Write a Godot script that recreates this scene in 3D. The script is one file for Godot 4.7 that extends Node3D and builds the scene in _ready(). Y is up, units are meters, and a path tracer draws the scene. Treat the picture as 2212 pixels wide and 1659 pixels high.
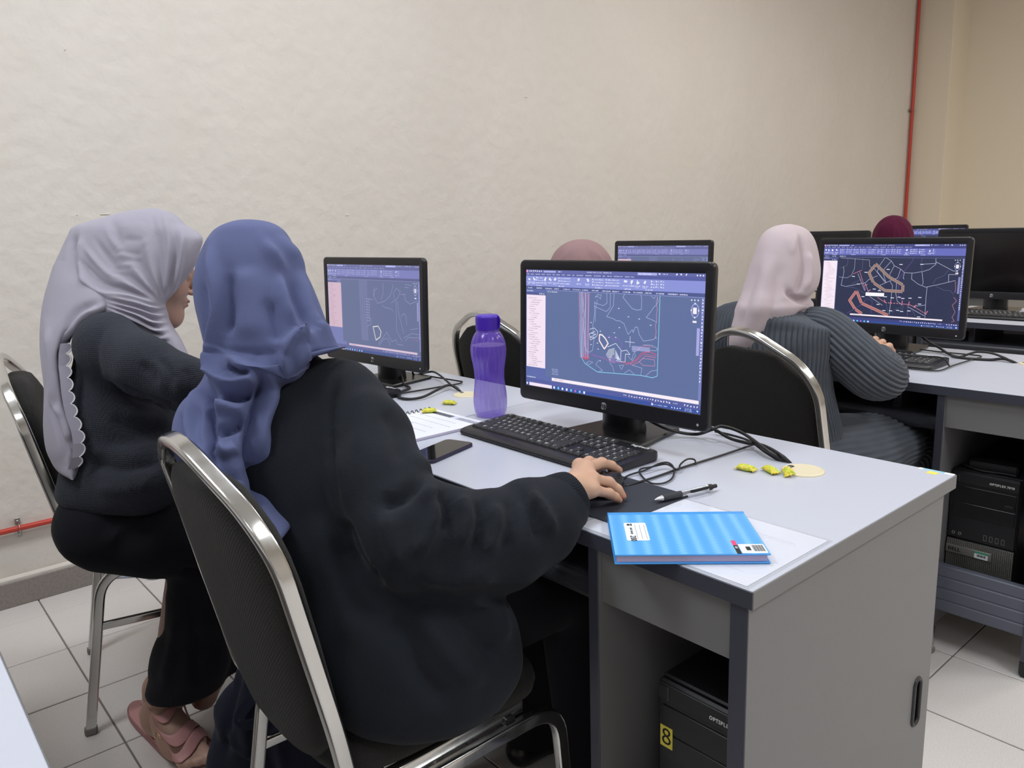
extends Node3D
# A computer lab: two students at the near desk row, further rows of desks with screens behind them.
# World: y up, metres. The long plaster wall is at x = -3, desk rows run along x, everybody faces -z.

var M := {}            # materials
var taken := {}        # node names already given out

# ---------------------------------------------------------------- nodes, names, metas
func numbered(called: String) -> String:
	var n: int = taken.get(called, 0)
	taken[called] = n + 1
	return called if n == 0 else "%s_%03d" % [called, n]

func tag(o: Node, label: String, category := "", group := "", kind := "") -> Node:
	if label: o.set_meta("label", label)
	if category: o.set_meta("category", category)
	if group: o.set_meta("group", group)
	if kind: o.set_meta("kind", kind)
	return o

func thing(called: String, label: String, category: String, at := Vector3.ZERO, turn := 0.0, group := "") -> Node3D:
	var o := Node3D.new()
	o.name = numbered(called)
	add_child(o)
	o.position = at
	o.rotation.y = turn
	tag(o, label, category, group)
	return o

func put(called: String, mesh: Mesh, mat: Material, parent: Node = null) -> MeshInstance3D:
	var o := MeshInstance3D.new()
	o.name = called if parent else numbered(called)
	o.mesh = mesh
	o.material_override = mat
	if parent:
		parent.add_child(o, true)
	else:
		add_child(o)
	return o

func struct(called: String, mesh: Mesh, mat: Material) -> MeshInstance3D:
	var o := put(called, mesh, mat)
	o.set_meta("kind", "structure")
	return o

func dup(root: Node3D, label: String, at: Vector3, turn := 0.0, called := "") -> Node3D:
	var r: Node3D = root.duplicate()
	r.name = numbered(called if called else str(root.name))
	add_child(r)
	r.position = at
	r.rotation.y = turn
	r.set_meta("label", label)
	return r

# ---------------------------------------------------------------- mesh building
class Build:
	var v := PackedVector3Array()
	var n := PackedVector3Array()
	var u := PackedVector2Array()
	var ix := PackedInt32Array()

	func tri(a: Vector3, b: Vector3, c: Vector3, ua := Vector2.ZERO, ub := Vector2.ZERO, uc := Vector2.ZERO) -> void:
		var k := (b - a).cross(c - a)
		if k.length_squared() < 1e-18: return
		k = k.normalized()
		var s := v.size()
		v.append(a); v.append(c); v.append(b)
		n.append(k); n.append(k); n.append(k)
		u.append(ua); u.append(uc); u.append(ub)
		ix.append(s); ix.append(s + 1); ix.append(s + 2)

	# corners counter-clockwise seen from outside; uv runs (0,1) (1,1) (1,0) (0,0)
	func quad(a: Vector3, b: Vector3, c: Vector3, d: Vector3) -> void:
		tri(a, b, c, Vector2(0, 1), Vector2(1, 1), Vector2(1, 0))
		tri(a, c, d, Vector2(0, 1), Vector2(1, 0), Vector2(0, 0))

	# a flat panel facing +z
	func quad_panel(w: float, h: float, c: Vector3) -> Build:
		quad(c + Vector3(-w, -h, 0) * 0.5, c + Vector3(w, -h, 0) * 0.5, c + Vector3(w, h, 0) * 0.5, c + Vector3(-w, h, 0) * 0.5)
		return self

	# a thin sheet lying flat, its picture's top towards -z
	func add_sheet(w: float, d: float, c: Vector3) -> Build:
		quad(c + Vector3(-w, 0, d) * 0.5, c + Vector3(w, 0, d) * 0.5, c + Vector3(w, 0, -d) * 0.5, c + Vector3(-w, 0, -d) * 0.5)
		return self

	# a box with chamfered edges
	func box(c: Vector3, s: Vector3, e := 0.0, b := Basis.IDENTITY) -> Build:
		var h := s * 0.5
		e = minf(e, minf(h.x, minf(h.y, h.z)) * 0.95)
		var g := h - Vector3(e, e, e)
		for ax in 3:
			for sg in [-1.0, 1.0]:
				var a1 := (ax + 1) % 3
				var a2 := (ax + 2) % 3
				var q := []
				for p in [[-1, -1], [1, -1], [1, 1], [-1, 1]]:
					var w := Vector3.ZERO
					w[ax] = sg * h[ax]; w[a1] = p[0] * g[a1]; w[a2] = p[1] * g[a2]
					q.append(c + b * w)
				if sg > 0: quad(q[0], q[1], q[2], q[3])
				else: quad(q[1], q[0], q[3], q[2])
		if e > 0.0:
			for ax in 3:
				var a1 := (ax + 1) % 3
				var a2 := (ax + 2) % 3
				for s1 in [-1.0, 1.0]:
					for s2 in [-1.0, 1.0]:
						var q := []
						for p in [[-1, 0], [1, 0], [1, 1], [-1, 1]]:
							var w := Vector3.ZERO
							w[ax] = p[0] * g[ax]
							w[a1] = s1 * (h[a1] if p[1] == 0 else g[a1])
							w[a2] = s2 * (g[a2] if p[1] == 0 else h[a2])
							q.append(c + b * w)
						var m: Vector3 = (q[1] - q[0]).cross(q[2] - q[0])
						var o := Vector3.ZERO
						o[a1] = s1; o[a2] = s2
						if m.dot(b * o) > 0: quad(q[0], q[1], q[2], q[3])
						else: quad(q[1], q[0], q[3], q[2])
			for sx in [-1.0, 1.0]:
				for sy in [-1.0, 1.0]:
					for sz in [-1.0, 1.0]:
						var p0 := c + b * Vector3(sx * h.x, sy * g.y, sz * g.z)
						var p1 := c + b * Vector3(sx * g.x, sy * h.y, sz * g.z)
						var p2 := c + b * Vector3(sx * g.x, sy * g.y, sz * h.z)
						if sx * sy * sz > 0: tri(p0, p1, p2)
						else: tri(p0, p2, p1)
		return self

	# a flat outline (counter-clockwise in x, y) made d thick along z, both rims chamfered by e, set by t
	func prism(poly: PackedVector2Array, d: float, e := 0.0, t := Transform3D.IDENTITY) -> Build:
		if Geometry2D.is_polygon_clockwise(poly): poly.reverse()
		var m := poly.size()
		var inner := PackedVector2Array()
		for i in m:
			var p := poly[i]
			if e > 0.0:
				var d1 := (p - poly[(i + m - 1) % m]).normalized()
				var d2 := (poly[(i + 1) % m] - p).normalized()
				var nn := (Vector2(-d1.y, d1.x) + Vector2(-d2.y, d2.x)).normalized()
				var cs := maxf(0.35, nn.dot(Vector2(-d1.y, d1.x)))
				p += nn * e / cs
			inner.append(p)
		var tr := Geometry2D.triangulate_polygon(inner)
		for i in range(0, tr.size(), 3):
			var a := inner[tr[i]]
			var b := inner[tr[i + 1]]
			var c := inner[tr[i + 2]]
			if (b - a).cross(c - a) < 0:
				var w := b
				b = c
				c = w
			tri(t * Vector3(a.x, a.y, d), t * Vector3(b.x, b.y, d), t * Vector3(c.x, c.y, d), a, b, c)
			tri(t * Vector3(a.x, a.y, 0), t * Vector3(c.x, c.y, 0), t * Vector3(b.x, b.y, 0), a, c, b)
		for i in m:
			var j := (i + 1) % m
			var a := poly[i]
			var b := poly[j]
			quad(t * Vector3(a.x, a.y, e), t * Vector3(b.x, b.y, e), t * Vector3(b.x, b.y, d - e), t * Vector3(a.x, a.y, d - e))
			if e > 0.0:
				var ia := inner[i]
				var ib := inner[j]
				quad(t * Vector3(a.x, a.y, d - e), t * Vector3(b.x, b.y, d - e), t * Vector3(ib.x, ib.y, d), t * Vector3(ia.x, ia.y, d))
				quad(t * Vector3(ia.x, ia.y, 0), t * Vector3(ib.x, ib.y, 0), t * Vector3(b.x, b.y, e), t * Vector3(a.x, a.y, e))
		return self

	# a smooth grid of rows of points; wrap joins the last column to the first; caps close the ends
	func grid(rows: Array, wrap := true, cap0 := false, cap1 := false) -> Build:
		var s := v.size()
		var nr := rows.size()
		var nc: int = rows[0].size()
		for r in nr:
			for c in nc:
				var p: Vector3 = rows[r][c]
				var r0: Vector3 = rows[maxi(r - 1, 0)][c]
				var r1: Vector3 = rows[mini(r + 1, nr - 1)][c]
				var c0: Vector3 = rows[r][(c + nc - 1) % nc if wrap else maxi(c - 1, 0)]
				var c1: Vector3 = rows[r][(c + 1) % nc if wrap else mini(c + 1, nc - 1)]
				var k := (r1 - r0).cross(c1 - c0)
				v.append(p)
				n.append(k.normalized() if k.length_squared() > 1e-20 else Vector3.UP)
				u.append(Vector2(float(c) / nc, float(r) / maxi(nr - 1, 1)))
		for r in nr - 1:
			for c in (nc if wrap else nc - 1):
				var d := (c + 1) % nc
				var a := s + r * nc + c
				var b := s + r * nc + d
				var e := s + (r + 1) * nc + d
				var f := s + (r + 1) * nc + c
				for q in [a, b, e, a, e, f]: ix.append(q)
		for side in [0, 1]:
			if (cap0 if side == 0 else cap1):
				var row: Array = rows[0 if side == 0 else nr - 1]
				var mid := Vector3.ZERO
				for p in row: mid += p
				mid /= nc
				for c in nc:
					if side == 0: tri(mid, row[c], row[(c + 1) % nc])
					else: tri(mid, row[(c + 1) % nc], row[c])
		return self

	# sweep a closed outline (x across, y up) along a path; up fixes the roll of the section
	func sweep(path: Array, outline: PackedVector2Array, up := Vector3.UP, closed := false, taper := PackedFloat32Array()) -> Build:
		var rows := []
		var np := path.size()
		var side := Vector3.ZERO
		for i in np:
			var a: Vector3 = path[(i + np - 1) % np] if closed else path[maxi(i - 1, 0)]
			var b: Vector3 = path[(i + 1) % np] if closed else path[mini(i + 1, np - 1)]
			var t := (b - a).normalized()
			if i == 0:
				side = t.cross(up)
				if side.length() < 0.05: side = t.cross(Vector3(0.3, 0.2, 1))
			side = (side - t * side.dot(t)).normalized()
			var y := side.cross(t)
			var k: float = taper[i] if i < taper.size() else 1.0
			var row := []
			for q in outline: row.append(path[i] + (side * q.x + y * q.y) * k)
			rows.append(row)
		if closed: rows.append(rows[0])
		return grid(rows, true, not closed, not closed)

	func tube(path: Array, r: float, sides := 10, closed := false) -> Build:
		var o := PackedVector2Array()
		for i in sides: o.append(Vector2(cos(TAU * i / sides), sin(TAU * i / sides)) * r)
		return sweep(path, o, Vector3.UP, closed)

	# profile of (radius, height) from the bottom up, turned about y
	func lathe(profile: Array, sides := 32, t := Transform3D.IDENTITY, ripple = null) -> Build:
		var rows := []
		for p in profile:
			var row := []
			for i in sides:
				var a := TAU * i / sides
				var r: float = p.x
				if ripple != null: r = ripple.call(p.x, p.y, a)
				row.append(t * Vector3(cos(a) * r, p.y, sin(a) * r))
			rows.append(row)
		return grid_out(rows)

	func grid_out(rows: Array) -> Build:
		return grid(rows, true, true, true)

	func add_mesh(m: Mesh, t := Transform3D.IDENTITY) -> Build:
		for k in m.get_surface_count():
			var a := m.surface_get_arrays(k)
			var s := v.size()
			var pv: PackedVector3Array = a[Mesh.ARRAY_VERTEX]
			var pn: PackedVector3Array = a[Mesh.ARRAY_NORMAL]
			for i in pv.size():
				v.append(t * pv[i])
				n.append((t.basis * pn[i]).normalized())
				u.append(Vector2.ZERO)
			if a[Mesh.ARRAY_INDEX] == null or a[Mesh.ARRAY_INDEX].size() == 0:
				for i in pv.size(): ix.append(s + i)
			else:
				for i in a[Mesh.ARRAY_INDEX]: ix.append(s + i)
		return self

	# press folds into the surface with a round stylus held along dir: each fold is [points, height, width, kind];
	# kind 0 a ridge (or groove, with negative height), kind 1 a lap that stands proud on the stroke's left and runs out over 5 widths
	func fold(dir: Vector3, folds: Array) -> Build:
		var ex := dir.cross(Vector3.UP).normalized()
		var ey := ex.cross(dir).normalized()
		var nv := v.size()
		var px := PackedVector2Array()
		px.resize(nv)
		for i in nv: px[i] = Vector2(v[i].dot(ex), v[i].dot(ey))
		var add := PackedFloat32Array()
		add.resize(nv)
		for fo in folds:
			var w: float = fo[2]
			var h: float = fo[1]
			var lap: bool = fo.size() > 3 and fo[3] == 1
			var reach := w * (6.0 if lap else 2.6)
			var pts: Array = fo[0]
			var q := PackedVector2Array()
			var mid := 0.0
			for p in pts:
				q.append(Vector2(p.dot(ex), p.dot(ey)))
				mid += p.dot(dir) / pts.size()
			if q.size() > 2:
				var fine := PackedVector2Array()
				for i in q.size() - 1:
					for j in 4: fine.append(q[i].cubic_interpolate(q[i + 1], q[maxi(i - 1, 0)], q[mini(i + 2, q.size() - 1)], j / 4.0))
				fine.append(q[q.size() - 1])
				q = fine
			var lo := q[0]
			var hi := q[0]
			var total := 0.0
			for i in q.size():
				lo = lo.min(q[i])
				hi = hi.max(q[i])
				if i: total += q[i].distance_to(q[i - 1])
			lo -= Vector2(reach, reach)
			hi += Vector2(reach, reach)
			for i in nv:
				var a := px[i]
				if a.x < lo.x or a.y < lo.y or a.x > hi.x or a.y > hi.y: continue
				var turn := -n[i].dot(dir)
				if turn < 0.02 or absf(v[i].dot(dir) - mid) > 0.16: continue
				var best := 1e9
				var side := 1.0
				var run := 0.0
				var at_run := 0.0
				for j in q.size() - 1:
					var ab := q[j + 1] - q[j]
					var t := clampf((a - q[j]).dot(ab) / maxf(ab.length_squared(), 1e-9), 0.0, 1.0)
					var dd := (a - q[j] - ab * t)
					var l := dd.length()
					if l < best:
						best = l
						side = signf(ab.cross(a - q[j]))
						at_run = run + ab.length() * t
					run += ab.length()
				var ends := smoothstep(0.0, 0.22, at_run / total) * smoothstep(0.0, 0.22, 1.0 - at_run / total) * 0.85 + 0.15
				if best > reach: continue
				var k := 0.0
				if lap:
					k = smoothstep(-0.7, 0.7, side * best / w) * (1.0 - smoothstep(0.0, 1.0, best / reach) if side > 0 else 1.0)
				else:
					k = exp(-best * best / (w * w * 0.5))
				if best > reach * 0.8: k *= (reach - best) / (reach * 0.2)
				add[i] += h * k * ends * smoothstep(0.02, 0.3, turn)
		for i in nv: v[i] += n[i] * add[i]
		return smooth()

	# fresh smooth normals from the faces
	func smooth() -> Build:
		n.fill(Vector3.ZERO)
		for i in range(0, ix.size(), 3):
			var k := (v[ix[i + 2]] - v[ix[i]]).cross(v[ix[i + 1]] - v[ix[i]])
			n[ix[i]] += k
			n[ix[i + 1]] += k
			n[ix[i + 2]] += k
		for i in n.size(): n[i] = n[i].normalized()
		return self

	# cloth hung round a body: rows from the top, each [one side, other side, half depth, squareness]; away points through the body
	func drape(rows: Array, away: Vector3, per: int, cols: int) -> Build:
		var out := []
		var m := rows.size()
		for i in m - 1:
			var a: Array = rows[maxi(i - 1, 0)]
			var b: Array = rows[i]
			var c: Array = rows[i + 1]
			var e: Array = rows[mini(i + 2, m - 1)]
			for j in (per if i < m - 2 else per + 1):
				var t := float(j) / per
				var l: Vector3 = b[0].cubic_interpolate(c[0], a[0], e[0], t)
				var r: Vector3 = b[1].cubic_interpolate(c[1], a[1], e[1], t)
				var hd := cubic_interpolate(b[2], c[2], a[2], e[2], t)
				var sq: float = lerpf(b[3] if b.size() > 3 else 1.0, c[3] if c.size() > 3 else 1.0, t)
				var mid := (l + r) * 0.5
				var half := (r - l) * 0.5
				var row := []
				for k in cols:
					var an := TAU * k / cols
					var cs := cos(an)
					var sn := sin(an)
					row.append(mid + half * signf(cs) * pow(absf(cs), sq) + away * hd * signf(sn) * pow(absf(sn), sq))
				out.append(row)
		return grid(out, true, true, true)

	func done() -> ArrayMesh:
		var a := []
		a.resize(Mesh.ARRAY_MAX)
		a[Mesh.ARRAY_VERTEX] = v
		a[Mesh.ARRAY_NORMAL] = n
		a[Mesh.ARRAY_TEX_UV] = u
		a[Mesh.ARRAY_INDEX] = ix
		var m := ArrayMesh.new()
		m.add_surface_from_arrays(Mesh.PRIMITIVE_TRIANGLES, a)
		return m

func B() -> Build: return Build.new()

func box(c: Vector3, s: Vector3, e := 0.0) -> ArrayMesh: return B().box(c, s, e).done()

# a box given by its two corners
func span(a: Vector3, b: Vector3, e := 0.0) -> ArrayMesh: return B().box((a + b) * 0.5, (b - a).abs(), e).done()

# a smooth path through points
func smooth_path(pts: Array, per := 8, closed := false) -> Array:
	var out := []
	var m := pts.size()
	for i in (m if closed else m - 1):
		var p0: Vector3 = pts[(i + m - 1) % m] if closed else pts[maxi(i - 1, 0)]
		var p1: Vector3 = pts[i]
		var p2: Vector3 = pts[(i + 1) % m]
		var p3: Vector3 = pts[(i + 2) % m] if closed else pts[mini(i + 2, m - 1)]
		for k in per: out.append(p1.cubic_interpolate(p2, p0, p3, float(k) / per))
	if not closed: out.append(pts[m - 1])
	return out

# a path with straight runs and rounded corners of radius r
func bent_path(pts: Array, r: float, per := 6) -> Array:
	var out := [pts[0]]
	for i in range(1, pts.size() - 1):
		var p: Vector3 = pts[i]
		var a: Vector3 = pts[i - 1] - p
		var b: Vector3 = pts[i + 1] - p
		var k := minf(r, minf(a.length(), b.length()) * 0.48)
		var s := p + a.normalized() * k
		var e := p + b.normalized() * k
		for j in per + 1:
			var t := float(j) / per
			out.append(s.lerp(p, t).lerp(p.lerp(e, t), t))
	out.append(pts[-1])
	return out

func rounded(w: float, h: float, r: float, per := 4) -> PackedVector2Array:
	var o := PackedVector2Array()
	for q in [[1, -1, -90], [1, 1, 0], [-1, 1, 90], [-1, -1, 180]]:
		for k in per + 1:
			var a := deg_to_rad(q[2] + 90.0 * k / per)
			o.append(Vector2(q[0] * (w * 0.5 - r) + cos(a) * r, q[1] * (h * 0.5 - r) + sin(a) * r))
	return o

func letters(text: String, size: float, depth := 0.0006, font_name := "Droid Sans", weight := 400, italic := false) -> ArrayMesh:
	var f := SystemFont.new()
	f.font_names = PackedStringArray([font_name])
	f.font_weight = weight
	f.font_italic = italic
	var t := TextMesh.new()
	t.text = text
	t.font = f
	t.font_size = 32
	t.pixel_size = size / 32.0
	t.depth = depth
	t.curve_step = 1.5
	var m := ArrayMesh.new()
	m.add_surface_from_arrays(Mesh.PRIMITIVE_TRIANGLES, t.get_mesh_arrays())
	return m

# ---------------------------------------------------------------- soft bodies: distances on a grid, meshed as surface nets
class Field:
	var o: Vector3
	var h: float
	var nx: int
	var ny: int
	var nz: int
	var d := PackedFloat32Array()

	func _init(lo: Vector3, hi: Vector3, cell: float) -> void:
		h = cell
		o = lo
		nx = int(ceil((hi.x - lo.x) / h)) + 1
		ny = int(ceil((hi.y - lo.y) / h)) + 1
		nz = int(ceil((hi.z - lo.z) / h)) + 1
		d.resize(nx * ny * nz)
		d.fill(1.0)

	# join (or with cut, carve) a tapered capsule; k is the width of the blend
	func cap(a: Vector3, ra: float, b: Vector3, rb: float, k := 0.02, cut := false) -> Field:
		var m := maxf(ra, rb) + maxf(k, 2.5 * h)
		var lo := (a.min(b) - Vector3(m, m, m) - o) / h
		var hi := (a.max(b) + Vector3(m, m, m) - o) / h
		var i0 := maxi(0, int(lo.x)); var i1 := mini(nx - 1, int(hi.x) + 1)
		var j0 := maxi(0, int(lo.y)); var j1 := mini(ny - 1, int(hi.y) + 1)
		var k0 := maxi(0, int(lo.z)); var k1 := mini(nz - 1, int(hi.z) + 1)
		var ab := b - a
		var inv := 1.0 / maxf(ab.length_squared(), 1e-12)
		var dr := rb - ra
		var ik := 1.0 / k
		var q := k * 0.25
		for z in range(k0, k1 + 1):
			for y in range(j0, j1 + 1):
				var p := o + Vector3(i0, y, z) * h - a
				var at := i0 + nx * (y + ny * z)
				for x in range(i0, i1 + 1):
					var t := clampf(p.dot(ab) * inv, 0.0, 1.0)
					var e := (p - ab * t).length() - ra - dr * t
					var c := d[at]
					if cut:
						e = -e
						var w := maxf(k - absf(c - e), 0.0) * ik
						d[at] = maxf(c, e) + w * w * q
					else:
						var w := maxf(k - absf(c - e), 0.0) * ik
						d[at] = minf(c, e) - w * w * q
					at += 1
					p.x += h
		return self

	# join a chain of capsules: points and radii
	func chain(pts: Array, rad: Array, k := 0.02, cut := false) -> Field:
		for i in pts.size() - 1: cap(pts[i], rad[i], pts[i + 1], rad[i + 1], k, cut)
		return self

	# join an ellipsoid with half axes r, turned by b
	func ball(c: Vector3, r: Vector3, b := Basis.IDENTITY, k := 0.02, cut := false) -> Field:
		var m := maxf(r.x, maxf(r.y, r.z)) + maxf(k, 2.5 * h)
		var lo := (c - Vector3(m, m, m) - o) / h
		var hi := (c + Vector3(m, m, m) - o) / h
		var i0 := maxi(0, int(lo.x)); var i1 := mini(nx - 1, int(hi.x) + 1)
		var j0 := maxi(0, int(lo.y)); var j1 := mini(ny - 1, int(hi.y) + 1)
		var k0 := maxi(0, int(lo.z)); var k1 := mini(nz - 1, int(hi.z) + 1)
		var bt := b.transposed()
		var ir := Vector3(1 / r.x, 1 / r.y, 1 / r.z)
		var ik := 1.0 / k
		var q := k * 0.25
		for z in range(k0, k1 + 1):
			for y in range(j0, j1 + 1):
				var at := i0 + nx * (y + ny * z)
				for x in range(i0, i1 + 1):
					var p := (bt * (o + Vector3(x, y, z) * h - c)) * ir
					var l := p.length()
					var g := (p * ir).length()
					var e := l * (l - 1.0) / maxf(g, 1e-6)
					var cc := d[at]
					if cut:
						e = -e
						var w := maxf(k - absf(cc - e), 0.0) * ik
						d[at] = maxf(cc, e) + w * w * q
					else:
						var w := maxf(k - absf(cc - e), 0.0) * ik
						d[at] = minf(cc, e) - w * w * q
					at += 1
		return self

	# cut away everything on the side of a plane that n points to
	func plane(p: Vector3, n: Vector3, k := 0.01) -> Field:
		n = n.normalized()
		for z in nz:
			for y in ny:
				var at := nx * (y + ny * z)
				for x in nx:
					var e := (o + Vector3(x, y, z) * h - p).dot(n)
					var w := maxf(k - absf(d[at] - e), 0.0) / k
					d[at] = maxf(d[at], e) + w * w * k * 0.25
					at += 1
		return self

	func at(p: Vector3) -> float:
		var q := (p - o) / h
		var x := clampi(int(q.x), 0, nx - 2)
		var y := clampi(int(q.y), 0, ny - 2)
		var z := clampi(int(q.z), 0, nz - 2)
		var f := Vector3(q.x - x, q.y - y, q.z - z)
		var i := x + nx * (y + ny * z)
		var j := i + nx
		var k := i + nx * ny
		var l := k + nx
		var c0 := lerpf(lerpf(d[i], d[i + 1], f.x), lerpf(d[j], d[j + 1], f.x), f.y)
		var c1 := lerpf(lerpf(d[k], d[k + 1], f.x), lerpf(d[l], d[l + 1], f.x), f.y)
		return lerpf(c0, c1, f.z)

	# crumple: move the surface in and out by noise (amp metres)
	func crumple(noise: FastNoiseLite, amp: float, stretch := Vector3.ONE) -> Field:
		var band := 4.0 * h + absf(amp)
		for z in nz:
			for y in ny:
				var at := nx * (y + ny * z)
				for x in nx:
					if absf(d[at]) < band:
						d[at] += amp * noise.get_noise_3dv((o + Vector3(x, y, z) * h) * stretch)
					at += 1
		return self

	func mesh_into(b: Build, uv = null) -> Build:
		var ids := PackedInt32Array()
		ids.resize(nx * ny * nz)
		ids.fill(-1)
		var sy := nx
		var sz := nx * ny
		var off := [0, 1, sy, sy + 1, sz, sz + 1, sz + sy, sz + sy + 1]
		var edges := [[0, 1], [2, 3], [4, 5], [6, 7], [0, 2], [1, 3], [4, 6], [5, 7], [0, 4], [1, 5], [2, 6], [3, 7]]
		var far := 2.5 * h
		var start := b.v.size()
		var cells := PackedInt32Array()
		for z in nz - 1:
			for y in ny - 1:
				var at := nx * (y + ny * z)
				for x in nx - 1:
					var d0 := d[at]
					if d0 < far and d0 > -far:
						var m := 0
						for q in 8:
							if d[at + off[q]] < 0.0: m |= 1 << q
						if m != 0 and m != 255:
							var s := Vector3.ZERO
							var c := 0
							for e in edges:
								var da := d[at + off[e[0]]]
								var db := d[at + off[e[1]]]
								if (da < 0.0) != (db < 0.0):
									var t := da / (da - db)
									var pa := Vector3(e[0] & 1, (e[0] >> 1) & 1, e[0] >> 2)
									var pb := Vector3(e[1] & 1, (e[1] >> 1) & 1, e[1] >> 2)
									s += pa.lerp(pb, t)
									c += 1
							ids[at] = b.v.size()
							cells.append(at)
							b.v.append(o + (Vector3(x, y, z) + s / c) * h)
					at += 1
		var eps := h * 0.9
		for i in range(start, b.v.size()):
			var p := b.v[i]
			var g := Vector3(at(p + Vector3(eps, 0, 0)) - at(p - Vector3(eps, 0, 0)), at(p + Vector3(0, eps, 0)) - at(p - Vector3(0, eps, 0)), at(p + Vector3(0, 0, eps)) - at(p - Vector3(0, 0, eps)))
			g = g.normalized()
			b.v[i] = p - g * clampf(at(p), -h * 0.5, h * 0.5)
			b.n.append(g)
			b.u.append(uv.call(b.v[i]) if uv != null else Vector2(p.x, p.y))
		for cell in cells:
			var inside := d[cell] < 0.0
			for ax in 3:
				var step: int = [1, sy, sz][ax]
				var n1: int = [sy, sz, 1][ax]
				var n2: int = [sz, 1, sy][ax]
				if (d[cell + step] < 0.0) == inside: continue
				if cell - n1 - n2 < 0: continue
				var a := ids[cell - n1 - n2]
				var bb := ids[cell - n2]
				var c := ids[cell]
				var e := ids[cell - n1]
				if a < 0 or bb < 0 or c < 0 or e < 0: continue
				if inside: for q in [a, c, bb, a, e, c]: b.ix.append(q)
				else: for q in [a, bb, c, a, c, e]: b.ix.append(q)
		return b

	func build() -> Build: return mesh_into(Build.new())
	func done(uv = null) -> ArrayMesh: return mesh_into(Build.new(), uv).done()

# ---------------------------------------------------------------- materials
func mat(called: String, color: Color, rough := 0.6, metal := 0.0, spec := 0.5) -> StandardMaterial3D:
	var m := StandardMaterial3D.new()
	m.resource_name = called
	m.albedo_color = color
	m.roughness = rough
	m.metallic = metal
	m.metallic_specular = spec
	M[called] = m
	return m

func rgb(r: int, g: int, b: int) -> Color: return Color8(r, g, b)

func noise_tex(freq: float, size := 512, octaves := 4, as_normal := false, bump := 4.0, sd := 1, kind := FastNoiseLite.TYPE_SIMPLEX_SMOOTH) -> NoiseTexture2D:
	var f := FastNoiseLite.new()
	f.seed = sd
	f.noise_type = kind
	f.frequency = freq
	f.fractal_octaves = octaves
	var t := NoiseTexture2D.new()
	t.width = size
	t.height = size
	t.seamless = true
	t.noise = f
	t.as_normal_map = as_normal
	t.bump_strength = bump
	return t

func tinted(t: NoiseTexture2D, stops: Array) -> NoiseTexture2D:
	var g := Gradient.new()
	var off := PackedFloat32Array()
	var col := PackedColorArray()
	for s in stops:
		off.append(s[0])
		col.append(s[1])
	g.offsets = off
	g.colors = col
	t.color_ramp = g
	return t

func tri_map(m: StandardMaterial3D, scale: float, world := false) -> StandardMaterial3D:
	m.uv1_triplanar = true
	m.uv1_world_triplanar = world
	m.uv1_scale = Vector3(scale, scale, scale)
	return m

# a woven or knitted relief as a normal map: f gives the height in 0..1 at (u, v)
func relief(f: Callable, size := 64, strength := 4.0) -> ImageTexture:
	var im := Image.create(size, size, false, Image.FORMAT_RGBA8)
	for y in size:
		for x in size:
			var g: float = f.call(float(x) / size, float(y) / size)
			im.set_pixel(x, y, Color(g, g, g))
	im.bump_map_to_normal_map(strength)
	return ImageTexture.create_from_image(im)

func normal(m: StandardMaterial3D, t: Texture2D, s := 1.0) -> StandardMaterial3D:
	m.normal_enabled = true
	m.normal_texture = t
	m.normal_scale = s
	return m

func _ready() -> void:
	# ---- camera
	var cam := Camera3D.new()
	cam.name = "camera"
	cam.position = Vector3(0, 1.2, 0)
	cam.rotation = Vector3(deg_to_rad(-11.32), deg_to_rad(49.43), deg_to_rad(-1.865))
	cam.fov = rad_to_deg(2.0 * atan(1659.0 / 2.0 / 1690.0))
	cam.near = 0.05
	add_child(cam)
	# ---- surroundings: a closed room, so only a dull outside behind its walls
	var we := WorldEnvironment.new()
	we.name = "surroundings"
	var e := Environment.new()
	e.background_mode = Environment.BG_COLOR
	e.background_color = Color(0.5, 0.55, 0.6)
	e.tonemap_mode = Environment.TONE_MAPPER_LINEAR
	e.tonemap_exposure = 1.0
	e.sdfgi_enabled = true
	e.ssao_enabled = true
	e.ssil_enabled = true
	we.environment = e
	add_child(we)
	# ---- fluorescent ceiling panels (x, z, energy)
	materials()
	var cool := Color(0.965, 0.985, 1.0)
	var warm := Color(1.0, 0.978, 0.945)
	ceiling_light(Vector3(-1.6, 3.17, 0.7), 0.8, cool, "lit ceiling panel over the rear of the room by the wall")
	ceiling_light(Vector3(1.4, 3.17, 1.5), 0.35, cool, "lit ceiling panel over the rear aisle")
	ceiling_light(Vector3(-1.6, 3.17, -1.3), 0.56, cool, "lit ceiling panel over the near desk row")
	ceiling_light(Vector3(1.4, 3.17, -1.3), 1.05, cool, "lit ceiling panel beside the aisle of the near row")
	ceiling_light(Vector3(-1.4, 3.17, -3.7), 0.48, warm, "lit ceiling panel over the third desk row")
	ceiling_light(Vector3(1.4, 3.17, -3.7), 0.75, warm, "lit ceiling panel over the aisle ahead")
	ceiling_light(Vector3(0.4, 3.17, -5.4), 0.85, warm, "lit ceiling panel near the back wall")
	# ---- the room, then what stands in it
	room()
	furniture()
	small_things()
	people()

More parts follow.
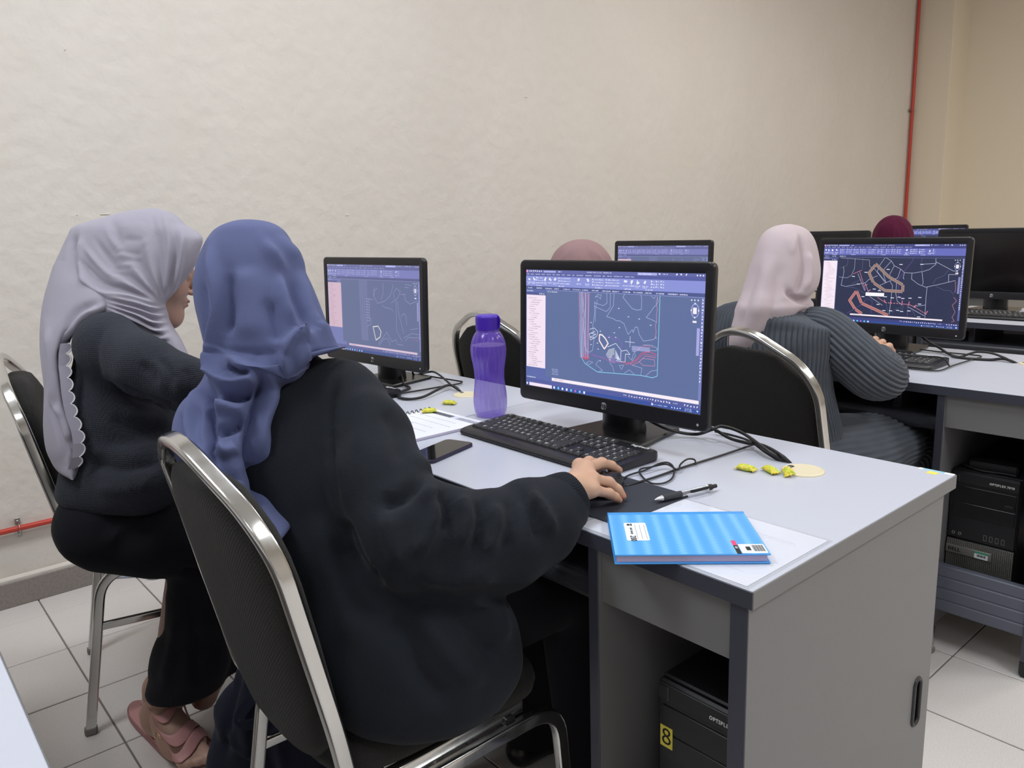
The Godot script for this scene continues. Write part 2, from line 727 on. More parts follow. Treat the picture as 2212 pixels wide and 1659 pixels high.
func ceiling_light(at: Vector3, power: float, tint: Color, label: String) -> void:
	var t := thing("ceiling_light", label, "ceiling light", at, 0.0, "fluorescent ceiling panels")
	var f := B()
	for s in [-1, 1]:
		f.box(Vector3(s * 0.3, 0, 0), Vector3(0.03, 0.06, 1.2), 0.004)
		f.box(Vector3(0, 0, s * 0.6), Vector3(0.63, 0.06, 0.03), 0.004)
	f.box(Vector3(0, 0.02, 0), Vector3(0.6, 0.01, 1.2))
	put("frame", f.done(), M.white_metal, t)
	put("diffuser", box(Vector3(0, -0.015, 0), Vector3(0.565, 0.006, 1.165)), M.lamp_glow, t)
	var l := AreaLight3D.new()
	l.name = "lamp"
	l.area_size = Vector2(0.56, 1.16)
	l.position = Vector3(0, -0.03, 0)
	l.rotation.x = -PI / 2
	l.light_color = tint
	l.light_energy = power * 3.8
	l.area_range = 20.0
	l.area_attenuation = 2.0
	l.shadow_enabled = true
	t.add_child(l)

func materials() -> void:
	# room
	var wall := mat("wall_paint", rgb(226, 220, 213), 0.75)
	tri_map(wall, 0.55, true)
	wall.albedo_texture = tinted(noise_tex(0.006, 512, 5, false, 1, 5), [[0.0, Color(0.985, 0.98, 0.975)], [0.5, Color(0.99, 0.99, 0.99)], [1.0, Color(1, 1, 1)]])
	normal(wall, noise_tex(0.02, 1024, 5, true, 5.0, 8), 0.35)
	mat("wall_warm_lit", rgb(232, 221, 202), 0.75)  # wall paint with the warmer light of the far end tinted into it
	var tile := mat("floor_tile", rgb(226, 221, 218), 0.38)
	tri_map(tile, 1.6, true)
	tile.albedo_texture = tinted(noise_tex(0.16, 1024, 3, false, 1, 11), [[0.0, Color(0.86, 0.85, 0.85)], [0.42, Color(0.97, 0.97, 0.97)], [0.75, Color(1, 1, 1)], [1.0, Color(0.93, 0.92, 0.91)]])
	mat("grout", rgb(128, 122, 118), 0.9)
	mat("ceiling_board", rgb(232, 230, 226), 0.9)
	var sk := mat("skirting_tile", rgb(150, 142, 137), 0.45)
	tri_map(sk, 1.4, true)
	sk.albedo_texture = tinted(noise_tex(0.12, 512, 3, false, 1, 12), [[0.0, Color(0.88, 0.88, 0.88)], [0.6, Color(1, 1, 1)], [1.0, Color(0.95, 0.95, 0.95)]])
	mat("red_paint", rgb(196, 66, 52), 0.35)
	mat("steel", rgb(196, 196, 194), 0.25, 1.0)
	var ch := mat("chrome", rgb(208, 208, 206), 0.14, 1.0)
	tri_map(ch, 3.0)
	ch.roughness_texture = tinted(noise_tex(0.03, 256, 4, false, 1, 21), [[0.0, Color(0.5, 0.5, 0.5)], [0.6, Color(1, 1, 1)], [1.0, Color(1, 1, 1)]])
	ch.roughness = 0.2
	mat("white_metal", rgb(236, 236, 234), 0.5)
	var g := mat("lamp_glow", rgb(250, 250, 248), 0.6)
	g.emission_enabled = true
	g.emission = Color(0.975, 0.985, 1.0)
	g.emission_energy_multiplier = 2.0
	# desks
	var lam := mat("white_laminate", rgb(198, 202, 216), 0.32)
	tri_map(lam, 9.0, true)
	normal(lam, noise_tex(0.12, 256, 3, true, 3.0, 31), 0.025)
	var gl := mat("grey_laminate", rgb(116, 116, 117), 0.45)
	tri_map(gl, 8.0, true)
	normal(gl, noise_tex(0.12, 256, 3, true, 3.0, 31), 0.035)
	mat("dark_edging", rgb(62, 64, 76), 0.42)
	mat("slate_metal", rgb(94, 97, 112), 0.4)
	mat("black_tray", rgb(58, 60, 67), 0.33)
	mat("cream_plastic", rgb(226, 216, 186), 0.4)
	# electronics
	mat("black_plastic", rgb(32, 32, 36), 0.42)
	mat("bezel_plastic", rgb(26, 26, 31), 0.36)
	mat("satin_black", rgb(22, 22, 25), 0.3)
	mat("key_plastic", rgb(40, 40, 43), 0.48)
	mat("print_white", rgb(226, 226, 226), 0.6)
	mat("print_black", rgb(22, 22, 24), 0.6)
	mat("badge_silver", rgb(206, 206, 208), 0.3, 0.6)
	mat("cable_rubber", rgb(28, 28, 31), 0.45)
	mat("grey_cable", rgb(152, 158, 170), 0.5)
	mat("dark_screen", rgb(10, 10, 13), 0.12)
	mat("phone_glass", rgb(14, 14, 16), 0.06)
	mat("phone_body", rgb(58, 52, 72), 0.35, 0.4)
	mat("grille_silver", rgb(136, 136, 132), 0.4, 0.4)
	mat("sticker_yellow", rgb(236, 222, 92), 0.6)
	mat("sticker_green", rgb(70, 150, 120), 0.6)
	mat("sticker_white", rgb(232, 236, 240), 0.6)
	mat("sticker_blue", rgb(130, 200, 225), 0.6)
	# chairs
	var cf := mat("chair_cloth", rgb(29, 28, 27), 0.95)
	tri_map(cf, 52.0)
	cf.rim_enabled = true
	cf.rim = 0.25
	var weave := relief(func(u, v): return 0.5 + 0.25 * sin(u * TAU * 6) * cos(v * TAU * 6) + 0.2 * cos((u + v) * TAU * 3), 64, 5.0)
	normal(cf, weave, 0.8)
	mat("black_enamel", rgb(38, 38, 40), 0.3)
	mat("rubber_grey", rgb(120, 118, 114), 0.7)
	# things on the desks
	mat("mouse_mat", rgb(48, 51, 62), 0.85)
	mat("paper", rgb(233, 235, 246), 0.7)
	mat("paper_edge", rgb(214, 208, 226), 0.8)
	mat("print_grey", rgb(120, 122, 132), 0.8)
	mat("cover_blue", rgb(70, 158, 235), 0.3)
	mat("page_lilac", rgb(186, 176, 208), 0.8)
	var ps := mat("clear_sheet", Color(0.9, 0.92, 0.95, 0.22), 0.12)
	ps.transparency = BaseMaterial3D.TRANSPARENCY_ALPHA
	mat("label_pink", rgb(232, 70, 120), 0.5)
	mat("rubber_grip", rgb(48, 50, 56), 0.7)
	var cp := mat("clear_plastic", Color(0.85, 0.87, 0.9, 0.25), 0.08)
	cp.transparency = BaseMaterial3D.TRANSPARENCY_ALPHA
	var bw := mat("bottle_water", Color(0.62, 0.5, 0.95, 0.1), 0.1)
	bw.transparency = BaseMaterial3D.TRANSPARENCY_ALPHA
	var bp := mat("bottle_plastic", Color(0.5, 0.34, 0.92, 0.4), 0.2)
	bp.transparency = BaseMaterial3D.TRANSPARENCY_ALPHA
	mat("cap_violet", rgb(72, 36, 182), 0.4)
	# people
	var skin := mat("skin", rgb(206, 164, 138), 0.5)
	skin.subsurf_scatter_enabled = true
	skin.subsurf_scatter_strength = 0.12
	var skin2 := mat("skin_tan", rgb(172, 138, 122), 0.5)
	skin2.subsurf_scatter_enabled = true
	skin2.subsurf_scatter_strength = 0.12
	mat("lips", rgb(150, 82, 76), 0.45)
	mat("brow", rgb(44, 32, 28), 0.8)
	mat("nail", rgb(178, 42, 52), 0.3)
	cloth("scarf_blue", rgb(94, 102, 142), 14.0, 0.25)
	cloth("scarf_lilac", rgb(160, 157, 171), 16.0, 0.12)
	cloth("scarf_rose", rgb(196, 182, 188), 16.0, 0.12)
	cloth("scarf_mauve", rgb(150, 122, 124), 16.0, 0.12)
	cloth("scarf_maroon", rgb(82, 24, 52), 16.0, 0.12)
	cloth("fleece_black", rgb(29, 33, 40), 12.0, 0.35)
	cloth("trouser_black", rgb(24, 25, 31), 12.0, 0.2)
	cloth("navy_cloth", rgb(25, 28, 41), 12.0, 0.25)
	var waffle := cloth("waffle_knit", rgb(50, 53, 62), 1.0, 0.0)
	tri_map(waffle, 54.0)
	normal(waffle, relief(func(u, v): return 0.5 + 0.28 * cos(u * TAU * 5) + 0.22 * cos(v * TAU * 5), 64, 5.0), 0.9)
	var rib := cloth("rib_knit", rgb(88, 93, 102), 1.0, 0.0)
	rib.uv1_triplanar = false
	rib.uv1_scale = Vector3(1, 1, 1)
	normal(rib, relief(func(u, v): return 0.5 + 0.45 * cos(u * TAU) + 0.05 * cos((v + u) * TAU * 4), 64, 9.0), 1.0)
	rib.albedo_texture = rib_colour()
	var cuff := cloth("cuff_rib", rgb(42, 47, 55), 1.0, 0.0)
	cuff.uv1_triplanar = false
	normal(cuff, relief(func(u, v): return 0.5 + 0.45 * cos(u * TAU), 64, 8.0), 0.9)
	mat("scarf_trim", rgb(232, 232, 240), 0.7)
	mat("sandal_pink", rgb(196, 142, 142), 0.5)
	mat("sandal_sole", rgb(150, 108, 108), 0.7)
	mat("brass", rgb(206, 170, 120), 0.3, 0.8)

func rib_colour() -> ImageTexture:
	var im := Image.create(32, 32, false, Image.FORMAT_RGBA8)
	var rg := RandomNumberGenerator.new()
	rg.seed = 4
	for y in 32:
		for x in 32:
			var g := 0.92 + 0.08 * rg.randf()
			im.set_pixel(x, y, Color(g, g, g))
	return ImageTexture.create_from_image(im)

func cloth(called: String, c: Color, threads: float, relief_depth: float) -> StandardMaterial3D:
	var m := mat(called, c, 0.92, 0.0, 0.3)
	tri_map(m, threads)
	m.rim_enabled = true
	m.rim = 0.3
	if relief_depth > 0:
		if not M.has("cloth_relief"): M["cloth_relief"] = noise_tex(0.09, 256, 3, true, 3.0, 41)
		normal(m, M["cloth_relief"], relief_depth)
	return m

# ---------------------------------------------------------------- the room
func room() -> void:
	var x0 := -3.0
	var x1 := 4.6
	var z0 := -7.9
	var z1 := 3.6
	var top := 3.2
	var slab := struct("floor", span(Vector3(x0 - 0.2, -0.2, z0 - 0.2), Vector3(x1 + 0.2, -0.003, z1 + 0.2)), M.grout)
	# floor tiles 302 mm apart; separate tiles where the floor is in view, a joined field beyond
	var p := 0.3022
	var tm := [box(Vector3(0, -0.0045, 0), Vector3(p - 0.0045, 0.009, p - 0.0045), 0.0012), box(Vector3(0.0002, -0.0049, 0), Vector3(p - 0.0052, 0.009, p - 0.0048), 0.0012), box(Vector3(0, -0.0042, 0), Vector3(p - 0.0042, 0.009, p - 0.005), 0.0014)]
	var rg := RandomNumberGenerator.new()
	rg.seed = 7
	var rest := B()
	for i in range(-4, 22):
		for k in range(-13, 25):
			var at := Vector3(-1.926 - 0.3022 * 0.5 + p * i, 0, -0.372 - p * 0.5 - p * k)
			if at.x < x0 + 0.12 or at.x > x1 or at.z < z0 or at.z > z1: continue
			if at.x < 0.45 and at.z < 0.2 and at.z > -3.3:
				var o := put("tile", tm[rg.randi() % 3], M.floor_tile, slab)
				o.position = at
			else:
				rest.box(at + Vector3(0, -0.0045, 0), Vector3(p - 0.0045, 0.009, p - 0.0045))
	# cut tiles along the wall
	var cut := box(Vector3(0, -0.0045, 0), Vector3(0.134, 0.009, p - 0.0045), 0.0012)
	for k in range(-3, 10):
		var o := put("tile", cut, M.floor_tile, slab)
		o.position = Vector3(-2.899, 0, -0.372 - p * 0.5 - p * k)
	var r := put("tile_field", rest.done(), M.floor_tile, slab)
	r.set_meta("kind", "stuff")
	struct("ceiling", span(Vector3(x0 - 0.2, top, z0 - 0.2), Vector3(x1 + 0.2, top + 0.2, z1 + 0.2)), M.ceiling_board)
	var wl := struct("wall_left", span(Vector3(x0 - 0.2, 0, z0 - 0.2), Vector3(x0, top, z1 + 0.2)), M.wall_paint)
	# flaws in the plaster: a chip, a nick, a scratched ridge
	for q in [[Vector3(-3, 1.8158, -0.6933), 0.005, 0.008], [Vector3(-3, 1.2719, -1.6857), 0.012, 0.004], [Vector3(-3, 1.2885, -0.7478), 0.03, 0.0025], [Vector3(-3, 1.2882, -0.6616), 0.004, 0.003], [Vector3(-3, 1.8245, -2.7188), 0.016, 0.002]]:
		put("plaster_flaw", B().box(q[0] + Vector3(0.0005, 0, 0), Vector3(0.0045, q[2], q[1]), 0.0018).done(), M.wall_paint, wl)
	struct("wall_back", span(Vector3(x0, 0, z0 - 0.2), Vector3(x1, top, -7.42)), M.wall_warm_lit)
	struct("wall_right", span(Vector3(x1, 0, z0), Vector3(x1 + 0.2, top, z1)), M.wall_paint)
	struct("wall_front", span(Vector3(x0, 0, z1), Vector3(x1, top, z1 + 0.2)), M.wall_paint)
	struct("trim_1", span(Vector3(x0, 0, -7.43), Vector3(-2.715, top, -7.1), 0.003), M.wall_warm_lit)   # pier in the corner
	# skirting: a low plastered kerb faced with grey tiles
	var bb := struct("baseboard_left", span(Vector3(x0, 0, -7.1), Vector3(x0 + 0.028, 0.098, z1), 0.004), M.wall_paint)
	for k in 16:
		put("skirting_tile", box(Vector3(x0 + 0.031, 0.043, 0.75 - k * 0.4), Vector3(0.008, 0.086, 0.397), 0.0012), M.skirting_tile, bb)
	# red conduits clipped to the wall
	var low := thing("conduit_pipe", "thin red pipe running low along the wall above the skirting", "pipe", Vector3(x0 + 0.02, 0.262, 0))
	put("pipe", B().tube([Vector3(0, 0, 0.6), Vector3(0, 0, -7.0)], 0.0095, 14).done(), M.red_paint, low)
	for z in [-0.352, -2.35, -4.35]: pipe_clamp(low, Vector3(0, 0, z), Basis.IDENTITY)
	var high := thing("conduit_pipe", "tall upright red pipe in the far corner of the room", "pipe", Vector3(x0 + 0.022, 0, -7.06))
	put("pipe", B().tube([Vector3(0, 0.3, 0), Vector3(0, top, 0)], 0.013, 14).done(), M.red_paint, high)
	for y in [1.17, 2.05]: pipe_clamp(high, Vector3(0, y, 0), Basis(Vector3(1, 0, 0), PI / 2), 1.35)
	# grey cable lying along the skirting
	var pts := []
	for q in [Vector3(-2.9836, 0.004, -0.1845), Vector3(-2.9911, 0.004, -0.2636), Vector3(-3.0261, 0.004, -0.393), Vector3(-2.9955, 0.004, -0.5484), Vector3(-2.9111, 0.004, -0.6818), Vector3(-2.8337, 0.004, -0.8036), Vector3(-2.93, 0.004, -1.6), Vector3(-2.9, 0.004, -2.6)]: pts.append(q)
	tag(put("floor_cable", B().tube(smooth_path(pts, 6), 0.0045, 8).done(), M.grey_cable), "pale grey cable lying on the floor tiles along the skirting", "cable")

func pipe_clamp(t: Node3D, at: Vector3, b: Basis, k := 1.0) -> void:
	var f := B()
	var w := PackedVector2Array()
	var path := []
	for i in 9:
		var a := -PI / 2 + PI * i / 8.0
		path.append(at + b * (Vector3(cos(a), sin(a), 0) * 0.0105 * k))
	path.push_front(at + b * Vector3(-0.016 * k, -0.0105 * k, 0))
	path.push_back(at + b * Vector3(-0.016 * k, 0.0105 * k, 0))
	w = rounded(0.016 * k, 0.002, 0.0008, 2)
	f.sweep(path, w, b * Vector3(0, 0, 1))
	f.box(at + b * Vector3(-0.014 * k, 0.021 * k, 0), (b * Vector3(0.004, 0.024, 0.016) * k).abs(), 0.001)
	f.box(at + b * Vector3(-0.014 * k, -0.021 * k, 0), (b * Vector3(0.004, 0.024, 0.016) * k).abs(), 0.001)
	var c := put("clamp", f.done(), M.steel, t)
	for s in [-1, 1]:
		var q := Transform3D(b * Basis(Vector3(0, 0, 1), -PI / 2), at + b * Vector3(-0.012 * k, s * 0.022 * k, 0))
		put("screw", B().lathe([Vector2(0.0045 * k, 0), Vector2(0.0045 * k, 0.002), Vector2(0.002 * k, 0.0035)], 10, q).done(), M.steel, c)

# ---------------------------------------------------------------- desks
# A desk 0.89 wide and 0.64 deep, its front right top corner at (xr, 0.75, zf): on its right a bay for a computer, on its left the knee space with a tray.
func desk(label: String, xr: float, zf: float, w := 0.888, flip := false) -> Node3D:
	var t := thing("computer_desk", label, "desk", Vector3(xr, 0, zf), 0.0)
	var d := 0.641
	put("tabletop", span(Vector3(-w + 0.0012, 0.726, -d + 0.0015), Vector3(-0.0015, 0.75, -0.0015), 0.001), M.white_laminate, t)
	put("front_edging", span(Vector3(-w + 0.0012, 0.7245, -0.0015), Vector3(0, 0.7488, 0.0005), 0.0006), M.dark_edging, t)
	put("side_edging", span(Vector3(-0.0015, 0.7245, -d), Vector3(0.0003, 0.7488, -0.0015), 0.0006), M.grey_laminate, t)
	put("back_edging", span(Vector3(-w + 0.0012, 0.7245, -d - 0.0003), Vector3(0, 0.7488, -d + 0.0015), 0.0006), M.grey_laminate, t)
	# end panel with an oval hand hole near its foot at the back
	var hy := 0.339
	var hz := -0.562
	var zf2 := -0.008
	var zb := -d + 0.025
	var th := 0.026
	var lo := PackedVector2Array([Vector2(zf2, 0.045), Vector2(zb, 0.045), Vector2(zb, hy), Vector2(hz - 0.0125, hy)])
	var up := PackedVector2Array([Vector2(zb, hy), Vector2(zb, 0.725), Vector2(zf2, 0.725), Vector2(zf2, hy), Vector2(hz + 0.0125, hy)])
	for k in 9:
		var a := PI * k / 8.0
		lo.append(Vector2(hz - cos(a) * 0.0125, hy - 0.032 - sin(a) * 0.0125))
		up.append(Vector2(hz + cos(a) * 0.0125, hy + 0.032 + sin(a) * 0.0125))
	lo.append(Vector2(hz + 0.0125, hy))
	lo.append(Vector2(zf2, hy))
	up.append(Vector2(hz - 0.0125, hy))
	var side := Transform3D(Basis(Vector3(0, 0, 1), Vector3(0, 1, 0), Vector3(-1, 0, 0)), Vector3(-0.0095, 0, 0))
	var panel := put("end_panel", B().prism(lo, th, 0.0, side).prism(up, th, 0.0, side).done(), M.grey_laminate, t)
	var ring := []
	for k in 24:
		var a := TAU * k / 24.0
		ring.append(Vector3(-0.0095, hy + (0.032 if sin(a) > 0 else -0.032) + sin(a) * 0.0135, hz + cos(a) * 0.0135))
	put("hole_rim", B().tube(ring, 0.0042, 8, true).done(), M.black_plastic, panel)
	put("hole_liner", span(Vector3(-0.0345, hy - 0.05, hz - 0.02), Vector3(-0.031, hy + 0.05, hz + 0.02)), M.black_plastic, panel)
	put("panel_edging", span(Vector3(-0.0355, 0.045, zf2), Vector3(-0.0095, 0.7245, zf2 + 0.002), 0.0006), M.dark_edging, panel)
	# divider, far end panel
	var xd := -0.266
	var mid := put("divider_panel", span(Vector3(xd - 0.02, 0.045, zb), Vector3(xd, 0.725, zf2)), M.grey_laminate, t)
	put("panel_edging", span(Vector3(xd - 0.02, 0.045, zf2), Vector3(xd, 0.7245, zf2 + 0.002), 0.0006), M.dark_edging, mid)
	var far := put("end_panel", span(Vector3(-w + 0.008, 0.045, zb), Vector3(-w + 0.028, 0.725, zf2)), M.grey_laminate, t)
	put("panel_edging", span(Vector3(-w + 0.008, 0.045, zf2), Vector3(-w + 0.028, 0.7245, zf2 + 0.002), 0.0006), M.dark_edging, far)
	put("apron", span(Vector3(xd, 0.636, -0.026), Vector3(-0.0355, 0.725, -0.014), 0.0008), M.grey_laminate, t)
	put("back_panel", span(Vector3(-w + 0.028, 0.22, zb), Vector3(-0.0355, 0.725, zb + 0.012)), M.grey_laminate, t)
	# the bay's shelf with its ribbed metal front
	put("shelf", span(Vector3(xd, 0.135, zb), Vector3(-0.0355, 0.15, -0.04)), M.grey_laminate, t)
	var rib := PackedVector2Array([Vector2(-0.03, 0.112), Vector2(-0.03, 0.247)])
	for k in 4:
		var y := 0.247 - k * 0.034
		rib.append(Vector2(-0.012, y)); rib.append(Vector2(-0.010, y - 0.003)); rib.append(Vector2(-0.010, y - 0.029)); rib.append(Vector2(-0.0125, y - 0.0325))
	put("ribbed_guard", B().prism(rib, 0.2305, 0.0, Transform3D(Basis(Vector3(0, 0, 1), Vector3(0, 1, 0), Vector3(-1, 0, 0)), Vector3(-0.0355, 0, 0))).done(), M.slate_metal, t)
	# keyboard tray under the knee space, with a rounded front lip
	var tr := PackedVector2Array([Vector2(-0.5, 0.632), Vector2(-0.5, 0.644)])
	for k in 13:
		var a := deg_to_rad(115 - 230.0 * k / 12)
		tr.append(Vector2(-0.045 + cos(a) * 0.021, 0.637 + sin(a) * 0.021))
	put("keyboard_tray", B().prism(tr, w - 0.266 - 0.05, 0.0, Transform3D(Basis(Vector3(0, 0, 1), Vector3(0, 1, 0), Vector3(-1, 0, 0)), Vector3(xd - 0.021, 0, 0))).done(), M.black_tray, t)
	for x in [xd - 0.16, -w + 0.2]:
		put("tray_bracket", span(Vector3(x - 0.012, 0.642, -0.45), Vector3(x + 0.012, 0.725, -0.09), 0.002), M.black_tray, t)
	for x in [-0.0225, xd - 0.01, -w + 0.018]:
		for z in [zf2 - 0.022, zb + 0.03]:
			put("foot", B().box(Vector3(x, 0.024, z), Vector3(0.032, 0.048, 0.045), 0.006).done(), M.black_plastic, t)
	# cream cable grommet let into the top
	var gr := put("grommet", B().lathe([Vector2(0.0375, 0.0), Vector2(0.0375, 0.0022), Vector2(0.0345, 0.0034), Vector2(0.032, 0.0034), Vector2(0.0318, 0.0028), Vector2(0.0001, 0.0028)], 36).done(), M.cream_plastic, t)
	gr.position = Vector3(-0.2, 0.7498, -0.479)
	put("slot", B().lathe([Vector2(0.006, 0.0), Vector2(0.006, 0.0031), Vector2(0.0001, 0.0031)], 16, Transform3D(Basis.IDENTITY, Vector3(-0.026, 0, -0.004))).done(), M.print_black, gr)
	return t

# ---------------------------------------------------------------- chairs: stacking chairs with a bent flat-sided frame
func chair_mesh() -> Node3D:
	var t := thing("stacking_chair", "", "chair", Vector3.ZERO, 0.0, "stacking chairs along the desk rows")
	var sec := rounded(0.018, 0.024, 0.005, 3)
	var half := [Vector3(0.196, 0.437, -0.15), Vector3(0.2, 0.43, 0.155), Vector3(0.208, 0.53, 0.172), Vector3(0.206, 0.80, 0.228), Vector3(0.168, 0.864, 0.25), Vector3(0.04, 0.928, 0.277)]
	var pts := half.duplicate()
	for i in half.size():
		var p: Vector3 = half[half.size() - 1 - i]
		pts.append(Vector3(-p.x, p.y, p.z))
	put("back_frame", B().sweep(bent_path(pts, 0.075, 7), sec).done(), M.chrome, t)
	for s in [-1, 1]:
		var front := [Vector3(s * 0.216, 0.012, -0.25), Vector3(s * 0.216, 0.416, -0.215), Vector3(s * 0.216, 0.412, -0.02)]
		var rear := [Vector3(s * 0.216, 0.412, -0.02), Vector3(s * 0.216, 0.408, 0.115), Vector3(s * 0.218, 0.012, 0.185)]
		var fl := put("leg", B().sweep(bent_path(front, 0.06, 8), sec, Vector3(0, 0, 1) if false else Vector3.UP).done(), M.chrome, t)
		var rl := put("leg", B().sweep(bent_path(rear, 0.085, 9), sec).done(), M.chrome, t)
		for q in [[fl, front[0]], [rl, rear[2]]]:
			put("rubber_foot", box(q[1] + Vector3(0, -0.002, 0), Vector3(0.023, 0.02, 0.029), 0.004), M.rubber_grey, q[0])
		put("stretcher", B().sweep([Vector3(s * 0.216, 0.275, -0.236), Vector3(s * 0.217, 0.275, 0.137)], rounded(0.014, 0.02, 0.004, 2)).done(), M.chrome, t)
	put("seat_rail", B().sweep([Vector3(-0.21, 0.425, -0.12), Vector3(0.21, 0.425, -0.12)], rounded(0.02, 0.014, 0.004, 2)).sweep([Vector3(-0.21, 0.425, 0.1), Vector3(0.21, 0.425, 0.1)], rounded(0.02, 0.014, 0.004, 2)).done(), M.black_enamel, t)
	# seat: a domed cushion, wider in front
	var rows := []
	for q in [[0.436, 0.5], [0.438, 0.9], [0.447, 0.985], [0.462, 1.0], [0.476, 0.985], [0.486, 0.93], [0.494, 0.78], [0.499, 0.5], [0.5, 0.02]]:
		var row := []
		for i in 40:
			var a := TAU * i / 40
			var c := cos(a)
			var s := sin(a)
			var e := 0.42
			var z := signf(s) * pow(absf(s), e) * 0.193 - 0.022
			var x := signf(c) * pow(absf(c), e) * (0.212 - 0.06 * z)
			row.append(Vector3(x * q[1], q[0] + 0.008 * cos(z * 9.0) - z * 0.03, z * q[1]))
		rows.append(row)
	put("seat", B().grid(rows, true, true, true).done(), M.chair_cloth, t)
	# back: a padded shell between the uprights, rounded below, shouldered on top
	rows = []
	var prof := [[0.445, 0.03, 0.3], [0.447, 0.085, 0.7], [0.46, 0.128, 0.92], [0.5, 0.163, 1.0], [0.56, 0.181, 1.0], [0.66, 0.189, 1.0], [0.75, 0.19, 1.0], [0.79, 0.183, 1.0], [0.825, 0.166, 1.0], [0.85, 0.132, 0.98], [0.868, 0.1, 0.9], [0.881, 0.068, 0.75], [0.887, 0.03, 0.35]]
	for q in prof:
		var row := []
		var zc: float = 0.168 + (q[0] - 0.5) * 0.205
		for i in 40:
			var a := TAU * i / 40
			var c := cos(a)
			var s := sin(a)
			var x: float = signf(c) * pow(absf(c), 0.5) * q[1]
			var z: float = signf(s) * pow(absf(s), 0.62) * 0.027 * q[2]
			row.append(Vector3(x, q[0] - (0.006 * cos(x * 24.0) if q[0] > 0.86 else 0.0), zc + z * (1.0 if s > 0 else 1.3) + 0.012 * (1.0 - pow(x / 0.19, 2.0)) - 0.008))
		rows.append(row)
	put("backrest", B().grid(rows, true, true, true).done(), M.chair_cloth, t)
	return t

# ---------------------------------------------------------------- monitors
func ring_rows(specs: Array, flip := 1.0) -> Array:
	var rows := []
	for s in specs:
		var row := []
		for q in rounded(s[0], s[1], s[2], 4): row.append(Vector3(q.x * flip, q.y + s[4], s[3]))
		rows.append(row)
	return rows

func monitor(label: String, at: Vector3, turn: float, screen: Material, group := "desktop monitors") -> Node3D:
	var t := thing("monitor", label, "monitor", at, turn, group)
	var tilt := Transform3D(Basis(Vector3(1, 0, 0), -0.042), Vector3(0, 0.218, 0.0))
	var head := Node3D.new()
	var w := 0.508
	var h := 0.319
	var bz := B().grid(ring_rows([[w - 0.012, h - 0.012, 0.008, -0.02, 0], [w - 0.002, h - 0.002, 0.012, -0.014, 0], [w, h, 0.013, -0.004, 0], [w - 0.003, h - 0.003, 0.012, -0.0006, 0], [w - 0.008, h - 0.008, 0.01, 0, 0], [0.474, 0.268, 0.001, 0, 0.0055], [0.47, 0.264, 0.0005, -0.0022, 0.0055]], -1.0))
	var bez := put("bezel", bz.done(), M.bezel_plastic, t)
	bez.transform = tilt
	var sc := put("screen", B().quad_panel(0.47, 0.264, Vector3(0, 0.0055, -0.0019)).done(), screen, t)
	sc.transform = tilt
	var back := B().grid(ring_rows([[w - 0.012, h - 0.012, 0.008, -0.0195, 0], [w - 0.03, h - 0.03, 0.015, -0.026, 0], [0.36, 0.22, 0.03, -0.04, -0.01], [0.33, 0.19, 0.03, -0.048, -0.01]]), true, false, false)
	back.quad(Vector3(0.165, -0.105, -0.048), Vector3(-0.165, -0.105, -0.048), Vector3(-0.165, 0.085, -0.048), Vector3(0.165, 0.085, -0.048))
	back.box(Vector3(0, 0.005, -0.012), Vector3(0.47, 0.27, 0.01))
	var bk := put("back_shell", back.done(), M.black_plastic, t)
	bk.transform = tilt
	# round maker's badge, small power light
	var bd := put("badge", B().lathe([Vector2(0.0078, 0), Vector2(0.0078, 0.0008), Vector2(0.0001, 0.0008)], 28, Transform3D(Basis(Vector3(1, 0, 0), PI / 2), Vector3(0, -0.1435, 0))).done(), M.badge_silver, t)
	bd.transform = tilt
	var lt := B().add_mesh(letters("hp", 0.0135, 0.0006, "Droid Sans", 700, true), Transform3D(Basis.IDENTITY, Vector3(0, -0.1427, 0.0011)))
	put("lettering", lt.done(), M.print_black, bd)
	var led := put("power_light", B().lathe([Vector2(0.0026, 0), Vector2(0.0026, 0.0005), Vector2(0.0001, 0.0009)], 12, Transform3D(Basis(Vector3(1, 0, 0), PI / 2), Vector3(0.231, -0.147, 0))).done(), M.badge_silver, t)
	led.transform = tilt
	put("button_strip", B().box(tilt * Vector3(0.19, -0.1598, -0.008), Vector3(0.07, 0.002, 0.006), 0.0005).done(), M.black_plastic, t)
	# neck and foot
	var rows := []
	for q in [[0.008, 1.0], [0.03, 0.97], [0.09, 0.95], [0.13, 0.95]]:
		var row := []
		for i in 28:
			var a := TAU * i / 28
			row.append(Vector3(cos(a) * 0.052 * q[1], q[0], -0.062 + signf(sin(a)) * pow(absf(sin(a)), 0.8) * 0.036 * q[1]))
		rows.append(row)
	put("neck", B().grid(rows, true, true, true).done(), M.satin_black, t)
	var fp := PackedVector2Array()
	for q in [[-0.105, -0.012], [0.105, -0.012]]: fp.append(Vector2(q[0], q[1]))
	for k in 9: fp.append(Vector2(0.105 - 0.022 * (k / 8.0), 0.0 + 0.15 * (k / 8.0)))
	for k in 9: fp.append(Vector2(-0.083 - 0.022 * (k / 8.0), 0.15 - 0.15 * (k / 8.0)))
	put("foot", B().prism(fp, 0.011, 0.003, Transform3D(Basis(Vector3(1, 0, 0), Vector3(0, 0, -1), Vector3(0, 1, 0)), Vector3(0, 0, 0))).done(), M.satin_black, t)
	return t

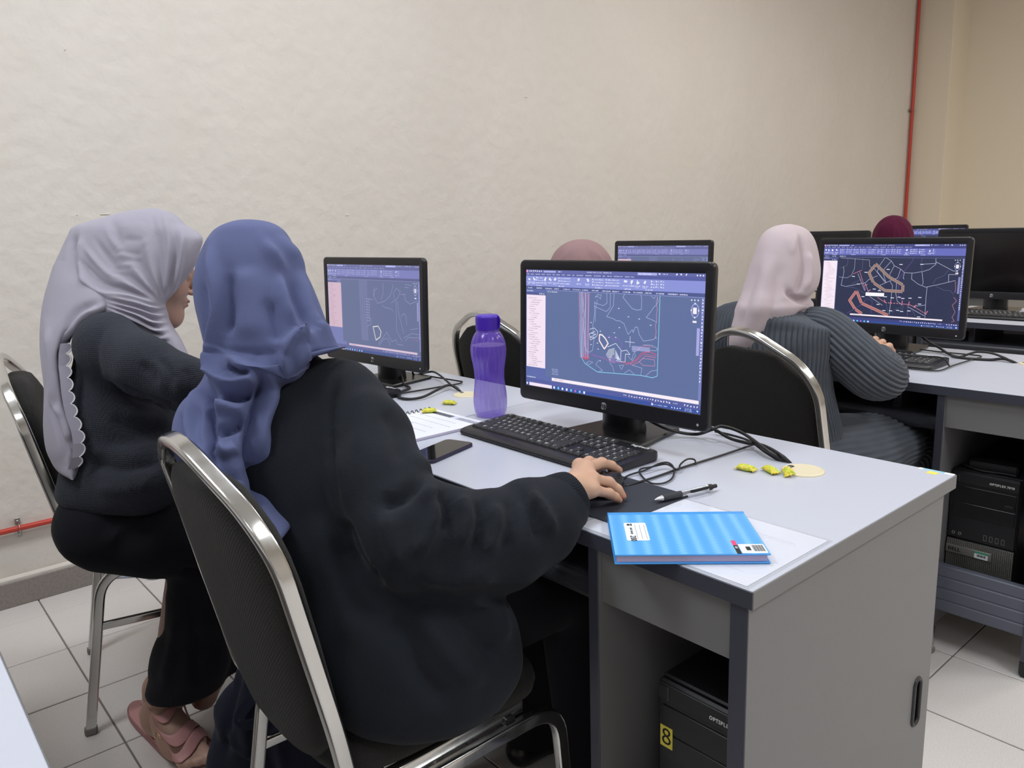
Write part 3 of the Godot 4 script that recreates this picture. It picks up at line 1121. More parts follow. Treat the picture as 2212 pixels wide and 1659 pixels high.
# ---------------------------------------------------------------- computer towers
func tower(label: String, at: Vector3) -> Node3D:
	var t := thing("computer_tower", label, "computer", at, 0.0)
	var w := 0.172
	var h := 0.355
	put("case", span(Vector3(0, 0, -0.41), Vector3(w, h, -0.012), 0.003), M.black_plastic, t)
	put("front_panel", span(Vector3(0.001, 0.156, -0.012), Vector3(w - 0.001, h - 0.002, 0), 0.004), M.bezel_plastic, t)
	put("top_strip", span(Vector3(0.003, h - 0.036, 0), Vector3(w - 0.003, h - 0.006, 0.003), 0.0014), M.black_plastic, t)
	put("power_button", span(Vector3(0.006, h - 0.034, 0.002), Vector3(0.024, h - 0.009, 0.0052), 0.0022), M.bezel_plastic, t)
	var tray := put("disc_drive", span(Vector3(0.01, h - 0.088, 0), Vector3(w - 0.008, h - 0.044, 0.0022), 0.001), M.satin_black, t)
	put("eject_button", span(Vector3(w - 0.034, h - 0.081, 0.0022), Vector3(w - 0.014, h - 0.074, 0.0034), 0.0005), M.black_plastic, tray)
	put("drive_cover", span(Vector3(0.01, h - 0.132, 0), Vector3(w - 0.008, h - 0.092, 0.0018), 0.001), M.satin_black, t)
	for k in 2:
		put("audio_port", B().tube(arc_ring(Vector3(0.018 + k * 0.016, 0.172 + (0.0 if k else 0.0), 0.0006), 0.0035), 0.0011, 6, true).done(), M.grille_silver, t)
	for k in 4:
		var u := B()
		var c := Vector3(0.098 + k * 0.0145, 0.176, 0.0005)
		for s in [-1, 1]:
			u.box(c + Vector3(s * 0.0035, 0, 0), Vector3(0.001, 0.015, 0.0016))
			u.box(c + Vector3(0, s * 0.0072, 0), Vector3(0.008, 0.001, 0.0016))
		put("usb_port", u.done(), M.grille_silver, t)
	# perforated metal front below
	var gr := B().box(Vector3(w * 0.5, 0.078, -0.007), Vector3(w - 0.002, 0.154, 0.01), 0.002)
	var grille := put("grille", gr.done(), M.satin_black, t)
	var mesh := B()
	for j in 34:
		mesh.box(Vector3(w * 0.5, 0.006 + j * 0.0044, -0.0009), Vector3(w - 0.006, 0.0014, 0.0022))
	for i in 34:
		mesh.box(Vector3(0.005 + i * 0.0049, 0.078, -0.0007), Vector3(0.0016, 0.15, 0.0022))
	put("lattice", mesh.done(), M.grille_silver, grille)
	var bar := put("name_bar", span(Vector3(0.002, 0.112, 0), Vector3(0.118, 0.136, 0.003), 0.001), M.grille_silver, t)
	put("lettering", B().add_mesh(letters("DELL", 0.014, 0.0006, "Droid Sans", 700), Transform3D(Basis.IDENTITY, Vector3(0.024, 0.124, 0.0033))).done(), M.print_black, bar)
	put("lettering", B().add_mesh(letters("OPTIPLEX 7010", 0.0085, 0.0006, "Droid Sans", 700), Transform3D(Basis.IDENTITY, Vector3(0.128, h - 0.023, 0.0033))).done(), M.print_white, t)
	return t

func arc_ring(c: Vector3, r: float) -> Array:
	var o := []
	for k in 16: o.append(c + Vector3(cos(TAU * k / 16.0) * r, sin(TAU * k / 16.0) * r, 0))
	return o

# ---------------------------------------------------------------- keyboards
func keyboard_mesh(legends := true) -> Node3D:
	var t := thing("keyboard", "", "keyboard", Vector3.ZERO, 0.0, "black desktop keyboards")
	# local: x along the keys, +z towards the typist, y up; a case with a sloped, rounded front lip
	var rows := []
	for s in [[-0.2245, 0.86], [-0.222, 0.95], [-0.214, 1.0], [0.214, 1.0], [0.222, 0.95], [0.2245, 0.86]]:
		var row := []
		for q in [[0.0765, 0.002], [0.078, 0.006], [0.076, 0.0105], [0.066, 0.0135], [0.05, 0.0152], [-0.06, 0.0205], [-0.072, 0.021], [-0.077, 0.0185], [-0.078, 0.008], [-0.076, 0.002]]:
			row.append(Vector3(s[0], 0.002 + (q[1] - 0.002) * (0.55 + 0.45 * s[1]), q[0] * s[1]))
		rows.append(row)
	put("case", B().grid(rows, true, true, true).done(), M.bezel_plastic, t)
	put("base_trim", span(Vector3(-0.219, 0.0, -0.07), Vector3(0.219, 0.004, 0.0735), 0.002), M.satin_black, t)
	var u := 0.0187
	var shapes := {}
	var glyphs := B()
	var lay := [
		["E1 .1 F1 F1 F1 F1 .5 F1 F1 F1 F1 .5 F1 F1 F1 F1 .25 P1 S1 B1", -0.058],
		["`1 11 21 31 41 51 61 71 81 91 01 -1 =1 <2 .25 I1 H1 U1 .25 N1 /1 *1 -1", -0.034],
		["T1.5 Q1 W1 E1 R1 T1 Y1 U1 I1 O1 P1 [1 ]1 |1.5 .25 D1 E1 D1 .25 71 81 91 +1", -0.0153],
		["C1.75 A1 S1 D1 F1 G1 H1 J1 K1 L1 ;1 '1 <2.25 .25 .3 .25 41 51 61 +1", 0.0034],
		["S2.25 Z1 X1 C1 V1 B1 N1 M1 ,1 >1 /1 S2.75 .25 .1 ^1 .1 .25 11 21 31 E1", 0.0221],
		["C1.5 W1.25 A1.25 _5.9 A1.25 W1.25 M1.25 C1.35 .25 <1 v1 >1 .25 02 >1 E1", 0.0408]]
	for line in lay:
		var x := -0.2105
		for key in line[0].split(" "):
			var wide := float(key.substr(1))
			if key.begins_with("."):
				wide = float(key) if key != ".1" else 1.0
				if key == ".3": wide = 3.0
				x += wide * u
				continue
			var id := "%.2f" % wide
			if not shapes.has(id):
				var kw := wide * u
				var b := B()
				b.grid(ring_key(kw), true, false, true)
				shapes[id] = b.done()
			var z: float = line[1]
			var tall := 0.0162 + (z + 0.06) * -0.036
			var k := put("key", shapes[id], M.key_plastic, t)
			k.position = Vector3(x + wide * u * 0.5, tall + 0.0022, z)
			k.rotation.x = 0.045
			if legends and key[0] != "_" and key[0] != ".":
				glyphs.add_mesh(letters(key[0], 0.0098, 0.0002), Transform3D(Basis(Vector3(1, 0, 0), -PI / 2 + 0.045), Vector3(x + u * 0.38, tall + 0.0078, z - 0.0015)))
			x += wide * u
	if legends:
		put("key_legends", glyphs.done(), M.print_white, t)
		put("maker_name", B().add_mesh(letters("logitech", 0.0115, 0.0002, "Droid Sans", 700), Transform3D(Basis(Vector3(1, 0, 0), -PI / 2 + 0.045), Vector3(0.186, 0.0222, -0.0655))).done(), M.print_white, t)
	return t

func ring_key(kw: float) -> Array:
	var rows := []
	for q in [[0.0006, 0.0, 0.0], [0.0008, 0.003, 0.0002], [0.0022, 0.0052, 0.0008], [0.0032, 0.0056, 0.0012]]:
		var row := []
		for p in rounded(kw - 2 * q[0], 0.0187 - 2 * q[0], 0.002, 2): row.append(Vector3(p.x, q[1], p.y - q[2]))
		rows.append(row)
	return rows

# ---------------------------------------------------------------- what the screens show: a drafting program, drawn at 1024 x 576
class Screen:
	var im: Image
	var k := 1.024
	var font := {}
	var rg := RandomNumberGenerator.new()

	func _init(bg: Color, sd: int) -> void:
		im = Image.create(1024, 576, false, Image.FORMAT_RGBA8)
		im.fill(bg)
		rg.seed = sd
		var abc := "ABCDEFGHIJKLMNOPQRSTUVWXYZ0123456789"
		var bits := [11245, 27566, 14627, 27502, 31207, 31204, 14699, 23533, 29847, 4714, 23469, 18727, 24557, 27501, 11114, 27556, 11131, 27565, 14478, 29842, 23403, 23402, 23421, 23213, 23186, 29351, 11114, 11415, 25255, 25166, 23497, 31118, 14794, 29330, 10922, 10958]
		for i in 36: font[abc[i]] = bits[i]

	func rect(x0: float, y0: float, x1: float, y1: float, c: Color) -> void:
		var r := Rect2i(Vector2i(Vector2(x0, y0) * k), Vector2i(maxi(1, roundi((x1 - x0) * k)), maxi(1, roundi((y1 - y0) * k))))
		if c.a >= 1.0: im.fill_rect(r, c)
		else:
			for y in range(maxi(r.position.y, 0), mini(r.end.y, 576)):
				for x in range(maxi(r.position.x, 0), mini(r.end.x, 1024)): im.set_pixel(x, y, im.get_pixel(x, y).lerp(Color(c, 1), c.a))

	func dot(x: float, y: float, c: Color, a: float) -> void:
		var px := int(x)
		var py := int(y)
		if px < 0 or py < 0 or px > 1023 or py > 575 or a <= 0.0: return
		im.set_pixel(px, py, im.get_pixel(px, py).lerp(Color(c, 1), minf(a, 1.0)))

	func seg(a: Vector2, b: Vector2, w: float, c: Color) -> void:
		a *= k
		b *= k
		var lo := a.min(b) - Vector2(w, w)
		var hi := a.max(b) + Vector2(w, w)
		var ab := b - a
		var inv := 1.0 / maxf(ab.length_squared(), 0.01)
		var steep := absf(ab.y) > absf(ab.x)
		# walk the longer axis, paint across the shorter
		var n := int(maxf(absf(ab.x), absf(ab.y))) + 1
		var r := int(ceil(w * 0.75)) + 1
		for i in n + 1:
			var p := a + ab * (float(i) / n)
			for j in range(-r, r + 1):
				var q := Vector2(floorf(p.x) + j + 0.5, floorf(p.y) + 0.5) if steep else Vector2(floorf(p.x) + 0.5, floorf(p.y) + j + 0.5)
				var t := clampf((q - a).dot(ab) * inv, 0.0, 1.0)
				var dd := (a + ab * t).distance_to(q)
				dot(q.x, q.y, c, clampf(w * 0.62 + 0.5 - dd, 0.0, 1.0) * c.a)

	func line(pts: Array, w: float, c: Color, closed := false) -> void:
		for i in (pts.size() if closed else pts.size() - 1): seg(pts[i], pts[(i + 1) % pts.size()], w, c)

	func text(x: float, y: float, s: String, c: Color, big := 1) -> void:
		var px := int(x * k)
		var py := int(y * k)
		for ch in s:
			if font.has(ch):
				for b in 15:
					if (font[ch] >> (14 - b)) & 1: im.fill_rect(Rect2i(px + (b % 3) * big, py + (b / 3) * big, big, big), c)
			elif ch == ".": im.fill_rect(Rect2i(px + big, py + 4 * big, big, big), c)
			elif ch == "-": im.fill_rect(Rect2i(px, py + 2 * big, 3 * big, big), c)
			elif ch == ":":
				im.fill_rect(Rect2i(px + big, py + big, big, big), c)
				im.fill_rect(Rect2i(px + big, py + 3 * big, big, big), c)
			px += 4 * big

	# a small picture button: a few blocks within s x s
	func icon(x: float, y: float, s: float, c: Color) -> void:
		for i in 4:
			var a := Vector2(x + rg.randf() * s * 0.5, y + rg.randf() * s * 0.5)
			rect(a.x, a.y, a.x + s * (0.25 + rg.randf() * 0.3), a.y + s * (0.25 + rg.randf() * 0.3), c)

	# unreadable small print: words as runs of uneven strokes
	func print_run(x: float, y: float, w: float, h: float, c: Color) -> void:
		var at := x
		while at < x + w:
			var g := rg.randf_range(2.0, 4.5)
			rect(at, y + rg.randf() * h * 0.3, at + g, y + h, Color(c, c.a * rg.randf_range(0.6, 1.0)))
			at += g + (1.0 if rg.randf() < 0.8 else 3.0)

func L(n: Array) -> Array:
	var o := []
	for i in range(0, n.size(), 2): o.append(Vector2(n[i], n[i + 1]))
	return o

# title bar, ribbon, tabs, side panel, view controls, command line and task bar; p holds the palette
func program(s: Screen, p: Dictionary, panel: float, panel_end: float, cmd: Array) -> void:
	var w: Color = p.ink
	s.rect(0, 0, 1000, 14, p.title)
	s.rect(0, 14, 1000, 30, p.menu)
	s.rect(0, 30, 1000, 78, p.ribbon)
	s.rect(0, 78, 1000, 93, p.tabs)
	s.rect(2, 1, 14, 13, p.pink_mark)
	for i in 7: s.icon(20 + i * 13, 2, 10, w)
	s.rect(118, 3, 196, 12, p.field)
	s.print_run(212, 4, 18, 6, w)
	s.text(388, 4, "AUTODESK CIVIL 3D 2021  DRAWING1.DWG", w)
	s.rect(668, 2, 768, 13, p.field)
	s.print_run(676, 5, 60, 5, w)
	s.icon(776, 2, 10, w)
	s.text(796, 4, "SIGN IN", w)
	for x in [862, 880, 905]: s.icon(x, 2, 11, w)
	for x in [962, 976, 990]: s.rect(x - 3, 5, x + 3, 11, w)
	var names := ["HOME", "INSERT", "ANNOTATE", "MODIFY", "ANALYZE", "VIEW", "MANAGE", "OUTPUT", "SURVEY", "RAIL", "TRANSPARENT", "INFRAWORKS", "COLLABORATE", "HELP", "ADD-INS", "FEATURED APPS", "EXPRESS TOOLS"]
	var x := 6.0
	for q in names:
		s.text(x, 19, q, w)
		x += q.length() * 4 + 9
	# ribbon groups
	for q in p.groups:
		if q[1] == 0:      # large button with a caption
			s.icon(q[0], 34, 19, w)
			s.print_run(q[0] - 5, 57, 26, 5, w)
			if q[2]: s.print_run(q[0] - 2, 64, 18, 4, w)
		else:              # three small rows
			for r in 3:
				s.icon(q[0], 33 + r * 12, 9, w)
				s.print_run(q[0] + 12, 35 + r * 12, q[1], 5, w)
	for q in p.captions: s.print_run(q, 71, 34, 5, w)
	# open files
	x = 12.0
	for i in p.files:
		s.print_run(x, 83, 30 + (i * 7) % 20, 6, w)
		x += 58
	s.rect(panel, 93, 1000, 95, p.rule)
	# side panel
	s.rect(0, 93, panel, 505, p.side)
	s.print_run(8, 98, 40, 5, w)
	s.rect(0, 108, panel, 120, p.tabs)
	for q in 3: s.icon(panel - 46 + q * 13, 109, 9, w)
	s.rect(4, 120, panel - 4, panel_end, p.sheet)
	var y := 132.0
	while y < panel_end - 8:
		var ind := 14 + s.rg.randi() % 4 * 9
		s.rect(ind, y, ind + 3, y + 4, p.list)
		s.print_run(ind + 8, y, 20 + s.rg.randf() * 38, 4, p.list)
		y += 10.5
	# view cube with its compass ring
	for i in 24:
		var a := TAU * i / 24.0
		s.seg(Vector2(957 + cos(a) * 17, 147 + sin(a) * 27), Vector2(957 + cos(a + TAU / 24) * 17, 147 + sin(a + TAU / 24) * 27), 4.0, Color(p.ring, 0.8))
	s.rect(948, 135, 966, 160, p.cube)
	for q in [[957, 120], [957, 175], [940, 147], [974, 147]]: s.rect(q[0] - 3, q[1] - 4, q[0] + 3, q[1] + 3, w)
	s.rect(948, 188, 967, 196, p.cube)
	s.rect(969, 216, 983, 326, p.ring)
	for q in [940, 955, 970]: s.rect(q - 3, 103, q + 3, 109, w)
	s.rect(987, 95, 1000, 505, p.strip)
	for i in 26: s.icon(988, 100 + i * 13, 9, w)
	# command line, status bar, task bar
	s.rect(cmd[0], cmd[2], cmd[1], cmd[3], p.command)
	s.print_run(cmd[0] + 20, cmd[2] + 5, 60, 4, p.list)
	s.rect(0, 505, panel + 40, 530, p.side)
	s.print_run(8, 517, 60, 5, w)
	s.rect(0, 527, 1000, 545, p.menu)
	s.text(608, 532, "MODEL", w)
	for i in 16: s.icon(636 + i * 14, 531, 9, w)
	s.text(868, 532, "1:1000", w)
	for i in 5: s.icon(920 + i * 15, 531, 9, w)
	s.rect(0, 545, 1000, 562, p.task)
	s.rect(4, 548, 14, 558, w)
	s.rect(24, 546, 176, 562, p.sheet)
	for i in 8: s.rect(186 + i * 27, 548, 197 + i * 27, 559, [w, p.app1, w, w, p.app1, p.app2, p.app1, w][i])
	s.icon(756, 547, 13, p.sheet)
	s.text(774, 551, "30 C PARTLY SUNNY", w)
	for i in 4: s.icon(858 + i * 14, 549, 9, w)
	s.text(926, 547, "10:07 AM", w)
	s.text(926, 554, "10 7 2022", w)
	s.icon(980, 547, 12, w)

func screen_material(called: String, s: Screen) -> StandardMaterial3D:
	var m := mat(called, rgb(12, 12, 15), 0.32)
	m.emission_enabled = true
	m.emission = Color.BLACK
	m.emission_texture = ImageTexture.create_from_image(s.im)
	m.emission_energy_multiplier = 1.0
	return m

func screens() -> void:
	var big := [[14, 0, true], [44, 0, true], [66, 34, true], [118, 0, true], [152, 0, false], [184, 0, true], [212, 60, true], [330, 0, false], [382, 0, true], [418, 52, true], [494, 66, true], [596, 0, false], [630, 0, false], [662, 0, true], [700, 0, true], [738, 6, true], [762, 4, true], [786, 4, true]]
	var small := [[8, 0, true], [30, 0, true], [58, 0, true], [92, 0, true], [128, 20, true], [178, 28, true], [232, 26, true], [282, 30, true], [344, 38, true], [410, 4, true], [434, 4, true], [470, 14, true], [510, 16, true], [548, 14, true], [608, 0, true], [640, 36, true], [700, 24, true], [764, 0, true], [790, 2, true]]
	# the near screen: a site plan inside a cyan boundary
	var s := Screen.new(rgb(98, 114, 158), 3)  # ground colour raised to hold the glare and viewing angle of this panel
	var white := rgb(236, 238, 255)
	var pal := {"ink": white, "title": rgb(100, 105, 168), "menu": rgb(88, 95, 160), "ribbon": rgb(140, 149, 216), "tabs": rgb(82, 92, 145), "pink_mark": rgb(235, 150, 215), "field": rgb(172, 176, 232), "groups": big, "captions": [70, 214, 436, 600, 712], "files": [0, 1, 2, 3, 4, 5, 6, 7, 8, 9, 10, 11, 12, 13, 14, 15], "rule": rgb(150, 158, 220), "side": rgb(94, 108, 170), "sheet": rgb(244, 228, 244), "list": rgb(176, 150, 172), "ring": rgb(172, 172, 228), "cube": rgb(248, 240, 252), "strip": rgb(126, 132, 196), "command": rgb(250, 238, 248), "task": rgb(62, 84, 160), "app1": rgb(120, 205, 232), "app2": rgb(190, 110, 205)}
	var pale := rgb(186, 198, 234)
	var cyan := rgb(146, 222, 250)
	var rose := rgb(196, 110, 150)
	for i in 13:
		var c := Color(rgb(192, 184, 228), 0.85) if i % 3 else Color(rose, 0.8)
		s.line([Vector2(338 + i * 5.6, 95), Vector2(342 + i * 5.2 + sin(i * 2.0) * 3, 200), Vector2(345 + i * 5.0 + sin(i * 3.1) * 3, 300), Vector2(352 + i * 4.4, 392)], 2.2, c)
	s.line(L([357, 95, 363, 394, 383, 418, 457, 449, 698, 437, 761, 440, 784, 430, 786, 95]), 2.2, cyan)
	s.line(L([366, 95, 377, 265, 379, 339, 393, 361, 405, 364]), 1.5, pale)
	s.line(L([431, 155, 503, 175, 524, 156, 524, 91]), 1.5, pale)
	s.line(L([432, 139, 484, 150, 505, 138, 504, 91]), 1.5, pale)
	s.line(L([436, 116, 452, 102, 472, 104, 468, 122, 454, 111, 437, 114]), 1.5, pale)
	s.line(L([544, 90, 542, 147, 505, 197, 542, 204, 561, 212, 578, 211, 602, 222, 625, 266, 648, 245, 653, 257, 662, 233, 675, 232, 685, 263, 708, 289, 760, 278, 774, 265]), 1.6, pale)
	s.line(L([602, 95, 593, 109, 643, 154, 670, 160, 693, 156, 693, 109, 688, 95]), 1.6, pale)
	s.line(L([771, 97, 778, 118, 767, 135, 757, 142, 743, 161, 719, 188, 753, 197, 773, 204]), 1.5, pale)
	s.line(L([740, 97, 758, 108, 763, 96]), 1.3, pale)
	s.line(L([776, 101, 768, 118, 774, 151, 771, 176, 773, 201, 767, 219, 772, 244, 768, 269, 776, 273]), 2.0, Color(rgb(226, 150, 190), 0.85))
	s.line(L([408, 260, 435, 252, 455, 266, 451, 287, 414, 308, 406, 281, 440, 267, 416, 276, 445, 280, 412, 295, 441, 297]), 1.8, white)
	s.line(L([466, 279, 465, 306, 495, 342, 516, 315, 500, 294, 481, 280]), 5.0, rgb(255, 236, 238), true)
	s.line(L([509, 286, 524, 281, 549, 301, 572, 286, 591, 306, 590, 382]), 1.8, rgb(150, 100, 205))
	var arch := L([506, 368, 521, 343, 552, 333, 557, 341, 577, 370, 584, 378])
	for i in 6:
		var q := Vector2(i * 4.2, i * 4.6)
		s.line([arch[0] + q, arch[1] + q * 0.9, arch[2] + Vector2(0, i * 5.5)], 1.8, rgb(238, 240, 205) if i % 3 == 2 else white)
		s.line([arch[3] + Vector2(0, i * 7.0), arch[4] + Vector2(-i * 2.0, i * 1.5), arch[5] + Vector2(-i * 3.0, 4)], 1.8, white)
	for i in 5: s.line([arch[1] + Vector2(i * 7 + 4, 32 - i * 2), arch[1] + Vector2(i * 7 + 6, 56)], 1.6, rgb(200, 170, 225))
	s.line(L([366, 101, 372, 156, 363, 220, 376, 288, 377, 339]), 2.0, Color(rose, 0.9))
	s.line(L([379, 99, 379, 173, 370, 247, 382, 311, 387, 357]), 2.0, Color(rgb(214, 196, 226), 0.8))
	s.line(L([435, 134, 436, 188, 426, 243, 433, 307, 427, 353, 408, 364]), 1.6, pale)
	s.line(L([449, 125, 438, 188, 441, 224]), 1.4, pale)
	for i in 4: s.line(L([650, 336, 663, 339, 691, 323]), 1.4, pale)
	s.line(L([642, 394, 668, 356, 661, 335, 656, 325]), 1.4, pale)
	s.line(L([627, 360, 648, 376, 658, 344]), 1.4, pale)
	s.line(L([656, 397, 694, 375, 719, 351, 776, 354]), 2.0, Color(rgb(226, 130, 160), 0.9))
	s.line(L([672, 334, 696, 312, 723, 307, 759, 311]), 1.6, rgb(214, 120, 150))
	s.line(L([513, 331, 559, 311, 589, 338, 587, 385]), 2.0, white)
	s.line(L([592, 342, 620, 335, 638, 353, 614, 353, 612, 389, 562, 387]), 2.0, white)
	s.line(L([595, 391, 640, 390, 673, 371, 701, 340, 743, 331, 779, 341]), 3.0, rgb(206, 96, 128))
	s.line(L([612, 398, 650, 393, 687, 365, 711, 343, 776, 347]), 2.0, rose)
	s.line(L([428, 376, 470, 379, 527, 393, 584, 394]), 2.0, rgb(178, 104, 172))
	s.line(L([371, 372, 392, 382, 366, 394, 409, 392, 378, 400, 404, 378]), 2.2, rgb(214, 84, 112))
	s.line(L([411, 364, 452, 378, 516, 379, 562, 390]), 1.5, rgb(140, 110, 205))
	s.line(L([707, 305, 749, 303, 780, 313, 777, 324, 743, 325]), 1.5, pale)
	s.line(L([689, 380, 705, 363, 768, 363, 770, 389, 710, 393]), 1.6, rgb(222, 150, 182), true)
	s.line(L([463, 396, 447, 416, 487, 439, 466, 447]), 1.4, pale)
	s.line(L([527, 402, 543, 414, 554, 441]), 1.4, pale)
	s.line(L([581, 406, 594, 422, 606, 403]), 1.4, pale, true)
	s.line(L([610, 437, 636, 420, 665, 436]), 1.4, pale)
	s.line(L([650, 398, 704, 405, 698, 437]), 1.4, pale)
	s.line(L([724, 437, 751, 413, 783, 405]), 1.4, pale)
	s.line(L([390, 415, 409, 404, 429, 408, 408, 420]), 1.4, pale, true)
	for q in [L([572, 158]), L([626, 191]), L([683, 197]), L([744, 219]), L([578, 241]), L([471, 264]), L([550, 265]), L([521, 288]), L([558, 285]), L([455, 319]), L([460, 345]), L([417, 229]), L([418, 329]), L([472, 397])]: s.rect(q[0].x - 4, q[0].y - 1, q[0].x + 4, q[0].y + 2, white)
	s.line(L([637, 274, 637, 322]), 1.6, white)
	s.line(L([610, 299, 662, 299]), 1.6, white)
	var tip := L([648, 314, 743, 334])
	s.rect(tip[0].x, tip[0].y, tip[1].x, tip[1].y, Color(rgb(190, 186, 235), 0.6))
	s.text(140, 99, "-TOP-2D WIREFRAME-", white)
	for i in 4: s.print_run(176, 488 - i * 8, 40, 4, rgb(190, 196, 240))
	program(s, pal, 135, 470, [172, 990, 508, 523])
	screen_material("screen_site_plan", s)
	# the second row's screen: outlined plots over a dark ground
	s = Screen.new(rgb(46, 52, 80), 5)
	var dim := rgb(112, 118, 158)
	var lit := rgb(206, 210, 238)
	for q in [L([137, 98, 356, 111, 362, 158, 403, 178, 482, 269]), L([192, 100, 192, 151, 163, 165, 133, 173]), L([249, 102, 248, 176, 229, 224, 195, 244, 134, 238]), L([308, 96, 307, 177]), L([317, 248, 238, 283])]: s.line(q, 1.6, dim if q.size() != 5 else lit)
	for q in [L([163, 162, 170, 199, 154, 299, 190, 307, 287, 286, 340, 274, 360, 252, 424, 222]), L([470, 91, 435, 146, 419, 193, 489, 267]), L([515, 116, 470, 171, 461, 197, 489, 269]), L([538, 149, 513, 206, 511, 243]), L([585, 171, 569, 233, 517, 255, 489, 269, 452, 286, 444, 328]), L([470, 91, 515, 116, 538, 149, 585, 171, 614, 196, 674, 197, 742, 183, 780, 169, 818, 134, 814, 89]), L([728, 135, 820, 129]), L([819, 119, 932, 176, 960, 180, 962, 200, 906, 201, 910, 251]), L([664, 197, 665, 238, 714, 272, 765, 290, 845, 270, 951, 239]), L([732, 188, 745, 261, 742, 276]), L([774, 290, 773, 366, 778, 499]), L([517, 258, 537, 286, 535, 377, 530, 493]), L([612, 196, 607, 235, 615, 239]), L([560, 251, 565, 282, 564, 339, 580, 396, 618, 420]), L([378, 373, 477, 430]), L([654, 429, 770, 484]), L([277, 210, 338, 332]), L([696, 424, 772, 412]), L([335, 274, 365, 337])]: s.line(q, 2.0, lit)
	for q in [L([725, 93, 721, 141, 732, 186]), L([901, 172, 878, 207, 825, 233, 811, 266]), L([832, 283, 886, 306, 927, 307, 950, 334]), L([190, 307, 267, 316, 334, 349]), L([553, 476, 571, 451, 596, 442]), L([502, 410, 522, 483]), L([683, 448, 716, 495]), L([610, 415, 609, 447, 622, 451, 625, 420])]: s.line(q, 1.4, dim)
	s.line(L([666, 89, 663, 111, 613, 183, 577, 241, 585, 359, 608, 384]), 2.0, rgb(120, 86, 176))
	for q in [L([318, 440, 358, 387, 399, 404, 397, 495]), L([212, 505, 276, 464, 323, 432]), L([656, 429, 659, 506])]: s.line(q, 1.6, rgb(128, 92, 180))
	var tan := rgb(176, 150, 140)
	var buff := L([406, 141, 505, 227, 610, 281, 611, 327, 485, 324, 398, 272, 360, 202])
	s.line(buff, 17.0, Color(tan, 0.95), true)
	s.line(buff, 9.0, rgb(146, 120, 116), true)
	var coral := L([523, 499, 322, 424, 277, 335, 229, 407, 276, 469, 333, 501])
	s.line(coral, 17.0, rgb(206, 146, 140))
	s.line(coral, 9.0, rgb(168, 106, 108))
	for q in [L([242, 213, 305, 185]), L([290, 196, 343, 327])]: s.line(q, 2.6, rgb(232, 136, 156))
	var route := L([437, 376, 496, 410, 615, 412, 665, 415, 706, 431, 779, 471])
	for i in 60:
		if i % 2 == 0:
			var f := i / 60.0 * 5.0
			var g := (i + 1) / 60.0 * 5.0
			s.seg(route[int(f)].lerp(route[int(f) + 1], f - int(f)), route[mini(int(g), 4)].lerp(route[mini(int(g), 4) + 1], g - mini(int(g), 4)), 3.4, rgb(240, 160, 176))
	for q in [L([485, 390, 499, 410]), L([534, 393, 533, 419]), L([615, 389, 613, 420]), L([664, 394, 658, 423]), L([710, 415, 699, 434]), L([792, 452, 779, 476]), L([354, 287, 336, 293]), L([380, 323, 363, 337])]: s.line(q, 4.0, rgb(240, 130, 160))
	for q in [L([585, 139]), L([497, 175]), L([245, 232]), L([287, 286]), L([726, 136]), L([338, 200]), L([408, 318]), L([447, 328]), L([329, 376]), L([494, 369]), L([543, 374]), L([591, 367]), L([617, 375]), L([667, 370]), L([732, 362]), L([734, 407]), L([445, 425]), L([491, 466]), L([539, 465]), L([589, 460]), L([616, 465]), L([666, 459]), L([736, 496])]: s.rect(q[0].x - 11, q[0].y - 2, q[0].x + 11, q[0].y + 3, white)
	var box_at := L([347, 343, 483, 368])
	s.rect(box_at[0].x, box_at[0].y, box_at[1].x, box_at[1].y, rgb(250, 246, 250))
	for q in [L([952, 244, 958, 289, 956, 319]), L([951, 349, 972, 373, 947, 404, 969, 448, 953, 484, 970, 508, 951, 515])]: s.line(q, 2.6, rgb(186, 120, 150))
	for i in 70: s.rect(330 + (i * 97) % 600, 110 + (i * 61) % 380, 332 + (i * 97) % 600, 112 + (i * 61) % 380, rgb(78, 84, 118))
	var dark := pal.duplicate()
	dark.merge({"title": rgb(72, 76, 136), "menu": rgb(64, 69, 128), "ribbon": rgb(104, 110, 188), "tabs": rgb(56, 62, 104), "groups": small, "files": [0, 3, 5], "side": rgb(84, 90, 150), "sheet": rgb(247, 234, 246), "list": rgb(206, 172, 198), "ring": rgb(134, 138, 190), "strip": rgb(96, 102, 164), "task": rgb(54, 78, 146), "rule": rgb(110, 116, 170)}, true)
	program(s, dark, 116, 500, [240, 893, 503, 514])
	screen_material("screen_plots", s)
	# the neighbour's screen, seen at a slant: the same site plan zoomed in
	s = Screen.new(rgb(100, 110, 148), 9)
	var thin := Color(rgb(160, 166, 206), 0.9)
	for i in 12: s.line([Vector2(372 + i * 8, 96), Vector2(376 + i * 7.5 + sin(i * 2.3) * 4, 260), Vector2(390 + i * 6, 480)], 1.6, Color(rgb(150, 150, 196), 0.8))
	for i in 9: s.line([Vector2(446, 215 + i * 17), Vector2(478, 213 + i * 17), Vector2(482, 224 + i * 17)], 2.2, Color(rgb(176, 176, 216), 0.9))
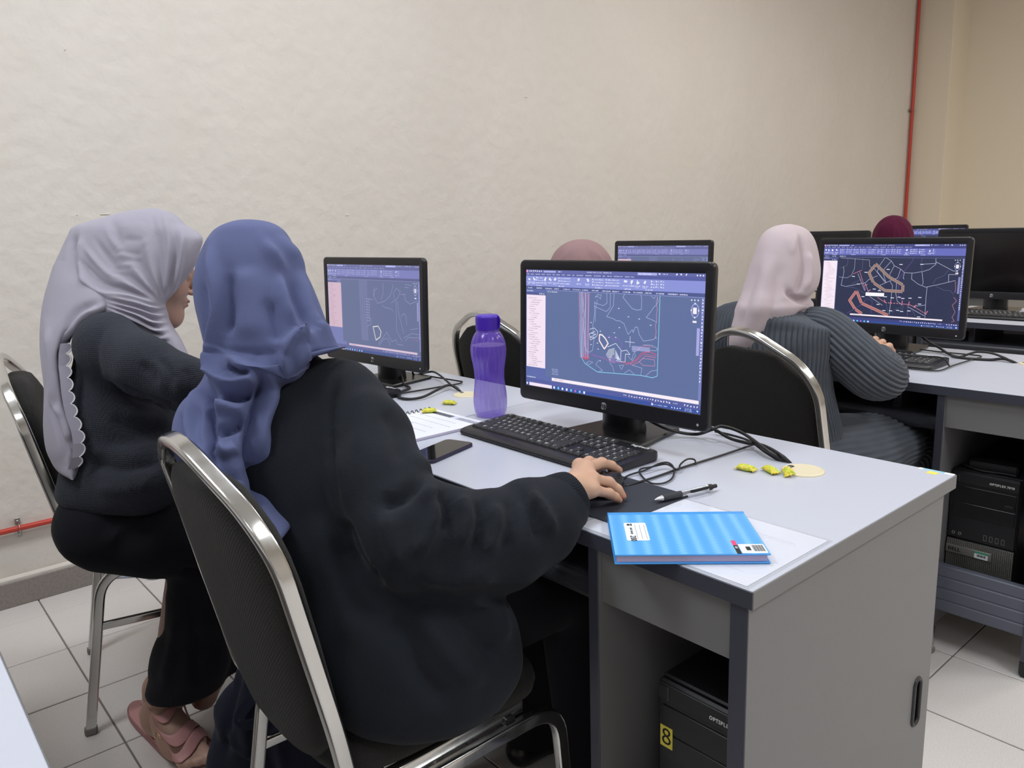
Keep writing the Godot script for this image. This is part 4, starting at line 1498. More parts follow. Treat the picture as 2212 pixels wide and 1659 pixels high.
	for q in [L([539, 138, 529, 191, 572, 237, 649, 220, 704, 187, 738, 130, 729, 112]), L([457, 214, 525, 215]), L([572, 142, 544, 157, 533, 196]), L([636, 111, 633, 172, 610, 211]), L([713, 229, 783, 197, 810, 154, 769, 138, 740, 167, 750, 203]), L([764, 212, 765, 300, 762, 394, 815, 456]), L([780, 216, 790, 294, 807, 335, 835, 407]), L([812, 306, 839, 286, 860, 298, 866, 358]), L([849, 175, 860, 207, 903, 227, 974, 205]), L([810, 173, 866, 170]), L([860, 111, 920, 118]), L([853, 130, 895, 130]), L([620, 246, 643, 259, 699, 262, 733, 277]), L([469, 329, 494, 338, 496, 371, 449, 390]), L([568, 492, 661, 412, 713, 470]), L([574, 501, 624, 458, 667, 450, 693, 491]), L([713, 465, 756, 452, 768, 479, 824, 479]), L([830, 436, 914, 401, 990, 404]), L([843, 453, 879, 427, 994, 422]), L([902, 379, 972, 368])]: s.line(q, 2.0, thin)
	s.line(L([514, 387, 571, 380, 599, 412, 588, 447, 542, 470]), 6.0, rgb(206, 208, 206), true)
	s.line(L([908, 438, 984, 441]), 2.0, rgb(170, 110, 150))
	var pale_pal := pal.duplicate()
	pale_pal.merge({"ink": rgb(184, 188, 226), "title": rgb(110, 112, 160), "menu": rgb(98, 102, 154), "ribbon": rgb(122, 126, 184), "tabs": rgb(92, 96, 142), "groups": small, "files": [1, 4], "side": rgb(116, 122, 176), "sheet": rgb(208, 180, 198), "list": rgb(176, 142, 160), "ring": rgb(150, 150, 196), "command": rgb(214, 192, 212), "task": rgb(66, 84, 142), "rule": rgb(140, 146, 190), "cube": rgb(214, 212, 236), "pink_mark": rgb(206, 176, 196)}, true)
	program(s, pale_pal, 166, 416, [236, 965, 514, 528])
	screen_material("screen_zoomed_plan", s)

# ---------------------------------------------------------------- what stands where
func furniture() -> void:
	screens()
	desk("white-topped grey desk at the row end, nearest desk, with the blue notebook on it", -0.491, -0.8)
	desk("white-topped grey desk by the plaster wall holding the opened spiral-bound handout", -1.489, -0.8)
	filler_board()
	desk("white-topped grey desk behind the near row with the large grey tower in its bay", -0.526, -2.19)
	desk("white-topped grey desk in the second row in front of the student in mauve", -1.524, -2.19)
	desk("white-topped grey desk in the third row carrying the switched-off monitor", -0.551, -3.58)
	desk("white-topped grey desk in the third row beside the plaster wall", -1.445, -3.58)
	desk("white-topped grey desk in the last row under the pier corner", -1.5, -4.97)
	desk("white desk corner with dark edge at the very front of the room view", -0.55, 0.56, 1.6)
	# chairs
	var c := chair_mesh()
	c.position = Vector3(-1.078, 0, -0.6)
	c.rotation.y = -0.03
	c.set_meta("label", "stacking chair with chrome frame under the person in the slate-blue headscarf")
	dup(c, "stacking chair with chrome frame under the person in the lilac-grey headscarf", Vector3(-2.19, 0, -0.55), -0.237)
	dup(c, "stacking chair with chrome frame under the person in the ribbed grey sweater", Vector3(-1.035, 0, -1.96), -0.22)
	dup(c, "stacking chair with chrome frame seen behind the violet bottle", Vector3(-2.0, 0, -1.86))
	dup(c, "stacking chair with chrome frame ahead of the person in the ribbed grey sweater", Vector3(-1.62, 0, -3.2), 0.3)
	# monitors
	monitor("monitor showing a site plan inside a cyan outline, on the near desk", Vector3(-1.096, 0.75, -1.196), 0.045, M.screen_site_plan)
	monitor("monitor by the wall whose screen has a small pale polygon, beside the handout", Vector3(-2.03, 0.75, -1.196), 0.0645, M.screen_zoomed_plan)
	monitor("monitor showing large tan and coral outlined plots in the second row", Vector3(-1.165, 0.75, -2.655), -0.045, M.screen_plots)
	monitor("monitor mostly hidden, its top showing beside the mauve headscarf", Vector3(-2.09, 0.75, -2.62), 0.0, M.screen_zoomed_plan)
	monitor("switched-off black monitor in the third row above the far keyboard", Vector3(-1.28, 0.75, -4.0), 0.0, M.dark_screen)
	monitor("dark monitor top just behind the rose-white headscarf", Vector3(-2.11, 0.75, -4.0), 0.0, M.dark_screen)
	monitor("far monitor with a bright screen edge beside the maroon headscarf", Vector3(-2.15, 0.75, -5.4), 0.0, M.screen_plots)
	# towers
	var t1 := tower("black computer tower with a yellow 8 sticker in the near desk bay", Vector3(-0.705, 0.15, -0.885))
	var st := put("sticker", span(Vector3(0.008, 0.24, 0.0018), Vector3(0.031, 0.276, 0.0032)), M.sticker_yellow, t1)
	put("lettering", B().add_mesh(letters("8", 0.036, 0.0006), Transform3D(Basis.IDENTITY, Vector3(0.0195, 0.258, 0.0036))).done(), M.print_black, st)
	var t2 := tower("black and grey computer tower with a green asset sticker in the second-row bay", Vector3(-0.79, 0.15, -2.275))
	var s2 := put("asset_sticker", span(Vector3(0.076, 0.114, 0.003), Vector3(0.11, 0.134, 0.0036)), M.sticker_white, t2)
	put("green_band", span(Vector3(0.076, 0.128, 0.0036), Vector3(0.11, 0.134, 0.004)), M.sticker_green, s2)
	var bars := B()
	for k in 9: bars.box(Vector3(0.083 + k * 0.0025, 0.1225, 0.0037), Vector3(0.001 + 0.0006 * (k % 3), 0.006, 0.0004))
	put("barcode", bars.done(), M.print_black, s2)
	var ad := thing("power_adapter", "flat black box with a coiled lead lying on top of the second-row tower", "adapter", Vector3(-0.70, 0.505, -2.33), 0.1)
	put("body", box(Vector3(0, 0.012, 0), Vector3(0.12, 0.024, 0.06), 0.005), M.black_plastic, ad)
	put("lead", B().tube(smooth_path([Vector3(-0.06, 0.01, 0), Vector3(-0.075, 0.012, 0.02), Vector3(-0.03, 0.006, 0.042), Vector3(0.03, 0.006, 0.04), Vector3(0.06, 0.006, 0.045)], 6), 0.003, 6).done(), M.cable_rubber, ad)
	# keyboards
	var k := keyboard_mesh()
	k.position = Vector3(-1.145, 0.75, -1.083)
	k.rotation.y = -0.02
	k.set_meta("label", "black keyboard with white legends beside the hand on the near desk")
	dup(k, "black keyboard under the hands of the person in the ribbed sweater", Vector3(-1.13, 0.75, -2.45), 0.02)
	dup(k, "black keyboard before the switched-off monitor in the third row", Vector3(-1.13, 0.75, -3.78), 0.0)
	dup(k, "black keyboard by the wall, only its corner showing past the black sleeve", Vector3(-2.03, 0.75, -1.06), 0.06)

func filler_board() -> void:
	var t := thing("filler_board", "narrow white strip of worktop bridging the gap between the two near desks", "worktop", Vector3(-1.434, 0, -0.8))
	put("top", span(Vector3(-0.0535, 0.728, -0.64), Vector3(0.0535, 0.7495, -0.002), 0.001), M.white_laminate, t)
	put("edging", span(Vector3(-0.0535, 0.7265, -0.002), Vector3(0.0535, 0.748, 0.0003), 0.0005), M.dark_edging, t)
	put("back_edging", span(Vector3(-0.0535, 0.7265, -0.641), Vector3(0.0535, 0.748, -0.64), 0.0005), M.grey_laminate, t)
	put("support_board", span(Vector3(-0.0535, 0.045, -0.61), Vector3(0.0535, 0.728, -0.598)), M.grey_laminate, t)

# ---------------------------------------------------------------- things on the desks
func lying(called: String, label: String, category: String, at: Vector3, dir: Vector2, group := "") -> Node3D:
	# local x runs along dir = (x, z)
	return thing(called, label, category, at, atan2(-dir.y, dir.x), group)

func small_things() -> void:
	bottle()
	handout()
	phone()
	mouse_and_mat()
	pen()
	notebook()
	candies()
	stickers()
	cables()

func bottle() -> void:
	var t := thing("water_bottle", "translucent violet fluted water bottle with a dark violet screw cap", "bottle", Vector3(-1.452, 0.75, -1.172))
	var prof := []
	var ctrl := [Vector2(0.0352, 0.002), Vector2(0.0362, 0.008), Vector2(0.0392, 0.013), Vector2(0.0412, 0.035), Vector2(0.0405, 0.055), Vector2(0.0375, 0.078), Vector2(0.0362, 0.098), Vector2(0.0378, 0.12), Vector2(0.0415, 0.142), Vector2(0.0432, 0.158), Vector2(0.0425, 0.175), Vector2(0.0375, 0.192), Vector2(0.0315, 0.203), Vector2(0.0282, 0.207), Vector2(0.0276, 0.214)]
	for i in ctrl.size() - 1:
		for j in 4:
			prof.append(ctrl[i].cubic_interpolate(ctrl[i + 1], ctrl[maxi(i - 1, 0)], ctrl[mini(i + 2, ctrl.size() - 1)], j / 4.0))
	prof.append(ctrl[-1])
	var flute := func(r: float, y: float, a: float) -> float:
		var k := smoothstep(0.012, 0.03, y) * (1.0 - smoothstep(0.185, 0.2, y))
		return r * (1.0 - 0.055 * k * pow(absf(sin(a * 9.0)), 5.0))
	var body := B()
	body.lathe(prof, 108, Transform3D.IDENTITY, flute)
	put("body", body.done(), M.bottle_plastic, t)
	var wp := []
	for q in prof:
		if q.y > 0.004 and q.y < 0.176: wp.append(Vector2(q.x * 0.94, q.y))
	put("water", B().lathe(wp, 48).done(), M.bottle_water, t)
	var cp := [Vector2(0.0284, 0.2125), Vector2(0.0288, 0.214), Vector2(0.0286, 0.240), Vector2(0.0276, 0.2445), Vector2(0.025, 0.247), Vector2(0.0001, 0.2476)]
	var cap := put("cap", B().lathe(cp, 48).done(), M.cap_violet, t)
	put("carry_loop", B().sweep(smooth_path([Vector3(0.021, 0.245, -0.012), Vector3(0.0275, 0.24, -0.0135), Vector3(0.0282, 0.227, -0.0135), Vector3(0.0275, 0.216, -0.011)], 6), rounded(0.006, 0.0025, 0.001, 2), Vector3(0, 0, 1)).done(), M.cap_violet, cap)

func paper_texture(draw: Color, sd: int, w: int, h: int, rows: Array) -> ImageTexture:
	# printed lines: [x, y, length] in pixels
	var im := Image.create(w, h, false, Image.FORMAT_RGBA8)
	im.fill(Color(1, 1, 1))
	var rg := RandomNumberGenerator.new()
	rg.seed = sd
	for r in rows:
		var x: float = r[0]
		while x < r[0] + r[2]:
			var g := rg.randf_range(2, 5)
			im.fill_rect(Rect2i(int(x), int(r[1]) + rg.randi() % 2, int(g), 3 if r.size() < 4 else r[3]), draw)
			x += g + (1 if rg.randf() < 0.8 else 4)
	return ImageTexture.create_from_image(im)

func handout() -> void:
	var t := thing("spiral_bound_handout", "white printed handout in spiral binding lying between bottle and black sleeve", "booklet", Vector3(-1.495, 0.75, -0.957))
	put("pages", span(Vector3(-0.108, 0.0002, -0.148), Vector3(0.108, 0.0062, 0.148), 0.0006), M.paper_edge, t)
	var m: StandardMaterial3D = M.paper.duplicate()
	var im := Image.create(512, 704, false, Image.FORMAT_RGBA8)
	im.fill(Color(1, 1, 1))
	var rg := RandomNumberGenerator.new()
	rg.seed = 12
	# heading band: a dark strip of a screenshot, then ruled answer lines
	for x in range(90, 500, 3):
		for y in range(30, 70, 3):
			var g := 0.25 + 0.3 * rg.randf() if x < 270 else 0.55 + 0.3 * rg.randf()
			if x > 270 and x < 320: g = 0.9
			im.fill_rect(Rect2i(x, y, 3, 3), Color(g, g * 1.02, g * 1.06))
	for r in [[60, 130, 350], [60, 200, 400], [60, 275, 330], [70, 290, 160], [60, 350, 380], [60, 420, 300], [60, 500, 400], [60, 580, 340]]:
		for k in int(r[2] / 6): im.fill_rect(Rect2i(r[0] + k * 6, r[1], 4 + rg.randi() % 3, 4), Color(0.62, 0.63, 0.68))
	m.albedo_texture = ImageTexture.create_from_image(im)
	put("top_page", B().add_sheet(0.214, 0.294, Vector3(0, 0.0064, 0)).done(), m, t)
	for k in 22:
		var z := -0.138 + k * 0.0131
		put("binding_hole", span(Vector3(-0.1045, 0.0064, z - 0.0035), Vector3(-0.0965, 0.0067, z + 0.0018)), M.print_black, t)
	var ring := []
	for k in 22:
		var z := -0.138 + k * 0.0131
		put("binding_ring", B().tube(loop_xy(Vector3(-0.107, 0.0054, z), 0.0054), 0.0011, 6, true).done(), M.satin_black, t)

func loop_xy(c: Vector3, r: float) -> Array:
	var o := []
	for k in 14: o.append(c + Vector3(cos(TAU * k / 14.0) * r, sin(TAU * k / 14.0) * r, 0))
	return o

func phone() -> void:
	var t := lying("phone", "smartphone with a dark glossy screen and plum-coloured edge beside the keyboard", "phone", Vector3(-1.278, 0.75, -0.894), Vector2(-0.302, -0.953))
	put("body", B().prism(rounded(0.147, 0.0716, 0.012, 6), 0.0076, 0.0014, Transform3D(Basis(Vector3(1, 0, 0), Vector3(0, 0, -1), Vector3(0, 1, 0)), Vector3.ZERO)).done(), M.phone_body, t)
	put("screen", B().prism(rounded(0.1425, 0.067, 0.0105, 6), 0.0003, 0.0, Transform3D(Basis(Vector3(1, 0, 0), Vector3(0, 0, -1), Vector3(0, 1, 0)), Vector3(0, 0.0076, 0))).done(), M.phone_glass, t)
	put("side_button", box(Vector3(0.022, 0.0044, 0.0359), Vector3(0.018, 0.0022, 0.0007), 0.0003), M.phone_body, t)
	put("charging_port", box(Vector3(-0.0734, 0.0038, 0), Vector3(0.0006, 0.0024, 0.008), 0.0002), M.print_black, t)

func mouse_and_mat() -> void:
	var mat_t := thing("mouse_mat", "dark slate mouse mat with rounded corners under the hand", "mouse mat", Vector3(-0.871, 0.75, -0.937))
	put("mat_body", B().prism(rounded(0.236, 0.186, 0.012, 5), 0.0022, 0.0006, Transform3D(Basis(Vector3(1, 0, 0), Vector3(0, 0, -1), Vector3(0, 1, 0)), Vector3.ZERO)).done(), M.mouse_mat, mat_t)
	var t := thing("computer_mouse", "black computer mouse with a grey wheel under the fingers", "mouse", Vector3(-0.876, 0.7522, -0.952), 0.5)
	var rows := []
	for q in [[0.0, 0.93], [0.006, 1.0], [0.014, 0.98], [0.022, 0.88], [0.028, 0.7], [0.032, 0.42], [0.033, 0.03]]:
		var row := []
		for i in 36:
			var a := TAU * i / 36
			var c := cos(a)
			var s := sin(a)
			row.append(Vector3(signf(c) * pow(absf(c), 0.75) * 0.03 * q[1], q[0] * (1.0 - 0.12 * s * s * signf(-s)), signf(s) * pow(absf(s), 0.7) * 0.053 * q[1] + 0.006 * q[0] / 0.033))
		rows.append(row)
	put("shell", B().grid(rows, true, true, true).done(), M.bezel_plastic, t)
	put("wheel", B().lathe([Vector2(0.0001, -0.0032), Vector2(0.0095, -0.0032), Vector2(0.0105, -0.0022), Vector2(0.0105, 0.0022), Vector2(0.0095, 0.0032), Vector2(0.0001, 0.0032)], 22, Transform3D(Basis(Vector3(0, 0, 1), -PI / 2), Vector3(0, 0.0225, -0.033))).done(), M.badge_silver, t)

func pen() -> void:
	var t := lying("pen", "black retractable pen with a clear barrel and rubber grip beside the mouse mat", "pen", Vector3(-0.771, 0.7584, -0.957), Vector2(0.03, -0.127))
	var tip := Transform3D(Basis(Vector3(0, 0, 1), -PI / 2), Vector3.ZERO)
	put("nose_cone", B().lathe([Vector2(0.0006, 0), Vector2(0.0012, 0.001), Vector2(0.0036, 0.008), Vector2(0.005, 0.0155)], 20, tip).done(), M.badge_silver, t)
	put("grip", B().lathe([Vector2(0.0052, 0.0155), Vector2(0.0057, 0.019), Vector2(0.0058, 0.045), Vector2(0.0054, 0.054)], 20, tip).done(), M.rubber_grip, t)
	put("barrel", B().lathe([Vector2(0.0052, 0.054), Vector2(0.0052, 0.108)], 20, tip).done(), M.clear_plastic, t)
	put("refill", B().lathe([Vector2(0.0022, 0.05), Vector2(0.0022, 0.1), Vector2(0.0028, 0.104)], 12, tip).done(), M.print_black, t)
	put("collar", B().lathe([Vector2(0.0055, 0.1075), Vector2(0.0055, 0.1105)], 20, tip).done(), M.sticker_white, t)
	put("push_button", B().lathe([Vector2(0.0054, 0.1105), Vector2(0.0052, 0.119), Vector2(0.0036, 0.122), Vector2(0.0033, 0.130), Vector2(0.0005, 0.1312)], 18, tip).done(), M.print_black, t)
	put("clip", B().sweep([Vector3(0.112, 0.0035, 0.005), Vector3(0.106, 0.004, 0.0085), Vector3(0.075, 0.003, 0.0078), Vector3(0.07, 0.003, 0.0062)], rounded(0.0016, 0.005, 0.0006, 2)).done(), M.print_black, t)

func notebook() -> void:
	# a laminated sheet taped to the desk corner, and the notebook lying across it
	var sh := thing("laminated_sheet", "printed sheet under clear plastic at the desk corner beneath the blue notebook", "paper", Vector3(-0.651, 0.75, -0.909))
	var m: StandardMaterial3D = M.paper.duplicate()
	m.albedo_texture = paper_texture(Color(0.66, 0.68, 0.74), 3, 768, 532, [[560, 128, 150, 2], [500, 112, 200], [500, 140, 90, 2], [440, 300, 240, 2], [450, 318, 200, 2], [430, 332, 120, 2], [480, 395, 110, 2], [470, 408, 130, 2], [480, 420, 110, 2], [500, 432, 120, 2], [520, 444, 180, 2]])
	put("sheet", B().add_sheet(0.294, 0.204, Vector3(0, 0.0006, 0)).done(), m, sh)
	put("plastic_cover", span(Vector3(-0.1525, 0.0001, -0.1065), Vector3(0.1525, 0.0011, 0.1065), 0.0003), M.clear_sheet, sh)
	var t := lying("notebook", "blue zigzag-patterned hardcover notebook with a white name label", "notebook", Vector3(-0.6465, 0.7515, -0.8665), Vector2(0.697, -0.717))
	var lx := 0.103
	var lz := 0.0795
	var cov: StandardMaterial3D = M.cover_blue.duplicate()
	cov.albedo_color = Color.WHITE
	cov.albedo_texture = zigzag()
	put("back_cover", span(Vector3(-lx, 0, -lz), Vector3(lx, 0.002, lz), 0.0007), M.cover_blue, t)
	put("page_block", span(Vector3(-lx + 0.003, 0.002, -lz + 0.003), Vector3(lx - 0.004, 0.0118, lz - 0.003), 0.0004), M.page_lilac, t)
	var fr := put("front_cover", span(Vector3(-lx, 0.0118, -lz), Vector3(lx, 0.0138, lz), 0.0007), M.cover_blue, t)
	put("printed_pattern", B().add_sheet(2 * lx - 0.002, 2 * lz - 0.012, Vector3(0, 0.0139, 0.005)).done(), cov, fr)
	put("spine", B().sweep([Vector3(-lx, 0.0069, -lz + 0.001), Vector3(lx, 0.0069, -lz + 0.001)], rounded(0.004, 0.0138, 0.0018, 3)).done(), M.cover_blue, t)
	var lb := put("name_label", B().prism(rounded(0.032, 0.066, 0.003, 4), 0.0002, 0.0, flat_at(Vector3(-0.066, 0.0139, -0.002))).done(), M.sticker_white, t)
	for k in 3: put("ruled_line", span(Vector3(-0.0665 + k * 0.0065, 0.0141, -0.027), Vector3(-0.0661 + k * 0.0065, 0.0143, 0.027)), M.print_grey, lb)
	put("lettering", B().add_mesh(letters("200", 0.0115, 0.0002, "Droid Sans", 700), Transform3D(Basis(Vector3(0, 1, 0), -PI / 2) * Basis(Vector3(1, 0, 0), -PI / 2), Vector3(-0.0725, 0.0142, 0.0235))).done(), M.print_black, lb)
	put("lettering", B().add_mesh(letters("NOTE BOOK", 0.0042, 0.0002, "Droid Sans", 700), Transform3D(Basis(Vector3(0, 1, 0), -PI / 2) * Basis(Vector3(1, 0, 0), -PI / 2), Vector3(-0.073, 0.0142, -0.004))).done(), M.print_black, lb)
	put("bird_emblem", B().add_sheet(0.0045, 0.006, Vector3(-0.0755, 0.0142, -0.0275)).add_sheet(0.002, 0.009, Vector3(-0.0715, 0.0142, -0.0275)).done(), M.print_black, lb)
	var br := put("bar_code_label", B().prism(rounded(0.034, 0.03, 0.002, 3), 0.0002, 0.0, flat_at(Vector3(0.0835, 0.0139, 0.0615))).done(), M.sticker_white, t)
	var bars := B()
	for k in 12: bars.box(Vector3(0.084 + k * 0.00125, 0.0142, 0.0605), Vector3(0.0004 + 0.0005 * ((k * 7) % 3) / 2.0, 0.0002, 0.02))
	bars.box(Vector3(0.0775, 0.0142, 0.0615), Vector3(0.006, 0.0002, 0.012))
	put("barcode", bars.done(), M.print_black, br)
	put("pink_tab", span(Vector3(0.0595, 0.0139, 0.0335), Vector3(0.0655, 0.0141, 0.05)), M.label_pink, br)
	var bt := put("black_tab", span(Vector3(0.0595, 0.0139, 0.05), Vector3(0.0655, 0.0141, 0.0785)), M.print_black, br)
	put("lettering", B().add_mesh(letters("E", 0.008, 0.0002, "Droid Sans", 700), Transform3D(Basis(Vector3(1, 0, 0), -PI / 2), Vector3(0.0625, 0.0143, 0.058))).done(), M.print_white, br)

func flat_at(p: Vector3) -> Transform3D:
	return Transform3D(Basis(Vector3(1, 0, 0), Vector3(0, 0, -1), Vector3(0, 1, 0)), p)

# the notebook's print: pale zigzag rows that come and go in broad bands
func zigzag() -> ImageTexture:
	var w := 512
	var h := 384
	var im := Image.create(w, h, false, Image.FORMAT_RGBA8)
	var base := rgb(76, 164, 238)
	var light := rgb(150, 212, 250)
	for y in h:
		for x in w:
			var zx := absf(fposmod(y / 12.0, 2.0) - 1.0) * 9.0
			var band := 0.5 + 0.5 * cos((x + zx * 0.7) / 58.0 * TAU)
			var row := 0.5 + 0.5 * sin((x + zx) / 9.0 * TAU)
			var k := clampf(0.12 + 0.42 * band * band + 0.4 * row * row * (0.3 + 0.7 * band), 0, 1)
			im.set_pixel(x, y, base.lerp(light, k))
	return ImageTexture.create_from_image(im)

# a sweet in a crimped, crinkled wrapper
func candy_mesh() -> Node3D:
	var t := thing("wrapped_candy", "", "candy", Vector3.ZERO, 0.0, "wrapped yellow candies")
	var im := Image.create(64, 64, false, Image.FORMAT_RGBA8)
	var f := FastNoiseLite.new()
	f.seed = 5
	f.frequency = 0.05
	for y in 64:
		for x in 64:
			var c := rgb(226, 214, 60)
			var v := f.get_noise_2d(x, y)
			if v > 0.16: c = rgb(182, 208, 66)
			if v < -0.2: c = rgb(240, 206, 90)
			var dx := (x - 26) / 7.0
			var dy := (y - 20) / 9.0
			if dx * dx + dy * dy < 1.0: c = rgb(244, 240, 226)
			if dx * dx + dy * dy < 0.25: c = rgb(96, 70, 140)
			if x > 44 and x < 52 and y % 16 < 7: c = rgb(226, 140, 60)
			im.set_pixel(x, y, c)
	var m := mat("candy_wrapper", Color.WHITE, 0.3)
	m.albedo_texture = ImageTexture.create_from_image(im)
	var rows := []
	for i in 23:
		var s := (i - 11) / 11.0
		var a := absf(s)
		var w := 0.0088 if a < 0.72 else lerpf(0.0088, 0.0105, (a - 0.72) / 0.28)
		var h := 0.0052 * sqrt(maxf(0.0, 1.0 - pow(a / 0.78, 4.0))) if a < 0.78 else 0.0
		var row := []
		for k in 24:
			var th := TAU * k / 24
			var c := cos(th)
			row.append(Vector3(s * 0.0185, 0.0058 + sin(th) * (h + 0.0005) + (0.0012 * sin(c * 9.0 + s * 20.0) if a > 0.6 else 0.0006 * sin(c * 7.0 + s * 9.0)) - (0.002 * (a - 0.7) / 0.3 if a > 0.7 else 0.0), c * w))
		rows.append(row)
	var b := B()
	b.grid(rows, true, true, true)
	put("wrapper", b.done(), m, t)
	return t

func candies() -> void:
	var c := candy_mesh()
	c.position = Vector3(-1.628, 0.75, -1.175)
	c.rotation.y = 0.5
	c.set_meta("label", "wrapped yellow candy lying alone on the desk near the cream cable cover")
	dup(c, "wrapped yellow candy lying on the spiral-bound handout", Vector3(-1.568, 0.7568, -1.07), 0.95)
	dup(c, "wrapped yellow candy at the outer end of the row of three by the cable cover", Vector3(-0.766, 0.75, -1.212), 0.1)
	dup(c, "wrapped yellow candy in the middle of the row of three by the cable cover", Vector3(-0.728, 0.75, -1.232), -0.45)
	var l := dup(c, "wrapped yellow candy leaning on the cables at the cream cable cover", Vector3(-0.698, 0.751, -1.243), -0.9)
	l.rotation.x = 0.35

func stickers() -> void:
	tag(put("desk_sticker", span(Vector3(-0.533, 0.75, -1.429), Vector3(-0.516, 0.7503, -1.414), 0.0001), M.sticker_yellow), "tiny yellow square sticker near the desk's far corner", "sticker")
	var s := thing("desk_label", "pale blue and white strip label along the back edge at the desk's far corner", "label", Vector3(-0.523, 0.75, -1.4345))
	put("paper_strip", span(Vector3(-0.03, 0, -0.0055), Vector3(0.03, 0.0002, 0.0045)), M.sticker_white, s)
	put("blue_band", span(Vector3(-0.022, 0.0002, -0.005), Vector3(0.014, 0.0003, 0.0035)), M.sticker_blue, s)
	put("printing", B().add_mesh(letters("COMPUTER 8", 0.005, 0.0001), Transform3D(Basis(Vector3(1, 0, 0), -PI / 2), Vector3(-0.004, 0.0004, 0))).done(), M.print_white, s)

func cord(label: String, pts: Array, r: float, group := "", closed := false) -> void:
	tag(put("cable", B().tube(smooth_path(pts, 7, closed), r, 8, closed).done(), M.cable_rubber), label, "cable", group)

func cables() -> void:
	# near monitor to its grommet
	cord("black cable arching from the near monitor down to the cream cable cover", [Vector3(-1.09, 0.80, -1.275), Vector3(-1.0113, 0.77, -1.2943), Vector3(-0.9702, 0.757, -1.3357), Vector3(-0.926, 0.775, -1.3304), Vector3(-0.9108, 0.782, -1.3489), Vector3(-0.8614, 0.776, -1.3491), Vector3(-0.7757, 0.765, -1.3031), Vector3(-0.7354, 0.745, -1.3114)], 0.0036)
	cord("black cable lying lower from the near monitor to the cream cable cover", [Vector3(-1.07, 0.79, -1.29), Vector3(-0.9852, 0.775, -1.3235), Vector3(-0.945, 0.775, -1.3492), Vector3(-0.8862, 0.764, -1.3378), Vector3(-0.8433, 0.764, -1.3299), Vector3(-0.8044, 0.764, -1.3338), Vector3(-0.7489, 0.762, -1.304), Vector3(-0.7309, 0.745, -1.3117)], 0.0036)
	cord("thin black cable running under the others to the cream cable cover", [Vector3(-0.9513, 0.757, -1.3836), Vector3(-0.9093, 0.757, -1.381), Vector3(-0.8558, 0.757, -1.3663), Vector3(-0.7864, 0.758, -1.3129), Vector3(-0.7376, 0.745, -1.3054)], 0.0026)
	# keyboard and mouse leads
	cord("straight thin keyboard lead crossing the desk behind the keyboard", [Vector3(-0.8619, 0.7522, -0.9911), Vector3(-0.8575, 0.7535, -1.0107), Vector3(-0.854, 0.7535, -1.0675), Vector3(-0.8532, 0.7535, -1.1476), Vector3(-0.8467, 0.7535, -1.2561), Vector3(-0.8392, 0.756, -1.3536)], 0.0022)
	cord("thin mouse lead coiled in a loop beside the mouse mat", [Vector3(-0.90, 0.765, -1.005), Vector3(-0.8806, 0.757, -0.9883), Vector3(-0.8941, 0.754, -1.0384), Vector3(-0.8863, 0.757, -1.0743), Vector3(-0.8828, 0.762, -1.1101), Vector3(-0.8723, 0.762, -1.1239), Vector3(-0.8526, 0.757, -1.1136), Vector3(-0.8286, 0.7535, -1.0771), Vector3(-0.8228, 0.7535, -1.0438), Vector3(-0.84, 0.7535, -1.0309), Vector3(-0.8773, 0.754, -1.0506), Vector3(-0.8974, 0.756, -1.072), Vector3(-0.8895, 0.757, -1.0982), Vector3(-0.876, 0.759, -1.1218), Vector3(-0.8444, 0.757, -1.1138), Vector3(-0.8555, 0.76, -1.1366), Vector3(-0.8618, 0.762, -1.1659), Vector3(-0.8584, 0.758, -1.183), Vector3(-0.8448, 0.755, -1.1687)], 0.0017)
	# the neighbour's monitor
	cord("black cable hanging from the wall-side monitor and curving to its cable cover", [Vector3(-2.0, 0.80, -1.25), Vector3(-1.9858, 0.77, -1.2607), Vector3(-1.9261, 0.757, -1.2291), Vector3(-1.8762, 0.7545, -1.2169), Vector3(-1.8434, 0.7545, -1.1609), Vector3(-1.7904, 0.755, -1.1237), Vector3(-1.7466, 0.755, -1.1308), Vector3(-1.7304, 0.758, -1.165), Vector3(-1.7614, 0.762, -1.2336), Vector3(-1.7833, 0.764, -1.2867), Vector3(-1.763, 0.758, -1.2991), Vector3(-1.7401, 0.745, -1.2992)], 0.0038)
	cord("black cable arching behind the wall-side monitor down to its cable cover", [Vector3(-1.96, 0.81, -1.29), Vector3(-2.0128, 0.762, -1.3219), Vector3(-1.9982, 0.764, -1.3502), Vector3(-1.9676, 0.77, -1.3641), Vector3(-1.8911, 0.77, -1.3388), Vector3(-1.776, 0.764, -1.2928), Vector3(-1.7356, 0.757, -1.2866), Vector3(-1.731, 0.745, -1.2988)], 0.0032)
	cord("thin black lead folded sharply beside the wall-side cable cover", [Vector3(-2.0285, 0.757, -1.3531), Vector3(-1.9593, 0.756, -1.3573), Vector3(-1.8436, 0.756, -1.3682), Vector3(-1.8234, 0.756, -1.3667), Vector3(-1.8094, 0.756, -1.3424), Vector3(-1.8134, 0.756, -1.295), Vector3(-1.8228, 0.7545, -1.2365), Vector3(-1.8288, 0.7545, -1.1652), Vector3(-1.833, 0.7545, -1.1374)], 0.0024)
	# the second row
	cord("black cable dropping from the second-row monitor to the desk end", [Vector3(-1.12, 0.84, -2.72), Vector3(-1.054, 0.79, -2.7173), Vector3(-1.0119, 0.765, -2.7254), Vector3(-0.9591, 0.756, -2.6693), Vector3(-0.9102, 0.7545, -2.6399), Vector3(-0.8417, 0.7545, -2.6503), Vector3(-0.8122, 0.757, -2.6764), Vector3(-0.7806, 0.756, -2.6558), Vector3(-0.7679, 0.745, -2.6737)], 0.0042)
